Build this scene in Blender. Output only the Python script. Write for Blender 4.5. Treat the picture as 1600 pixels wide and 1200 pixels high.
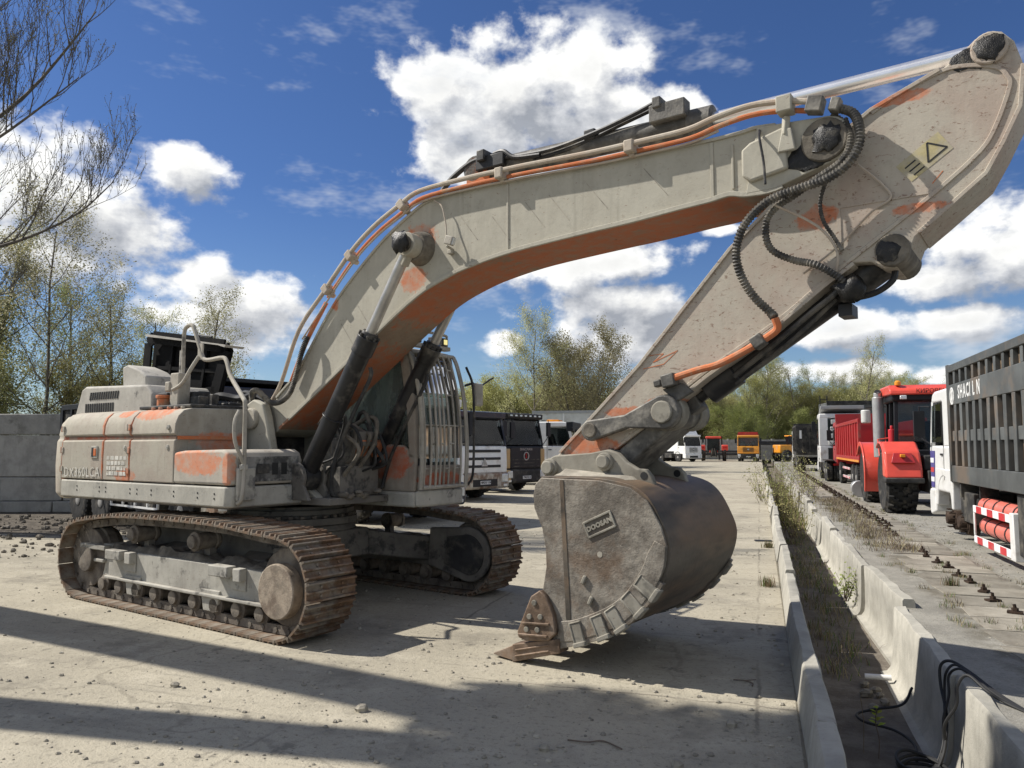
import bpy, bmesh, math, random
from mathutils import Vector, Matrix, noise as mnoise
for o in list(bpy.data.objects): bpy.data.objects.remove(o)
random.seed(7)
S = bpy.context.scene
COL = S.collection
R = math.radians

# ------------------------------------------------------------------ camera
cd = bpy.data.cameras.new('camera'); cam = bpy.data.objects.new('camera', cd); COL.objects.link(cam)
cd.sensor_width = 36.0; cd.lens = 1202.0 / 1600.0 * 36.0
cd.clip_start = 0.05; cd.clip_end = 3000
EYE = 1.85
cam.location = (0, 0, EYE); cam.rotation_euler = (R(90 + 4.614), 0, 0)
S.camera = cam

# ------------------------------------------------------------------ light
SUN_EL = 46.0
LH = 13.0                                   # light travels to the right and 13 degrees towards the viewer
sd = bpy.data.lights.new('sun', 'SUN'); sun = bpy.data.objects.new('sun', sd); COL.objects.link(sun)
sd.energy = 5.0; sd.angle = R(0.53); sd.color = (1.0, 0.95, 0.875)
ldir = Vector((math.cos(R(LH)) * math.cos(R(SUN_EL)), -math.sin(R(LH)) * math.cos(R(SUN_EL)), -math.sin(R(SUN_EL))))
sun.rotation_euler = ldir.to_track_quat('-Z', 'Y').to_euler()
S.view_settings.view_transform = 'Standard'; S.view_settings.look = 'None'
S.view_settings.exposure = 0.3; S.view_settings.gamma = 1.0
S.view_settings.use_curve_mapping = False

# ------------------------------------------------------------------ sky with cumulus
W = bpy.data.worlds.new('World'); S.world = W; W.use_nodes = True
def cloud_group(CL):
    g = bpy.data.node_groups.new('cloud_density', 'ShaderNodeTree')
    g.interface.new_socket('az', in_out='INPUT', socket_type='NodeSocketFloat')
    g.interface.new_socket('el', in_out='INPUT', socket_type='NodeSocketFloat')
    g.interface.new_socket('density', in_out='OUTPUT', socket_type='NodeSocketFloat')
    G = lambda t, **k: _n(g, t, k)
    gi = G('NodeGroupInput'); go = G('NodeGroupOutput')
    def m(op, a, b=None, c=None):
        n = G('ShaderNodeMath', operation=op)
        for i, v in enumerate((a, b, c)):
            if v is None: continue
            if isinstance(v, (int, float)): n.inputs[i].default_value = v
            else: g.links.new(v, n.inputs[i])
        return n.outputs[0]
    az, el = gi.outputs[0], gi.outputs[1]
    cmb = G('ShaderNodeCombineXYZ'); g.links.new(az, cmb.inputs[0]); g.links.new(el, cmb.inputs[1])
    def nz(scale, det, rough, off):
        n = G('ShaderNodeTexNoise'); n.noise_dimensions = '2D'
        n.inputs['Scale'].default_value = scale; n.inputs['Detail'].default_value = det; n.inputs['Roughness'].default_value = rough
        ad = G('ShaderNodeVectorMath', operation='ADD'); g.links.new(cmb.outputs[0], ad.inputs[0]); ad.inputs[1].default_value = (off, off * 1.7, 0)
        mp = G('ShaderNodeVectorMath', operation='MULTIPLY'); g.links.new(ad.outputs[0], mp.inputs[0]); mp.inputs[1].default_value = (1, 1.45, 1)
        g.links.new(mp.outputs[0], n.inputs['Vector']); return n.outputs[0]
    n1 = nz(0.27, 5, 0.56, 11.3); n2 = nz(0.11, 2, 0.5, 3.1)
    best = None
    for a, e, wa, we in CL:
        k1, k2 = 1 / (wa * 1.28), 1 / (we * 1.38)
        vm = G('ShaderNodeVectorMath', operation='MULTIPLY_ADD'); g.links.new(cmb.outputs[0], vm.inputs[0]); vm.inputs[1].default_value = (k1, k2, 0); vm.inputs[2].default_value = (-a*k1, -e*k2, 0)
        ln = G('ShaderNodeVectorMath', operation='LENGTH'); g.links.new(vm.outputs[0], ln.inputs[0]); f = ln.outputs['Value']
        best = f if best is None else m('SMOOTH_MIN', best, f, 0.12)
    best = m('MULTIPLY', m('MAXIMUM', m('SUBTRACT', 1.0, best), -0.6), 1.45)
    d = m('ADD', best, m('MULTIPLY', m('SUBTRACT', n1, 0.51), 2.5))
    d = m('ADD', d, m('MULTIPLY', m('SUBTRACT', n2, 0.5), 0.5))
    g.links.new(d, go.inputs[0])
    return g
def build_world():
    nt = W.node_tree; nt.nodes.clear()
    N = lambda t, **k: _n(nt, t, k)
    FAR = [(46,15,9,4.5),(-46,15,8,4.5),(-62,14,10,5),(72,16,13,7),(-88,20,15,9),(108,20,17,10),(-122,22,16,10),(158,20,20,11),(-162,20,18,10),(62,46,22,9),(-70,48,24,9),(140,50,26,10),(-140,52,26,10)]
    CL = [(-4.9,25.5,4.7,2.0),(-0.5,24.3,6.4,3.9),(4.9,26.5,5.3,2.6),(7.8,23.3,4.8,2.9),(11.9,23.8,2.6,1.6),(-3.9,20.6,2.9,1.7),(-32.2,16.3,4.8,2.9),(-28.1,14.3,3.9,2.2),(-32.1,12.4,4.0,1.6),(-23.3,18.5,2.6,1.5),(-21.2,10.7,5.0,1.7),(-22.8,9.1,3.4,1.3),(-18.6,9.1,3.5,2.5),(6.3,13.3,6.1,1.7),(7.7,10.2,7.0,1.9),(9.5,7.8,5.5,1.9),(-0.5,7.7,1.4,0.8),(32.6,12.3,4.2,2.1),(29.5,10.7,3.2,1.2),(30.5,7.9,3.4,0.9),(23.8,8.0,3.6,1.3),(23.1,5.1,3.7,0.7),(29.6,4.6,1.6,0.5),(15.6,15.5,1.4,0.4)] + FAR
    CO = [(1.5,24.2,10.0,3.9),(-30.5,14.8,6.0,3.4),(-23.3,18.5,2.6,1.5),(-20.6,9.9,5.4,2.5),(7.4,10.6,7.6,3.8),(31.5,11.6,5.0,2.3),(30.5,7.9,3.4,0.9),(23.8,8.0,3.6,1.3),(23.1,5.1,3.7,0.7)] + FAR
    g0 = cloud_group(CL); g1 = cloud_group(CO)
    tc = N('ShaderNodeTexCoord'); sep = N('ShaderNodeSeparateXYZ'); nt.links.new(tc.outputs['Generated'], sep.inputs[0])
    def M(op, a, b=None):
        n = N('ShaderNodeMath', operation=op)
        for i, v in enumerate((a, b)):
            if v is None: continue
            if isinstance(v, (int, float)): n.inputs[i].default_value = v
            else: nt.links.new(v, n.inputs[i])
        return n.outputs[0]
    AZ = M('MULTIPLY', M('ARCTAN2', sep.outputs[0], sep.outputs[1]), 57.29578)
    EL = M('MULTIPLY', M('ARCSINE', sep.outputs[2]), 57.29578)
    def dens(da, de, g):
        n = N('ShaderNodeGroup'); n.node_tree = g
        nt.links.new(M('ADD', AZ, da), n.inputs[0]); nt.links.new(M('ADD', EL, de), n.inputs[1]); return n.outputs[0]
    d0 = dens(0, 0, g0); d1 = dens(-0.9, 1.3, g1)
    mask = N('ShaderNodeMapRange'); mask.interpolation_type = 'SMOOTHSTEP'
    nt.links.new(d0, mask.inputs[0]); mask.inputs[1].default_value = -0.12; mask.inputs[2].default_value = 0.66
    shade = N('ShaderNodeMapRange'); nt.links.new(M('SUBTRACT', M('MULTIPLY', d0, 0.55), M('MULTIPLY', d1, 0.80)), shade.inputs[0])
    shade.inputs[1].default_value = -0.62; shade.inputs[2].default_value = 0.22
    thick = N('ShaderNodeMapRange'); nt.links.new(d0, thick.inputs[0]); thick.inputs[1].default_value = 0.5; thick.inputs[2].default_value = 2.0
    thick.inputs[3].default_value = 1.0; thick.inputs[4].default_value = 0.78
    ramp = N('ShaderNodeValToRGB'); nt.links.new(shade.outputs[0], ramp.inputs[0])
    cr = ramp.color_ramp; cr.elements[0].color = (4.3, 4.6, 5.2, 1); cr.elements[1].color = (12.0, 12.0, 11.8, 1)
    e_ = cr.elements.new(0.5); e_.color = (7.6, 7.8, 8.2, 1)
    mul = N('ShaderNodeVectorMath', operation='SCALE'); nt.links.new(ramp.outputs[0], mul.inputs[0]); nt.links.new(thick.outputs[0], mul.inputs[3])
    sky = N('ShaderNodeTexSky'); sky.sky_type = 'NISHITA'; sky.sun_disc = False
    sky.sun_elevation = R(SUN_EL); sky.sun_rotation = R(-90 + LH)
    sky.altitude = 200; sky.air_density = 1.0; sky.dust_density = 0.45; sky.ozone_density = 2.2
    tint = N('ShaderNodeVectorMath', operation='MULTIPLY'); nt.links.new(sky.outputs[0], tint.inputs[0]); tz = N('ShaderNodeMapRange'); tz.interpolation_type = 'SMOOTHSTEP'; nt.links.new(sep.outputs[2], tz.inputs[0]); tz.inputs[1].default_value = 0.02; tz.inputs[2].default_value = 0.34
    tm = N('ShaderNodeMixRGB'); nt.links.new(tz.outputs[0], tm.inputs[0]); tm.inputs[1].default_value = (0.80, 0.92, 1.08, 1); tm.inputs[2].default_value = (0.50, 0.68, 1.0, 1); nt.links.new(tm.outputs[0], tint.inputs[1])
    mix = N('ShaderNodeMixRGB'); nt.links.new(mask.outputs[0], mix.inputs[0]); nt.links.new(tint.outputs[0], mix.inputs[1]); nt.links.new(mul.outputs[0], mix.inputs[2])
    cv = N('ShaderNodeCombineXYZ'); nt.links.new(M('MULTIPLY', AZ, 0.6), cv.inputs[0]); nt.links.new(M('MULTIPLY', EL, 1.5), cv.inputs[1])
    cn = N('ShaderNodeTexNoise'); cn.noise_dimensions = '2D'; nt.links.new(cv.outputs[0], cn.inputs['Vector']); cn.inputs['Scale'].default_value = 0.13; cn.inputs['Detail'].default_value = 5; cn.inputs['Roughness'].default_value = 0.66
    cm = N('ShaderNodeMapRange'); cm.interpolation_type = 'SMOOTHSTEP'; nt.links.new(cn.outputs[0], cm.inputs[0]); cm.inputs[1].default_value = 0.54; cm.inputs[2].default_value = 0.80; cm.inputs[4].default_value = 0.55
    mx2 = N('ShaderNodeMixRGB'); nt.links.new(cm.outputs[0], mx2.inputs[0]); nt.links.new(mix.outputs[0], mx2.inputs[1]); mx2.inputs[2].default_value = (8.2, 8.6, 9.2, 1); mix = mx2
    bg = N('ShaderNodeBackground'); bg.inputs[1].default_value = 0.075
    nt.links.new(mix.outputs[0], bg.inputs[0])
    out = N('ShaderNodeOutputWorld'); nt.links.new(bg.outputs[0], out.inputs[0])
def _n(nt, t, k):
    n = nt.nodes.new(t)
    for a, b in k.items(): setattr(n, a, b)
    return n
build_world()
W.cycles.sampling_method = 'NONE'
S.cycles.max_bounces = 4; S.cycles.diffuse_bounces = 2; S.cycles.glossy_bounces = 2; S.cycles.transparent_max_bounces = 16

# ------------------------------------------------------------------ mesh helpers
def V(*a): return Vector(a)
class MB:
    def __init__(s): s.v = []; s.f = []; s.m = []
    def add(s, vs, fs, m=0):
        b = len(s.v); s.v += [tuple(x) for x in vs]
        for f in fs: s.f.append(tuple(b + i for i in f)); s.m.append(m)
        return s
    def hexa(s, p, m=0):                    # bottom ring 0-3, top ring 4-7
        return s.add(p, [(3,2,1,0),(4,5,6,7),(0,1,5,4),(1,2,6,5),(2,3,7,6),(3,0,4,7)], m)
    def box(s, x0, x1, y0, y1, z0, z1, m=0):
        return s.hexa([(x0,y0,z0),(x1,y0,z0),(x1,y1,z0),(x0,y1,z0),(x0,y0,z1),(x1,y0,z1),(x1,y1,z1),(x0,y1,z1)], m)
    def obox(s, c, sx, sy, sz, mat, m=0):   # oriented box
        P = [(-1,-1,-1),(1,-1,-1),(1,1,-1),(-1,1,-1),(-1,-1,1),(1,-1,1),(1,1,1),(-1,1,1)]
        return s.hexa([Vector(c) + mat @ Vector((a*sx/2, b*sy/2, d*sz/2)) for a, b, d in P], m)
    def bar(s, p0, p1, w, h, up=(0,0,1), m=0):
        p0, p1 = Vector(p0), Vector(p1); x = (p1 - p0).normalized(); y = Vector(up).cross(x)
        if y.length < 1e-4: y = Vector((0,1,0))
        y.normalize(); z = x.cross(y); q = []
        for P in (p0, p1):
            q.append([P + y*a*w/2 + z*b*h/2 for a, b in ((-1,-1),(1,-1),(1,1),(-1,1))])
        return s.add(q[0] + q[1], [(0,1,2,3),(7,6,5,4),(0,4,5,1),(1,5,6,2),(2,6,7,3),(3,7,4,0)], m)
    def prism(s, poly, y0, y1, m=0, ax='xz'):   # outline in xz (or yz / xy) pushed along the third axis
        n = len(poly)
        a = sum(poly[i][0]*poly[(i+1)%n][1] - poly[(i+1)%n][0]*poly[i][1] for i in range(n))
        if a < 0: poly = poly[::-1]
        def mk(p, t):
            return (p[0], t, p[1]) if ax == 'xz' else ((t, p[0], p[1]) if ax == 'yz' else (p[0], p[1], t))
        A = [mk(p, y0) for p in poly]; B = [mk(p, y1) for p in poly]
        fs = [tuple(range(n)), tuple(range(2*n-1, n-1, -1))] + [(i, i+n, (i+1)%n+n, (i+1)%n) for i in range(n)]
        if ax != 'xz': fs = [f[::-1] for f in fs]
        return s.add(A + B, fs, m)
    def cyl(s, p0, p1, r0, r1=None, n=14, m=0, caps=True):
        p0, p1 = Vector(p0), Vector(p1); r1 = r0 if r1 is None else r1
        q = (p1 - p0).to_track_quat('Z', 'Y'); vs = []
        for P, r in ((p0, r0), (p1, r1)):
            vs += [P + q @ Vector((r*math.cos(2*math.pi*i/n), r*math.sin(2*math.pi*i/n), 0)) for i in range(n)]
        fs = [(i, (i+1)%n, (i+1)%n+n, i+n) for i in range(n)]
        if caps: fs += [tuple(range(n-1, -1, -1)), tuple(range(n, 2*n))]
        return s.add(vs, fs, m)
    def lathe(s, prof, o, axis, n=20, m=0):     # prof: (radius, height along the axis)
        o = Vector(o); q = Vector(axis).to_track_quat('Z', 'Y'); vs = []; fs = []
        for r, h in prof: vs += [o + q @ Vector((r*math.cos(2*math.pi*i/n), r*math.sin(2*math.pi*i/n), h)) for i in range(n)]
        for k in range(len(prof)-1):
            for i in range(n): fs.append((k*n+i, k*n+(i+1)%n, (k+1)*n+(i+1)%n, (k+1)*n+i))
        if prof[0][0] > 1e-5: fs.append(tuple(range(n-1, -1, -1)))
        if prof[-1][0] > 1e-5: fs.append(tuple(range((len(prof)-1)*n, len(prof)*n)))
        return s.add(vs, fs, m)
    def tube(s, path, r, n=8, m=0, rf=None, caps=True):
        P = [Vector(p) for p in path]; L = len(P); vs = []; fs = []; up = None
        for k in range(L):
            t = (P[min(k+1, L-1)] - P[max(k-1, 0)]).normalized()
            if up is None:
                up = t.orthogonal().normalized()
            else:
                up = (up - t * up.dot(t)).normalized()
            b = t.cross(up); rr = rf(k / (L-1)) if rf else r
            if callable(r): rr = r(k)
            vs += [P[k] + (up*math.cos(2*math.pi*i/n) + b*math.sin(2*math.pi*i/n)) * rr for i in range(n)]
        for k in range(L-1):
            for i in range(n): fs.append((k*n+i, k*n+(i+1)%n, (k+1)*n+(i+1)%n, (k+1)*n+i))
        if caps: fs += [tuple(range(n-1, -1, -1)), tuple(range((L-1)*n, L*n))]
        return s.add(vs, fs, m)
    def quad(s, a, b, c, d, m=0): return s.add([a, b, c, d], [(0,1,2,3)], m)
    def mesh(s, name, mats, smooth=35):
        me = bpy.data.meshes.new(name); me.from_pydata(s.v, [], s.f); me.update()
        for mt in (mats if isinstance(mats, (list, tuple)) else [mats]): me.materials.append(mt)
        if len(s.f) < 6000:
            bm = bmesh.new(); bm.from_mesh(me); bmesh.ops.recalc_face_normals(bm, faces=bm.faces); bm.to_mesh(me); bm.free()
        if any(s.m): me.polygons.foreach_set('material_index', s.m)
        if smooth:
            me.polygons.foreach_set('use_smooth', [True]*len(me.polygons)); me.set_sharp_from_angle(angle=R(smooth))
        return me
    def build(s, name, mats, parent=None, bevel=0, seg=2, smooth=35):
        o = bpy.data.objects.new(name, s.mesh(name, mats, smooth)); COL.objects.link(o)
        if parent: o.parent = parent
        if bevel:
            b = o.modifiers.new('bevel', 'BEVEL'); b.width = bevel; b.segments = seg; b.limit_method = 'ANGLE'; b.angle_limit = R(35)
            b.harden_normals = False
        return o
def empty(name, loc=(0,0,0), rz=0, label=None, cat=None, group=None):
    o = bpy.data.objects.new(name, None); COL.objects.link(o); o.empty_display_size = 0.2
    o.location = loc; o.rotation_euler = (0, 0, rz); return tag(o, label, cat, group)
def tag(o, label=None, cat=None, group=None, kind=None):
    if label: o['label'] = label
    if cat: o['category'] = cat
    if group: o['group'] = group
    if kind: o['kind'] = kind
    return o
def link(name, me, parent=None, M=None):
    o = bpy.data.objects.new(name, me); COL.objects.link(o)
    if parent: o.parent = parent
    if M is not None: o.matrix_basis = M
    return o
def spline(pts, k=6):                       # Catmull-Rom through the points
    P = [Vector(p) for p in pts]; P = [2*P[0]-P[1]] + P + [2*P[-1]-P[-2]]; out = []
    for i in range(1, len(P)-2):
        a, b, c, d = P[i-1], P[i], P[i+1], P[i+2]
        for j in range(k):
            t = j / k; out.append(0.5*((2*b) + (c-a)*t + (2*a-5*b+4*c-d)*t*t + (3*b-a-3*c+d)*t**3))
    return out + [P[-2]]
def resample(path, step):
    P = [Vector(p) for p in path]; out = [P[0]]; acc = 0
    for a, b in zip(P, P[1:]):
        L = (b-a).length; t = step - acc
        while t <= L:
            out.append(a + (b-a)*(t/L)); t += step
        acc = (acc + L) % step if L + acc >= step else acc + L
    return out
def text(name, s, mat, parent, M, size, extrude=0.002, spacing=1.0, bold=0.0, xs=1.0):
    c = bpy.data.curves.new(name, 'FONT'); c.body = s; c.size = size; c.extrude = extrude; c.align_x = 'CENTER'; c.align_y = 'CENTER'
    c.space_character = spacing; c.offset = bold; c.resolution_u = 2
    t = bpy.data.objects.new(name, c); COL.objects.link(t)
    dg = bpy.context.evaluated_depsgraph_get(); me = bpy.data.meshes.new_from_object(t.evaluated_get(dg))
    bpy.data.objects.remove(t); bpy.data.curves.remove(c)
    me.materials.clear(); me.materials.append(mat)
    return link(name, me, parent, M @ Matrix.Diagonal((xs, 1, 1, 1)))
def frame(o, x, y):                         # matrix with given x and y axes
    x = Vector(x).normalized(); y = Vector(y); y = (y - x*y.dot(x)).normalized(); z = x.cross(y)
    M = Matrix((x, y, z)).transposed().to_4x4(); M.translation = Vector(o); return M

# ------------------------------------------------------------------ materials
def shader(name):
    m = bpy.data.materials.new(name); m.use_nodes = True; nt = m.node_tree; nt.nodes.clear()
    out = nt.nodes.new('ShaderNodeOutputMaterial'); b = nt.nodes.new('ShaderNodeBsdfPrincipled'); nt.links.new(b.outputs[0], out.inputs[0])
    return m, nt, b
def c4(c): return (c[0], c[1], c[2], 1)
class NT:
    def __init__(s, nt, coord='Object'):
        s.nt = nt; t = nt.nodes.new('ShaderNodeTexCoord')
        if coord == 'World':
            g = nt.nodes.new('ShaderNodeNewGeometry'); s.co = g.outputs['Position']
        else: s.co = t.outputs[coord]
    def L(s, a, b): s.nt.links.new(a, b)
    def scaled(s, v):
        if v == (1,1,1): return s.co
        n = s.nt.nodes.new('ShaderNodeVectorMath'); n.operation = 'MULTIPLY'; s.L(s.co, n.inputs[0]); n.inputs[1].default_value = v; return n.outputs[0]
    def noise(s, scale, detail=4, rough=0.55, st=(1,1,1), seed=0.0, dist=0.0):
        n = s.nt.nodes.new('ShaderNodeTexNoise'); v = s.scaled(st)
        if seed:
            a = s.nt.nodes.new('ShaderNodeVectorMath'); a.operation = 'ADD'; s.L(v, a.inputs[0]); a.inputs[1].default_value = (seed, seed*1.3, -seed); v = a.outputs[0]
        s.L(v, n.inputs['Vector']); n.inputs['Scale'].default_value = scale; n.inputs['Detail'].default_value = min(detail, 4)
        n.inputs['Roughness'].default_value = rough; n.inputs['Distortion'].default_value = dist; return n.outputs[0]
    def math(s, op, a, b=None, c=None):
        n = s.nt.nodes.new('ShaderNodeMath'); n.operation = op
        for i, v in enumerate((a, b, c)):
            if v is None: continue
            if isinstance(v, (int, float)): n.inputs[i].default_value = v
            else: s.L(v, n.inputs[i])
        return n.outputs[0]
    def step(s, v, lo, hi):
        n = s.nt.nodes.new('ShaderNodeMapRange'); n.interpolation_type = 'SMOOTHSTEP'; s.L(v, n.inputs[0]); n.inputs[1].default_value = lo; n.inputs[2].default_value = hi; return n.outputs[0]
    def mix(s, f, a, b):
        n = s.nt.nodes.new('ShaderNodeMixRGB')
        if isinstance(f, (int, float)): n.inputs[0].default_value = f
        else: s.L(f, n.inputs[0])
        for i, v in ((1, a), (2, b)):
            if isinstance(v, tuple): n.inputs[i].default_value = c4(v)
            else: s.L(v, n.inputs[i])
        return n.outputs[0]
    def bump(s, b, h, strength, dist=0.01):
        n = s.nt.nodes.new('ShaderNodeBump'); n.inputs['Strength'].default_value = strength; n.inputs['Distance'].default_value = dist
        s.L(h, n.inputs['Height']); s.L(n.outputs[0], b.inputs['Normal'])
    def spots(s, lst, wob=0.5, nscale=5):   # worn patches at given places: (x, y, z, radius x, radius y, radius z)
        nn = s.noise(nscale, 5, 0.65, seed=4.1); best = None
        for x, y, z, rx, ry, rz in lst:
            a = s.nt.nodes.new('ShaderNodeVectorMath'); a.operation = 'SUBTRACT'; s.L(s.co, a.inputs[0]); a.inputs[1].default_value = (x, y, z)
            d = s.nt.nodes.new('ShaderNodeVectorMath'); d.operation = 'DIVIDE'; s.L(a.outputs[0], d.inputs[0]); d.inputs[1].default_value = (rx, ry, rz)
            l = s.nt.nodes.new('ShaderNodeVectorMath'); l.operation = 'LENGTH'; s.L(d.outputs[0], l.inputs[0])
            f = s.math('SUBTRACT', 1.0, l.outputs['Value']); best = f if best is None else s.math('MAXIMUM', best, f)
        best = s.math('MAXIMUM', best, -1.0)
        return s.math('ADD', best, s.math('MULTIPLY', s.math('SUBTRACT', nn, 0.5), wob * 2.4))
def simple(name, c, rough=0.6, metal=0.0, var=0.18, scale=6, bump=0.15, dirt=None, dirt_amt=0.35, spec=0.4, st=(1,1,1), coat=0, rnd=0):
    m, nt, b = shader(name); k = NT(nt)
    a = tuple(max(0, x*(1-var)) for x in c); d = tuple(min(1, x*(1+var)) for x in c)
    col = k.mix(k.step(k.noise(scale, 5, 0.6, st), 0.3, 0.7), a, d)
    if dirt: col = k.mix(k.math('MULTIPLY', k.step(k.noise(scale*0.6, 6, 0.68, st, seed=9.0), 0.62-dirt_amt*0.45, 0.80-dirt_amt*0.3), 0.85), col, dirt)
    if rnd:
        oi = nt.nodes.new('ShaderNodeObjectInfo'); hs = nt.nodes.new('ShaderNodeHueSaturation'); k.L(col, hs.inputs['Color'])
        k.L(k.math('ADD', k.math('MULTIPLY', oi.outputs['Random'], rnd), 1 - rnd/2), hs.inputs['Value']); col = hs.outputs[0]
    k.L(col, b.inputs['Base Color']); b.inputs['Roughness'].default_value = rough; b.inputs['Metallic'].default_value = metal
    b.inputs['Specular IOR Level'].default_value = spec
    if coat: b.inputs['Coat Weight'].default_value = coat; b.inputs['Coat Roughness'].default_value = 0.12
    if bump: k.bump(b, k.noise(scale*7, 2, 0.6, seed=2.0), bump, 0.004)
    return m
DUST = (0.40, 0.365, 0.295); DUST2 = (0.30, 0.275, 0.225); ORANGE = (0.56, 0.155, 0.055); GREYP = (0.12, 0.125, 0.125)
def dusty(name, under=ORANGE, spots=(), general=0.0, flake=0.655, dust=DUST, dust2=DUST2, dark=0.25, st=(1,1,1), scratch=True, wob=0.5, streak=0.5):
    """mud dust dried over paint: the paint shows through at worn patches"""
    m, nt, b = shader(name); k = NT(nt)
    col = k.mix(k.step(k.noise(2.2, 6, 0.65, st), 0.35, 0.7), dust, dust2)
    col = k.mix(k.math('MULTIPLY', k.step(k.noise(7, 5, 0.6, (1.0, 1.0, 0.16), seed=7), 0.5, 0.75), streak), col, tuple(x*1.18 for x in dust))
    col = k.mix(k.math('MULTIPLY', k.step(k.noise(4.5, 4, 0.7, (1.4, 1.4, 0.10), seed=63), 0.55, 0.78), 0.42), col, tuple(x*0.58 for x in dust2))
    col = k.mix(k.math('MULTIPLY', k.step(k.noise(13, 4, 0.75, seed=73), 0.5, 0.7), 0.22), col, tuple(x*0.6 for x in dust2))
    col = k.mix(k.math('MULTIPLY', k.step(k.noise(1.3, 7, 0.72, st, seed=13), 0.60-dark*0.3, 0.74), 0.55*min(1, dark*3)), col, tuple(x*0.42 for x in dust))
    if spots:
        f = k.step(k.math('ADD', k.spots(spots, wob), k.math('MULTIPLY', k.math('SUBTRACT', k.noise(19, 4, 0.7, seed=55), 0.5), 0.9)), 0.0, 0.26); und = k.mix(k.step(k.noise(9, 4, 0.6, seed=21), 0.35, 0.75), under, tuple(0.30*u + 0.70*d for u, d in zip(under, dust)))
        col = k.mix(k.math('MULTIPLY', f, 0.82), col, und)
    if general:
        f = k.step(k.noise(2.6, 8, 0.72, st, seed=31), 0.70-general, 0.80-general)
        col = k.mix(k.math('MULTIPLY', f, 0.85), col, k.mix(k.step(k.noise(11, 3, 0.6, seed=3), 0.4, 0.7), under, tuple(0.55*u+0.45*d for u, d in zip(under, dust))))
    if scratch:
        f = k.step(k.noise(17, 3, 0.75, (1, 1, 2.2), seed=41, dist=0.8), flake, flake+0.045)
        col = k.mix(k.math('MULTIPLY', f, 0.7), col, (0.17, 0.095, 0.065))
    k.L(col, b.inputs['Base Color']); b.inputs['Roughness'].default_value = 0.82; b.inputs['Specular IOR Level'].default_value = 0.25
    k.bump(b, k.noise(26, 3, 0.75), 0.35, 0.006)
    return m
def glass(name, tint, dirt=(0.35,0.32,0.27), amount=0.25, rough=0.04):
    m = bpy.data.materials.new(name); m.use_nodes = True; nt = m.node_tree; nt.nodes.clear(); k = NT(nt)
    out = nt.nodes.new('ShaderNodeOutputMaterial'); tr = nt.nodes.new('ShaderNodeBsdfTransparent'); tr.inputs[0].default_value = c4(tint)
    gl = nt.nodes.new('ShaderNodeBsdfGlossy'); gl.inputs['Roughness'].default_value = rough
    fr = nt.nodes.new('ShaderNodeFresnel'); fr.inputs[0].default_value = 1.5
    m1 = nt.nodes.new('ShaderNodeMixShader'); k.L(fr.outputs[0], m1.inputs[0]); k.L(tr.outputs[0], m1.inputs[1]); k.L(gl.outputs[0], m1.inputs[2])
    df = nt.nodes.new('ShaderNodeBsdfTranslucent'); df.inputs[0].default_value = c4(dirt)
    f = k.math('ADD', k.math('MULTIPLY', k.step(k.noise(5, 6, 0.7, (1,1,0.3)), 0.38, 0.72), amount), amount * 0.35)
    m2 = nt.nodes.new('ShaderNodeMixShader'); k.L(f, m2.inputs[0]); k.L(m1.outputs[0], m2.inputs[1]); k.L(df.outputs[0], m2.inputs[2])
    k.L(m2.outputs[0], out.inputs[0]); return m
MT = {}
MT['black'] = simple('black_steel', (0.022,0.022,0.023), 0.5, 0, 0.3, 5, 0.2, (0.16,0.145,0.12), 0.15)
MT['blackdust'] = simple('dusty_black', (0.032,0.032,0.032), 0.7, 0, 0.3, 5, 0.3, (0.15,0.135,0.11), 0.38)
MT['rubber'] = simple('rubber', (0.022,0.021,0.02), 0.8, 0, 0.3, 8, 0.3, (0.13,0.12,0.10), 0.3)
MT['hose'] = simple('hose_rubber', (0.05,0.048,0.045), 0.65, 0, 0.3, 9, 0.2, (0.26,0.235,0.19), 0.45)
MT['chrome'] = simple('chrome_rod', (0.85,0.85,0.86), 0.30, 0.8, 0.05, 5, 0.02)
MT['rod'] = simple('dusty_rod', (0.42,0.41,0.39), 0.38, 0.6, 0.15, 5, 0.05, (0.30,0.275,0.225), 0.35)
MT['grease'] = simple('grease', (0.012,0.011,0.010), 0.38, 0, 0.5, 20, 1.0, (0.09,0.08,0.06), 0.2)
MT['mud'] = simple('dried_mud', (0.17,0.15,0.12), 0.95, 0, 0.35, 7, 1.0, (0.09,0.08,0.065), 0.4)
MT['mudlight'] = simple('pale_mud', (0.36,0.33,0.27), 0.95, 0, 0.25, 5, 0.8, (0.2,0.18,0.15), 0.3)
MT['glass_dark'] = simple('dark_glass', (0.008,0.010,0.012), 0.06, 0, 0.4, 1.5, 0, (0.02,0.02,0.019), 0.12, spec=0.5)
MT['tyre'] = simple('tyre_rubber', (0.02,0.02,0.02), 0.85, 0, 0.3, 7, 0.5, (0.10,0.09,0.075), 0.3)
MT['rim'] = simple('wheel_rim', (0.35,0.34,0.32), 0.55, 0.1, 0.2, 5, 0.1, (0.2,0.18,0.15), 0.4)
MT['white'] = simple('white_paint', (0.74,0.74,0.72), 0.35, 0, 0.05, 3, 0.03, (0.42,0.39,0.34), 0.15, coat=0.3)
MT['plate'] = simple('plate_white', (0.75,0.75,0.74), 0.5, 0, 0.05, 3, 0)
MT['ink'] = simple('print_black', (0.02,0.02,0.02), 0.6, 0, 0.1, 3, 0)
MT['lamp'] = simple('headlamp', (0.62,0.63,0.62), 0.12, 0.2, 0.15, 6, 0.1, spec=0.8)
MT['amber'] = simple('amber_lens', (0.8,0.30,0.03), 0.25, 0, 0.1, 4, 0)
MT['redlens'] = simple('red_lens', (0.55,0.02,0.02), 0.25, 0, 0.1, 4, 0)

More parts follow.
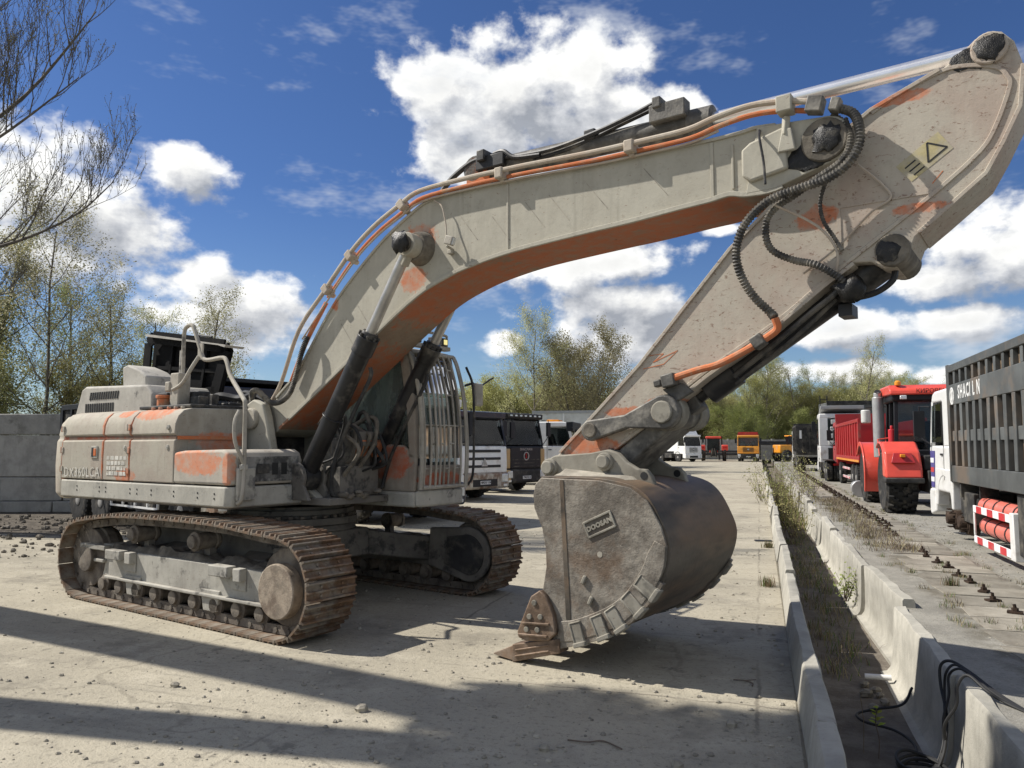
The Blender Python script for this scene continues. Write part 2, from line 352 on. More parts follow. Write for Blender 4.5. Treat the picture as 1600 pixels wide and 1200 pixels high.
# ------------------------------------------------------------------ ground and ditch (x across the ditch, y along it)
DA = R(17.8)
def dw(n, s, z=0): return Vector((n*math.cos(DA) + s*math.sin(DA), -n*math.sin(DA) + s*math.cos(DA), z))
def ground_mat():
    m, nt, b = shader('yard_ground'); k = NT(nt)
    sp = nt.nodes.new('ShaderNodeSeparateXYZ'); k.L(k.co, sp.inputs[0]); X, Y, Z = sp.outputs
    big = k.noise(0.35, 5, 0.6); mid = k.noise(1.7, 7, 0.68, seed=3); fine = k.noise(22, 6, 0.75, seed=5); grit = k.noise(95, 3, 0.7, seed=8)
    left = k.mix(k.step(big, 0.35, 0.68), (0.41,0.372,0.287), (0.325,0.295,0.23))
    left = k.mix(k.math('MULTIPLY', k.step(mid, 0.48, 0.72), 0.75), left, (0.46,0.42,0.33))
    left = k.mix(k.math('MULTIPLY', k.step(k.noise(0.8, 7, 0.75, seed=15), 0.52, 0.68), 0.6), left, (0.185,0.168,0.135))
    left = k.mix(k.math('MULTIPLY', k.step(k.noise(3.3, 4, 0.72, seed=95), 0.60, 0.70), 0.6), left, (0.13,0.12,0.10))
    left = k.mix(k.math('MULTIPLY', k.step(k.noise(3.0, 4, 0.7, (0.12, 2.2, 1), seed=34), 0.60, 0.72), 0.5), left, (0.15,0.138,0.115))
    # scuffed streaks left by tracked machines
    left = k.mix(k.math('MULTIPLY', k.step(k.noise(2.2, 5, 0.7, (0.22, 1.6, 1), seed=24), 0.55, 0.72), 0.35), left, (0.20,0.185,0.155))
    right = k.mix(k.step(mid, 0.36, 0.66), (0.30,0.285,0.245), (0.22,0.21,0.182))
    right = k.mix(k.math('MULTIPLY', k.step(k.noise(60, 2, 0.6, seed=12), 0.56, 0.70), 0.6), right, (0.40,0.385,0.34))
    col = k.mix(k.step(X, 0.9, 1.3), left, right)
    # slab joints and cracks on the left yard
    jx = k.math('ABSOLUTE', k.math('SUBTRACT', k.math('FRACT', k.math('MULTIPLY', k.math('ADD', X, k.math('MULTIPLY', mid, 0.12)), 1/3.0)), 0.5))
    jy = k.math('ABSOLUTE', k.math('SUBTRACT', k.math('FRACT', k.math('MULTIPLY', k.math('ADD', Y, k.math('MULTIPLY', mid, 0.15)), 1/6.0)), 0.5))
    jl = k.math('MAXIMUM', k.step(jx, 0.4925, 0.4985), k.step(jy, 0.4962, 0.4992))
    jl = k.math('MULTIPLY', jl, k.step(k.noise(0.5, 3, 0.6, seed=44), 0.42, 0.6))
    jl = k.math('MULTIPLY', jl, k.step(X, 0.4, 0.1))
    col = k.mix(k.math('MULTIPLY', jl, 0.6), col, (0.12,0.105,0.085))
    # branching cracks
    vo = nt.nodes.new('ShaderNodeTexVoronoi'); vo.feature = 'DISTANCE_TO_EDGE'; vo.inputs['Scale'].default_value = 0.33
    wv = nt.nodes.new('ShaderNodeVectorMath'); wv.operation = 'MULTIPLY_ADD'; nz_ = nt.nodes.new('ShaderNodeTexNoise'); nz_.inputs['Scale'].default_value = 1.3; nz_.inputs['Detail'].default_value = 4; k.L(k.co, nz_.inputs['Vector'])
    k.L(nz_.outputs['Color'], wv.inputs[0]); wv.inputs[1].default_value = (1.1, 1.1, 0); k.L(k.co, wv.inputs[2]); k.L(wv.outputs[0], vo.inputs['Vector'])
    crk = k.math('MULTIPLY', k.math('MULTIPLY', k.step(vo.outputs['Distance'], 0.009, 0.002), k.step(k.noise(0.45, 2, 0.6, seed=52), 0.46, 0.58)), k.step(X, 0.4, 0.1))
    col = k.mix(k.math('MULTIPLY', crk, 0.32), col, (0.13,0.117,0.092))
    # dark soil by the block wall on the left
    soil = k.step(k.spots([(-19, 16, 0, 9.5, 5.4, 30), (-24, 22, 0, 12, 12, 30)], 0.35, 1.2), 0.02, 0.3)
    col = k.mix(soil, col, k.mix(k.step(k.noise(5, 6, 0.7, seed=61), 0.4, 0.65), (0.065,0.056,0.045), (0.15,0.13,0.105)))
    # ditch bed
    bed = k.step(Z, -0.12, -0.35)
    col = k.mix(bed, col, k.mix(k.step(k.noise(3, 6, 0.7, seed=71), 0.38, 0.68), (0.135,0.115,0.092), (0.215,0.19,0.155)))
    # verge: earth and dead grass along the sleepers
    vg = k.math('MULTIPLY', k.step(k.math('ABSOLUTE', k.math('SUBTRACT', X, 2.62)), 0.85, 0.55), k.step(k.noise(1.6, 6, 0.72, seed=81), 0.42, 0.62))
    col = k.mix(k.math('MULTIPLY', vg, 0.8), col, (0.13,0.115,0.085))
    col = k.mix(k.math('MULTIPLY', k.step(fine, 0.52, 0.66), 0.5), col, (0.15,0.137,0.11))
    col = k.mix(k.math('MULTIPLY', k.step(grit, 0.60, 0.72), 0.5), col, (0.46,0.43,0.36))
    k.L(col, b.inputs['Base Color']); b.inputs['Roughness'].default_value = 0.95; b.inputs['Specular IOR Level'].default_value = 0.15
    h = k.math('ADD', k.noise(13, 4, 0.78, seed=5), k.math('MULTIPLY', k.noise(70, 1, 0.6, seed=8), 0.3))
    k.bump(b, h, 0.5, 0.03); return m
MT['ground'] = ground_mat()
def build_ground():
    prof = [(-500,0),(-120,0),(-30,0),(-8,0),(0.2,0.0),(0.23,-0.02),(0.30,-0.69),(0.7,-0.70),(1.1,-0.69),(1.5,-0.69),(1.52,0.02),(3,0.0),(8,0),(30,0),(120,0),(500,0)]
    ss = [-80,-20,0,3,5,7,9,12,16,22,30,45,70,110,160,300,700]; b = MB(); W_ = len(prof)
    for s in ss:
        for n, z in prof: b.v.append((n, s, z))
    for i in range(len(ss)-1):
        for j in range(W_-1): b.f.append((i*W_+j, i*W_+j+1, (i+1)*W_+j+1, (i+1)*W_+j)); b.m.append(0)
    o = b.build('ground', MT['ground'], smooth=0); o.rotation_euler.z = -DA
    tag(o, kind='structure')
build_ground()

def concrete(name, c, dark=0.3, rnd=0.12, stain=(0.10,0.095,0.08), streak=True):
    m, nt, b = shader(name); k = NT(nt)
    col = k.mix(k.step(k.noise(2.5, 7, 0.68), 0.34, 0.7), c, tuple(x*0.74 for x in c))
    if streak: col = k.mix(k.math('MULTIPLY', k.step(k.noise(6, 6, 0.7, (1,1,0.12), seed=4), 0.52, 0.75), 0.45), col, tuple(x*0.55 for x in c))
    col = k.mix(k.math('MULTIPLY', k.step(k.noise(1.4, 8, 0.74, seed=8), 0.66-dark*0.3, 0.78), 0.7), col, stain)
    col = k.mix(k.math('MULTIPLY', k.step(k.noise(40, 3, 0.6, seed=16), 0.66, 0.74), 0.6), col, tuple(x*0.35 for x in c))
    oi = nt.nodes.new('ShaderNodeObjectInfo'); hs = nt.nodes.new('ShaderNodeHueSaturation'); k.L(col, hs.inputs['Color'])
    k.L(k.math('ADD', k.math('MULTIPLY', oi.outputs['Random'], rnd*2), 1-rnd), hs.inputs['Value'])
    k.L(hs.outputs[0], b.inputs['Base Color']); b.inputs['Roughness'].default_value = 0.92; b.inputs['Specular IOR Level'].default_value = 0.2
    k.bump(b, k.noise(22, 4, 0.75), 0.5, 0.012); return m
MT['concrete'] = concrete('barrier_concrete', (0.44,0.42,0.36))
MT['concrete_dark'] = concrete('block_concrete', (0.38,0.37,0.34), 0.35)
MT['concrete_far'] = concrete('fence_concrete', (0.40,0.385,0.345), 0.2)
MT['sleeper'] = concrete('sleeper_concrete', (0.31,0.285,0.235), 0.5, 0.22, (0.15,0.13,0.10), streak=False)
MT['rustdark'] = simple('rusty_bolt', (0.045,0.028,0.018), 0.8, 0.2, 0.4, 12, 0.6)

def panel_mesh(name, prof, L, seed, nseg=12, chip=0.012):
    b = MB(); n = len(prof); rnd = random.Random(seed)
    for i in range(nseg+1):
        y = L * i / nseg
        for x, z in prof:
            d = chip * (mnoise.noise(Vector((x*9+seed*3.1, y*2.6, z*9))) + 0.6*mnoise.noise(Vector((x*30+seed, y*11, z*30))))
            top = 1.3 if z > 0.02 else 0.06
            b.v.append((x + d*0.6*top, y, z + (d - 0.4*chip)*top))
    for i in range(nseg):
        for j in range(n): b.f.append((i*n+j, (i+1)*n+j, (i+1)*n+(j+1)%n, i*n+(j+1)%n)); b.m.append(0)
    b.f.append(tuple(range(n))); b.f.append(tuple(range(nseg*n+n-1, nseg*n-1, -1))); b.m += [0, 0]
    return b.mesh(name, MT['concrete'], 40)
Lprof = [(0.195,-0.72),(0.215,0),(0.262,0.27),(0.275,0.285),(0.362,0.285),(0.375,0.27),(0.395,0.02),(0.405,-0.4),(0.43,-0.58),(0.48,-0.655),(0.56,-0.675),(0.56,-0.72)]
Rprof = [(1.54,-0.72),(1.535,0.05),(1.52,0.075),(1.42,0.075),(1.405,0.055),(1.395,-0.2),(1.38,-0.48),(1.36,-0.60),(1.32,-0.655),(1.25,-0.67),(1.25,-0.72)]
lw = ['chipped left-hand ditch panel nearest the viewer', 'second ditch panel along the left rim, beside the bucket shadow', 'third ditch panel along the left rim, right of the bucket', 'fourth ditch panel along the left rim, beside the grassy part']
rw = ['right-hand ditch panel nearest the viewer with black cable lying on its end', 'second right-hand ditch panel, bright face with black cable hanging at its near end', 'shaded right-hand ditch panel pushed back with a thin strip of sun', 'fourth right-hand ditch panel, smooth and sunlit, past the shaded one']
ORD = 'first second third fourth fifth sixth seventh eighth ninth tenth eleventh twelfth thirteenth fourteenth fifteenth sixteenth seventeenth eighteenth'.split()
s0 = 2.12
for i in range(18):
    o = link('concrete_ditch_panel', panel_mesh('ditch_panel_left', Lprof, 2.76, i*5+1, 12 if i < 6 else 4)); p = dw(0.012*math.sin(i*2.3), s0 + i*2.8)
    o.location = (p.x, p.y, -0.012*(i % 3)); o.rotation_euler = (R(0.25*math.sin(i*1.7)), R(0.8*math.sin(i*3.1)), -DA + R(0.5*math.sin(i*1.9)))
    lab = lw[i-1] if 1 <= i <= 4 else ('broken left-hand ditch panel in the bottom edge of the picture' if i == 0 else '%s concrete panel from the viewer along the left rim of the ditch' % ORD[i])
    tag(o, lab, 'concrete panel', 'left rim ditch panels')
s0 = 1.42
for i in range(18):
    off = {3: 0.10, 4: -0.02, 5: 0.03}.get(i, 0.02*math.sin(i*2.1)); tl = {3: -2.5, 2: 1.0, 7: 3.0, 9: -3}.get(i, math.sin(i*2.7))
    o = link('concrete_ditch_panel', panel_mesh('ditch_panel_right', Rprof, 2.76, i*7+40, 12 if i < 6 else 4)); p = dw(off, s0 + i*2.8)
    o.location = (p.x, p.y, -0.02*(i % 2)); o.rotation_euler = (R(0.3*math.sin(i*1.3)), R(tl), -DA + R({3: 1.6}.get(i, 0.6*math.sin(i*2.9))))
    lab = rw[i-1] if 1 <= i <= 4 else ('right-hand ditch panel cut off by the bottom corner of the picture' if i == 0 else '%s concrete panel from the viewer along the right rim of the ditch' % ORD[i])
    tag(o, lab, 'concrete panel', 'right rim ditch panels')

# sleeper row with rail bolts on the right
def build_sleepers():
    bed = MB(); bed.box(2.03, 3.22, 7.0, 62, -0.2, 0.006); base = bed.build('crane_rail_bed', MT['mud']); base.rotation_euler.z = -DA; tag(base, kind='structure')
    sm = [];
    for v in range(4):
        b = MB(); rr = random.Random(v); j = lambda: rr.uniform(-0.015, 0.015)
        b.hexa([(-0.52+j()*4,-0.312,-0.1),(0.52+j()*4,-0.312,-0.1),(0.52+j()*4,0.312,-0.1),(-0.52+j()*4,0.312,-0.1),(-0.52+j()*4,-0.306+j()*.4,0.02+j()*0.3),(0.52+j()*4,-0.306+j()*.4,0.02+j()*0.3),(0.52+j()*4,0.304+j()*.4,0.02+j()*0.3),(-0.52+j()*4,0.304+j()*.4,0.02+j()*0.3)])
        sm.append(b.mesh('sleeper', MT['sleeper']))
    b = MB(); b.box(-0.075,0.075,-0.05,0.05,0.03,0.052); b.cyl((0,0,0.05),(0,0,0.085),0.036,n=6); b.cyl((0,0,0.085),(0.006,0,0.125),0.018,n=8)
    bolt = b.mesh('bolt', MT['rustdark'])
    for i in range(82):
        s = 7.35 + i*0.645; o = link('sleeper', sm[i % 4], base, Matrix.Translation((2.63 + 0.02*math.sin(i*2.2), s, -0.004*(i % 3))) @ Matrix.Rotation(R(1.2*math.sin(i*1.7)), 4, 'Z'))
        if i not in (13, 14, 15): link('bolt', bolt, o, Matrix.Translation((0.0 + 0.02*math.sin(i), 0.05*math.sin(i*3), -0.004)) @ Matrix.Rotation(i*0.7, 4, 'Z'))
        if i > 18: link('bolt', bolt, o, Matrix.Translation((0.17, 0.04*math.cos(i), -0.004)))
build_sleepers()

# block wall at the left
w = empty('concrete_block_wall', (-17, 22, 0), R(2), 'grey wall of large stacked concrete blocks behind the machine at the left edge', 'wall')
rows = [(0,0.30,2.3,-0.14),(0.31,0.97,2.9,0),(0.985,2.16,3.4,0.01),(2.175,2.76,2.5,-0.01)]
for r, (z0, z1, L, yo) in enumerate(rows):
    x = -12 - (r*1.1) % 2
    while x < 9.0:
        b = MB(); b.box(x+0.01, x+L-0.012, yo - 0.25 + random.uniform(-.012,.012), yo + 0.35, z0, z1); b.build('concrete_block', MT['concrete_dark'], w, 0.02, 1); x += L

# far fence of concrete panels and pipeline
fz = empty('concrete_fence', (30, 107, 0), R(-3), 'long pale concrete panel fence far behind the parked vehicles', 'fence')
b = MB(); b.box(0, 2.9, -0.08, 0.08, 0, 2.75)
for q in (0.45, 1.05, 1.65, 2.25): b.box(0.12, 2.78, -0.11, -0.08, q, q+0.42)
fp = b.mesh('fence_panel', MT['concrete_far']); b = MB(); b.box(-0.1, 0.1, -0.14, 0.14, 0, 2.85); fpo = b.mesh('fence_post', MT['concrete_far'])
for i in range(9, 26):
    link('fence_panel', fp, fz, Matrix.Translation((-36 + i*3, 0, 0))); link('fence_post', fpo, fz, Matrix.Translation((-36.05 + i*3, -0.02, 0)))
b = MB()
for dz, dx in ((0, 0), (0.42, 0.5)):
    b.tube([(14, 104.6, 0.75+dz*0.9),(30.9+dx, 104.2, 0.75+dz*0.9),(31.1+dx, 104.2, 1.0),(31.1+dx, 104.2, 1.9+dz*.6),(31.4+dx, 104.2, 2.15+dz*.6),(40, 104, 2.15+dz*.6)], 0.16, 8)
for x in (16, 20, 24, 28, 33.5, 37): b.box(x-.08, x+.08, 104.15, 104.75, 0, 0.75 if x < 31 else 2.1)
tag(b.build('pipeline', MT['black']), 'black pipeline with an upright loop running along the far fence', 'pipe')

# ------------------------------------------------------------------ EXCAVATOR (x forward, y to its left, z up)
EX = empty('excavator', (-2.75, 9.7, 0), R(-35), 'large muddy orange crawler excavator with raised boom and grey bucket on the ground', 'excavator')
MT['matt'] = simple('matt_black', (0.008,0.008,0.0085), .8, 0, .3, 4, .2, (0.03,0.028,0.025), .15, spec=.1)
NOSPOT = [(99,99,99,.1,.1,.1)]
MT['boom'] = dusty('boom_dust', spots=[(2.36,-.34,4.05,.30,.2,.18),(2.3,-.34,3.62,.2,.2,.16),(1.1,-.3,3.5,.06,.6,.1)], general=0.0, dark=0.0, wob=.35, dust=(0.44,0.417,0.345), dust2=(0.385,0.36,0.295))
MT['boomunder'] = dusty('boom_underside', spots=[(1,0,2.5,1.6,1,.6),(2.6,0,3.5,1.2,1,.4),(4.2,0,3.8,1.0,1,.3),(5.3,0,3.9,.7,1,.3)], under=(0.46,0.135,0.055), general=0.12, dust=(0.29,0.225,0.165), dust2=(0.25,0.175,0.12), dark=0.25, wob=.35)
MT['arm'] = dusty('arm_dust', spots=[(4.42,-.25,1.82,.36,.3,.13),(4.75,-.25,2.14,.22,.3,.07),(5.15,-.25,2.22,.2,.3,.07),(6.42,-.25,3.60,.16,.3,.10),(7.1,-.25,3.56,.22,.2,.05),(7.0,-.25,4.40,.25,.2,.05)], general=0.05, flake=0.60, dark=0.12, wob=.42, dust=(0.44,0.40,0.33), dust2=(0.41,0.335,0.275))
MT['orange'] = dusty('orange_paint', under=(0.60,0.15,0.045), general=0.33, dust=(0.36,0.27,0.19), dust2=(0.42,0.21,0.11), dark=0.1)
MT['stripe'] = dusty('faded_stripe', under=(0.30,0.075,0.035), general=0.22, dust=(0.25,0.185,0.145), dust2=(0.21,0.13,0.095), dark=0.3)
MT['pipe'] = dusty('pipe_dust', general=0.05, dark=0.05, dust=(0.47,0.42,0.345), dust2=(0.44,0.35,0.27), scratch=False)
MT['pipeorange'] = dusty('pipe_orange', general=0.36, dust=(0.42,0.30,0.21), dust2=(0.5,0.22,0.10), dark=0.0, scratch=False)
MT['panel'] = dusty('body_panel', spots=[(-1.35,-1.5,2.24,.16,.4,.06),(-.75,-1.45,2.24,.42,.5,.10),(-1.72,-1.5,1.85,.022,.2,.45),(-1.2,-1.5,1.5,.26,.2,.10),(-1.1,-1.5,1.9,.022,.2,.45),(-2.75,-1.5,1.8,.03,.2,.5),(-1.72,-1.5,2.15,.04,.2,.2)], general=0.0, dark=0.12, wob=.28, dust=(0.42,0.39,0.32), dust2=(0.37,0.32,0.265), streak=.6)
MT['tank'] = dusty('tank_front', spots=[(-.16,-.95,1.90,.3,.36,.12),(-.16,-.62,1.92,.3,.15,.1)], dark=0.2, dust=(0.40,0.375,0.32), wob=.35)
MT['toolbox'] = dusty('toolbox', under=(0.66,0.22,0.10), spots=[(.25,-1.5,1.68,.52,.14,.16),(.78,-1.5,1.6,.08,.14,.22),(-.05,-1.5,1.7,.2,.14,.1)], dark=0.35, wob=.35, dust=(0.47,0.43,0.36), dust2=(0.40,0.37,0.32))
MT['skirt'] = dusty('grey_skirt', under=(0.09,0.09,0.09), spots=NOSPOT, general=0.14, dark=0.4, dust=(0.46,0.44,0.38), dust2=(0.36,0.345,0.30))
MT['hood'] = dusty('hood_grey', under=(0.06,0.06,0.06), general=0.10, dark=0.3, dust=(0.48,0.46,0.41), dust2=(0.38,0.36,0.32))
MT['cab'] = dusty('cab_paint', under=(0.50,0.10,0.035), spots=[(1.2,.44,1.66,.42,.2,.24),(1.3,.44,2.35,.08,.2,.5),(1.63,.9,1.45,.2,.5,.1),(1.35,.45,2.95,.1,.3,.16)], dark=0.35, wob=.35, dust=(0.36,0.32,0.265), dust2=(0.29,0.245,0.2))
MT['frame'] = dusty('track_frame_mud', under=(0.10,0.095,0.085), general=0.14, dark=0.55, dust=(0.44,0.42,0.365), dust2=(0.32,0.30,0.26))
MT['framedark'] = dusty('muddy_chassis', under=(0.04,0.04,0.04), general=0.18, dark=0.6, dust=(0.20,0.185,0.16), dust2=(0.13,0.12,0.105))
def bucket_steel():
    m, nt, b = shader('bucket_steel'); k = NT(nt)
    col = k.mix(k.step(k.noise(3, 7, 0.75), 0.38, 0.64), (0.125,0.107,0.085), (0.28,0.25,0.205))
    col = k.mix(k.math('MULTIPLY', k.step(k.noise(2.1, 6, 0.7, seed=5), 0.48, 0.68), 0.55), col, (0.155,0.09,0.048))
    sc = k.math('MAXIMUM', k.step(k.noise(9, 4, 0.75, (1,1,6), seed=8, dist=1.2), 0.62, 0.72), k.step(k.noise(8, 4, 0.75, (5,1,1.2), seed=18, dist=1.4), 0.64, 0.74))
    col = k.mix(k.math('MULTIPLY', sc, 0.6), col, (0.42,0.385,0.325))
    col = k.mix(k.math('MULTIPLY', k.step(k.noise(26, 4, 0.7, seed=28), 0.6, 0.72), 0.5), col, (0.07,0.06,0.05))
    k.L(col, b.inputs['Base Color']); b.inputs['Roughness'].default_value = 0.62; b.inputs['Metallic'].default_value = 0.15
    k.bump(b, k.math('ADD', k.noise(30, 6, 0.75), k.math('MULTIPLY', k.noise(7, 4, 0.65, seed=9), 1.4)), 0.5, 0.012); return m
MT['bucket'] = bucket_steel()
MT['bucketmud'] = dusty('bucket_ear_mud', under=(0.13,0.12,0.10), general=0.15, dark=0.3, dust=(0.31,0.29,0.24), dust2=(0.20,0.18,0.145))
MT['shell'] = simple('bucket_shell', (0.085,0.073,0.058), 0.55, 0.2, 0.5, 3, 0.6, (0.22,0.15,0.095), 0.5, st=(1,0.25,1))
MT['tooth'] = simple('worn_tooth', (0.16,0.11,0.075), 0.6, 0.3, 0.4, 8, 0.7, (0.30,0.24,0.19), 0.35)
MT['shoe'] = simple('rusty_shoe', (0.14,0.085,0.05), 0.75, 0.15, 0.45, 6, 0.7, (0.26,0.23,0.185), 0.44, rnd=0.3)
MT['chain'] = simple('muddy_chain', (0.12,0.10,0.08), 0.85, 0.0, 0.4, 6, 0.9, (0.24,0.21,0.17), 0.4)
MT['disc'] = simple('drive_cover', (0.30,0.245,0.185), 0.85, 0, 0.3, 9, 0.9, (0.15,0.11,0.08), 0.35)
MT['cylblack'] = simple('cylinder_black', (0.018,0.018,0.019), 0.42, 0, 0.4, 4, 0.2, (0.17,0.155,0.13), 0.24)
MT['link'] = simple('link_steel', (0.10,0.095,0.085), 0.6, 0.1, 0.4, 7, 0.6, (0.28,0.26,0.22), 0.35)
MT['cabglass'] = glass('cab_glass', (0.74,0.80,0.79), amount=0.12)
MT['dustyglass'] = glass('dusty_side_glass', (0.70,0.75,0.74), (0.46,0.48,0.44), amount=0.6)
MT['inside'] = simple('cab_interior', (0.035,0.035,0.035), 0.8)
m, nt, b_ = shader('work_lamp'); b_.inputs['Base Color'].default_value = (0.9,0.8,0.3,1); b_.inputs['Emission Color'].default_value = (1,0.85,0.35,1); b_.inputs['Emission Strength'].default_value = 0.55; MT['worklamp'] = m
def P3(pts, y): return [(x, y, z) for x, z in pts]
def arc(cx, cz, r, a0, a1, n): return [(cx + r*math.cos(R(a0+(a1-a0)*i/n)), cz + r*math.sin(R(a0+(a1-a0)*i/n))) for i in range(n+1)]
def disc_pad(name, x, y0, y1, z, r, mat, parent, bev=0.01, n=24):
    b = MB(); b.cyl((x,y0,z),(x,y1,z), r, n=n); return b.build(name, mat, parent, bev)

# ---- crawlers
shoe = MB(); shoe.box(-0.094,0.094,-0.3,0.3,-0.004,0.018)
for gx in (-0.078, 0.0, 0.078):
    h = 0.05 if gx else 0.044
    shoe.hexa([(gx-0.014,-0.3,0.018),(gx+0.014,-0.3,0.018),(gx+0.014,0.3,0.018),(gx-0.014,0.3,0.018),(gx-0.008,-0.292,h),(gx+0.008,-0.292,h),(gx+0.008,0.292,h),(gx-0.008,0.292,h)])
for gy in (-0.13, 0.13): shoe.cyl((-.04,gy,0.018),(-.04,gy,0.032),0.016,n=6); shoe.cyl((.04,gy,0.018),(.04,gy,0.032),0.016,n=6)
SHOE = shoe.mesh('track_shoe', MT['shoe'])
def crawler(yc, sg, near):
    """sg: +1 when the outer side points to +y"""
    c = empty('crawler_track'); c.parent = EX
    top = spline([(-2.0,0,.935),(-1.2,0,1.02),(-.2,0,1.045),(.75,0,1.04),(1.3,0,1.0),(1.75,0,.975)], 8)
    path = [(x, z) for x, z in [(-1.98,.035),(1.75,.035)]] + arc(1.75,.505,.47,-90,90,14) + [(p.x, p.z) for p in reversed(top)][1:-1] + arc(-1.98,.485,.45,90,270,8)
    P = [Vector((x, 0, z)) for x, z in path]; P.append(P[0]); per = sum((b-a).length for a, b in zip(P, P[1:])); NS = 52; st = per / NS
    fine = resample(P, st/8); chain = MB()
    for i in range(NS):
        a, b = fine[(i*8) % len(fine)], fine[(i*8+8) % len(fine)]; mid = (a+b)/2; t = (b-a).normalized(); nrm = Vector((t.z, 0, -t.x))
        M = frame(mid + Vector((0, yc, 0)), t, (0,1,0)); 
        if M.col[2].xyz.dot(nrm) < 0: M = frame(mid + Vector((0, yc, 0)), -t, (0,1,0))
        M = M @ Matrix.Rotation(R(random.uniform(-1.2,1.2)), 4, 'Y')
        link('track_shoe', SHOE, c, M)
        for gy in (-0.105, 0.105):
            chain.obox(mid + Vector((0, yc+gy, 0)) - nrm*0.055, st*1.02, 0.045, 0.085, M.to_3x3())
        chain.cyl(a + Vector((0,yc-.14,0)) - nrm*.05, a + Vector((0,yc+.14,0)) - nrm*.05, .026, n=8)
    chain.build('track_chain', MT['chain'], c)
    Y = lambda d: yc + sg*d            # distance outwards from the track centre
    def bx(m, x0, x1, a, b_, z0, z1): y0, y1 = sorted((Y(a), Y(b_))); m.box(x0, x1, y0, y1, z0, z1)
    f = MB(); bx(f, -1.5,1.5,-.14,.15,.30,.62); bx(f,-1.5,1.5,.15,.20,.285,.32); bx(f,1.44,1.52,-.12,.19,.29,.63)
    y0, y1 = sorted((Y(-.12), Y(.12))); f.prism([(-2.12,.30),(-2.14,.62),(-2.02,.67),(-1.56,.67),(-1.46,.58),(-1.46,.36),(-1.7,.20),(-1.85,.20)], y0, y1)
    bx(f,-2.10,-1.52,.12,.20,.60,.66); bx(f,-2.08,-1.6,.12,.17,.45,.49)
    for x in (-1.12, .92):
        bx(f, x-.25, x+.07, .15,.27,.53,.64); bx(f, x+.12, x+.24, .15,.24,.50,.63)
        y0, y1 = sorted((Y(.15), Y(.17))); f.prism([(x-.28,.62),(x+.02,.40),(x+.24,.40),(x+.24,.60)], y0, y1)
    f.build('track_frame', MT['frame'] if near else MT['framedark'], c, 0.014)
    # dirt lying on the frame
    g = MB(); nx, ny = 60, 8
    for i in range(nx+1):
        for j in range(ny+1):
            x = -1.95 + 3.55*i/nx; d = -.17 + .31*j/ny; e = min(1, 4*min(j/ny, 1-j/ny)) * min(1, 8*min(i/nx, 1-i/nx))
            z = .585 + e*(.085 + .07*mnoise.noise(Vector((x*3.1, d*9, sg))) + .035*mnoise.noise(Vector((x*11, d*23, sg+4))))
            g.v.append((x, Y(d), z))
    for i in range(nx):
        for j in range(ny): g.f.append((i*(ny+1)+j, (i+1)*(ny+1)+j, (i+1)*(ny+1)+j+1, i*(ny+1)+j+1)); g.m.append(0)
    g.build('mud_crust', MT['mud'], c, smooth=60)
    rl = MB(); o = (0,-.15,0); rl.lathe([(.05,-.17),(.07,-.17),(.075,-.14),(.105,-.13),(.105,-.10),(.09,-.09),(.09,.09),(.105,.10),(.105,.13),(.075,.14),(.07,.17),(.05,.17)], (0,0,0), (0,1,0), 18)
    RL = rl.mesh('track_roller', MT['chain'])
    for i in range(9): link('track_roller', RL, c, Matrix.Translation((-1.62 + i*.375, yc, .205)))
    for x in (-.95, .25): link('carrier_roller', RL, c, Matrix.Translation((x, Y(.03), .83)))
    cs = MB()
    for x in (-.95, .25): bx(cs, x-.05, x+.05, -.08, .0, .6, .84)
    cs.build('roller_bracket', MT['framedark'], c)
    gd = MB()
    for x in (-.93, .57):
        y0, y1 = sorted((Y(.13), Y(.17))); gd.prism([(x-.17,.36),(x+.17,.36),(x+.11,.14),(x-.11,.14)], y0, y1)
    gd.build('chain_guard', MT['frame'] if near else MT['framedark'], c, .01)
    for x, z, r, nm in ((1.75,.505,.40,'front_idler'), (-1.98,.485,.38,'drive_sprocket')):
        d = MB(); d.cyl((x, yc-.13, z),(x, yc+.13, z), r-.03, n=32); d.cyl((x, yc-.06, z),(x, yc+.06, z), r, n=32); d.cyl((x, yc-.2, z),(x, yc+.2, z), .17, n=20); d.build(nm, MT['chain'], c, .01)
    if near:
        iw = MB(); bx(iw, -1.75, 1.5, -.37, -.34, .28, .93); iw.build('shade_web', MT['framedark'], c)  # added dark plate standing in for the shade behind the frame
        disc_pad('hub_cover', 1.72, Y(.12), Y(.245), .47, .262, MT['disc'], c, .012, 32)
    ic = MB(); y0, y1 = sorted((Y(-.16), Y(-.23))); ic.prism(arc(1.78,.50,.34,-100,100,16) + [(1.15,.80),(1.12,.32)], y0, y1); ic.build('inner_cover', MT['framedark'], c, .02)
    ic = MB(); y0, y1 = sorted((Y(-.23), Y(-.245))); ic.prism(arc(1.78,.50,.25,-90,90,14) + [(1.45,.70),(1.4,.36)], y0, y1); ic.build('inner_hatch', MT['blackdust'], c, .01)
    return c
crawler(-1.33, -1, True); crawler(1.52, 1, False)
b = MB()
for sg, yy in ((-1,-1.2),(1,1.4)):
    for x in (-.85, .85):
        b.hexa([(x*.35-.2,sg*.3,.55),(x*.35+.2,sg*.3,.55),(x+.22,yy,.36),(x-.22,yy,.36),(x*.35-.2,sg*.3,.86),(x*.35+.2,sg*.3,.86),(x+.22,yy,.66),(x-.22,yy,.66)])
b.box(-.75,.75,-.6,.6,.5,.84); b.cyl((0,0,.84),(0,0,.92),.80,.74,n=40); b.build('carbody', MT['framedark'], EX, .02)
b = MB(); b.cyl((0,0,.92),(0,0,1.0),.80,n=44); b.cyl((0,0,1.0),(0,0,1.14),.72,n=44); b.cyl((0,0,1.04),(0,0,1.10),.76,n=44); sw = b.build('swing_bearing', MT['framedark'], EX, .006)
b = MB()
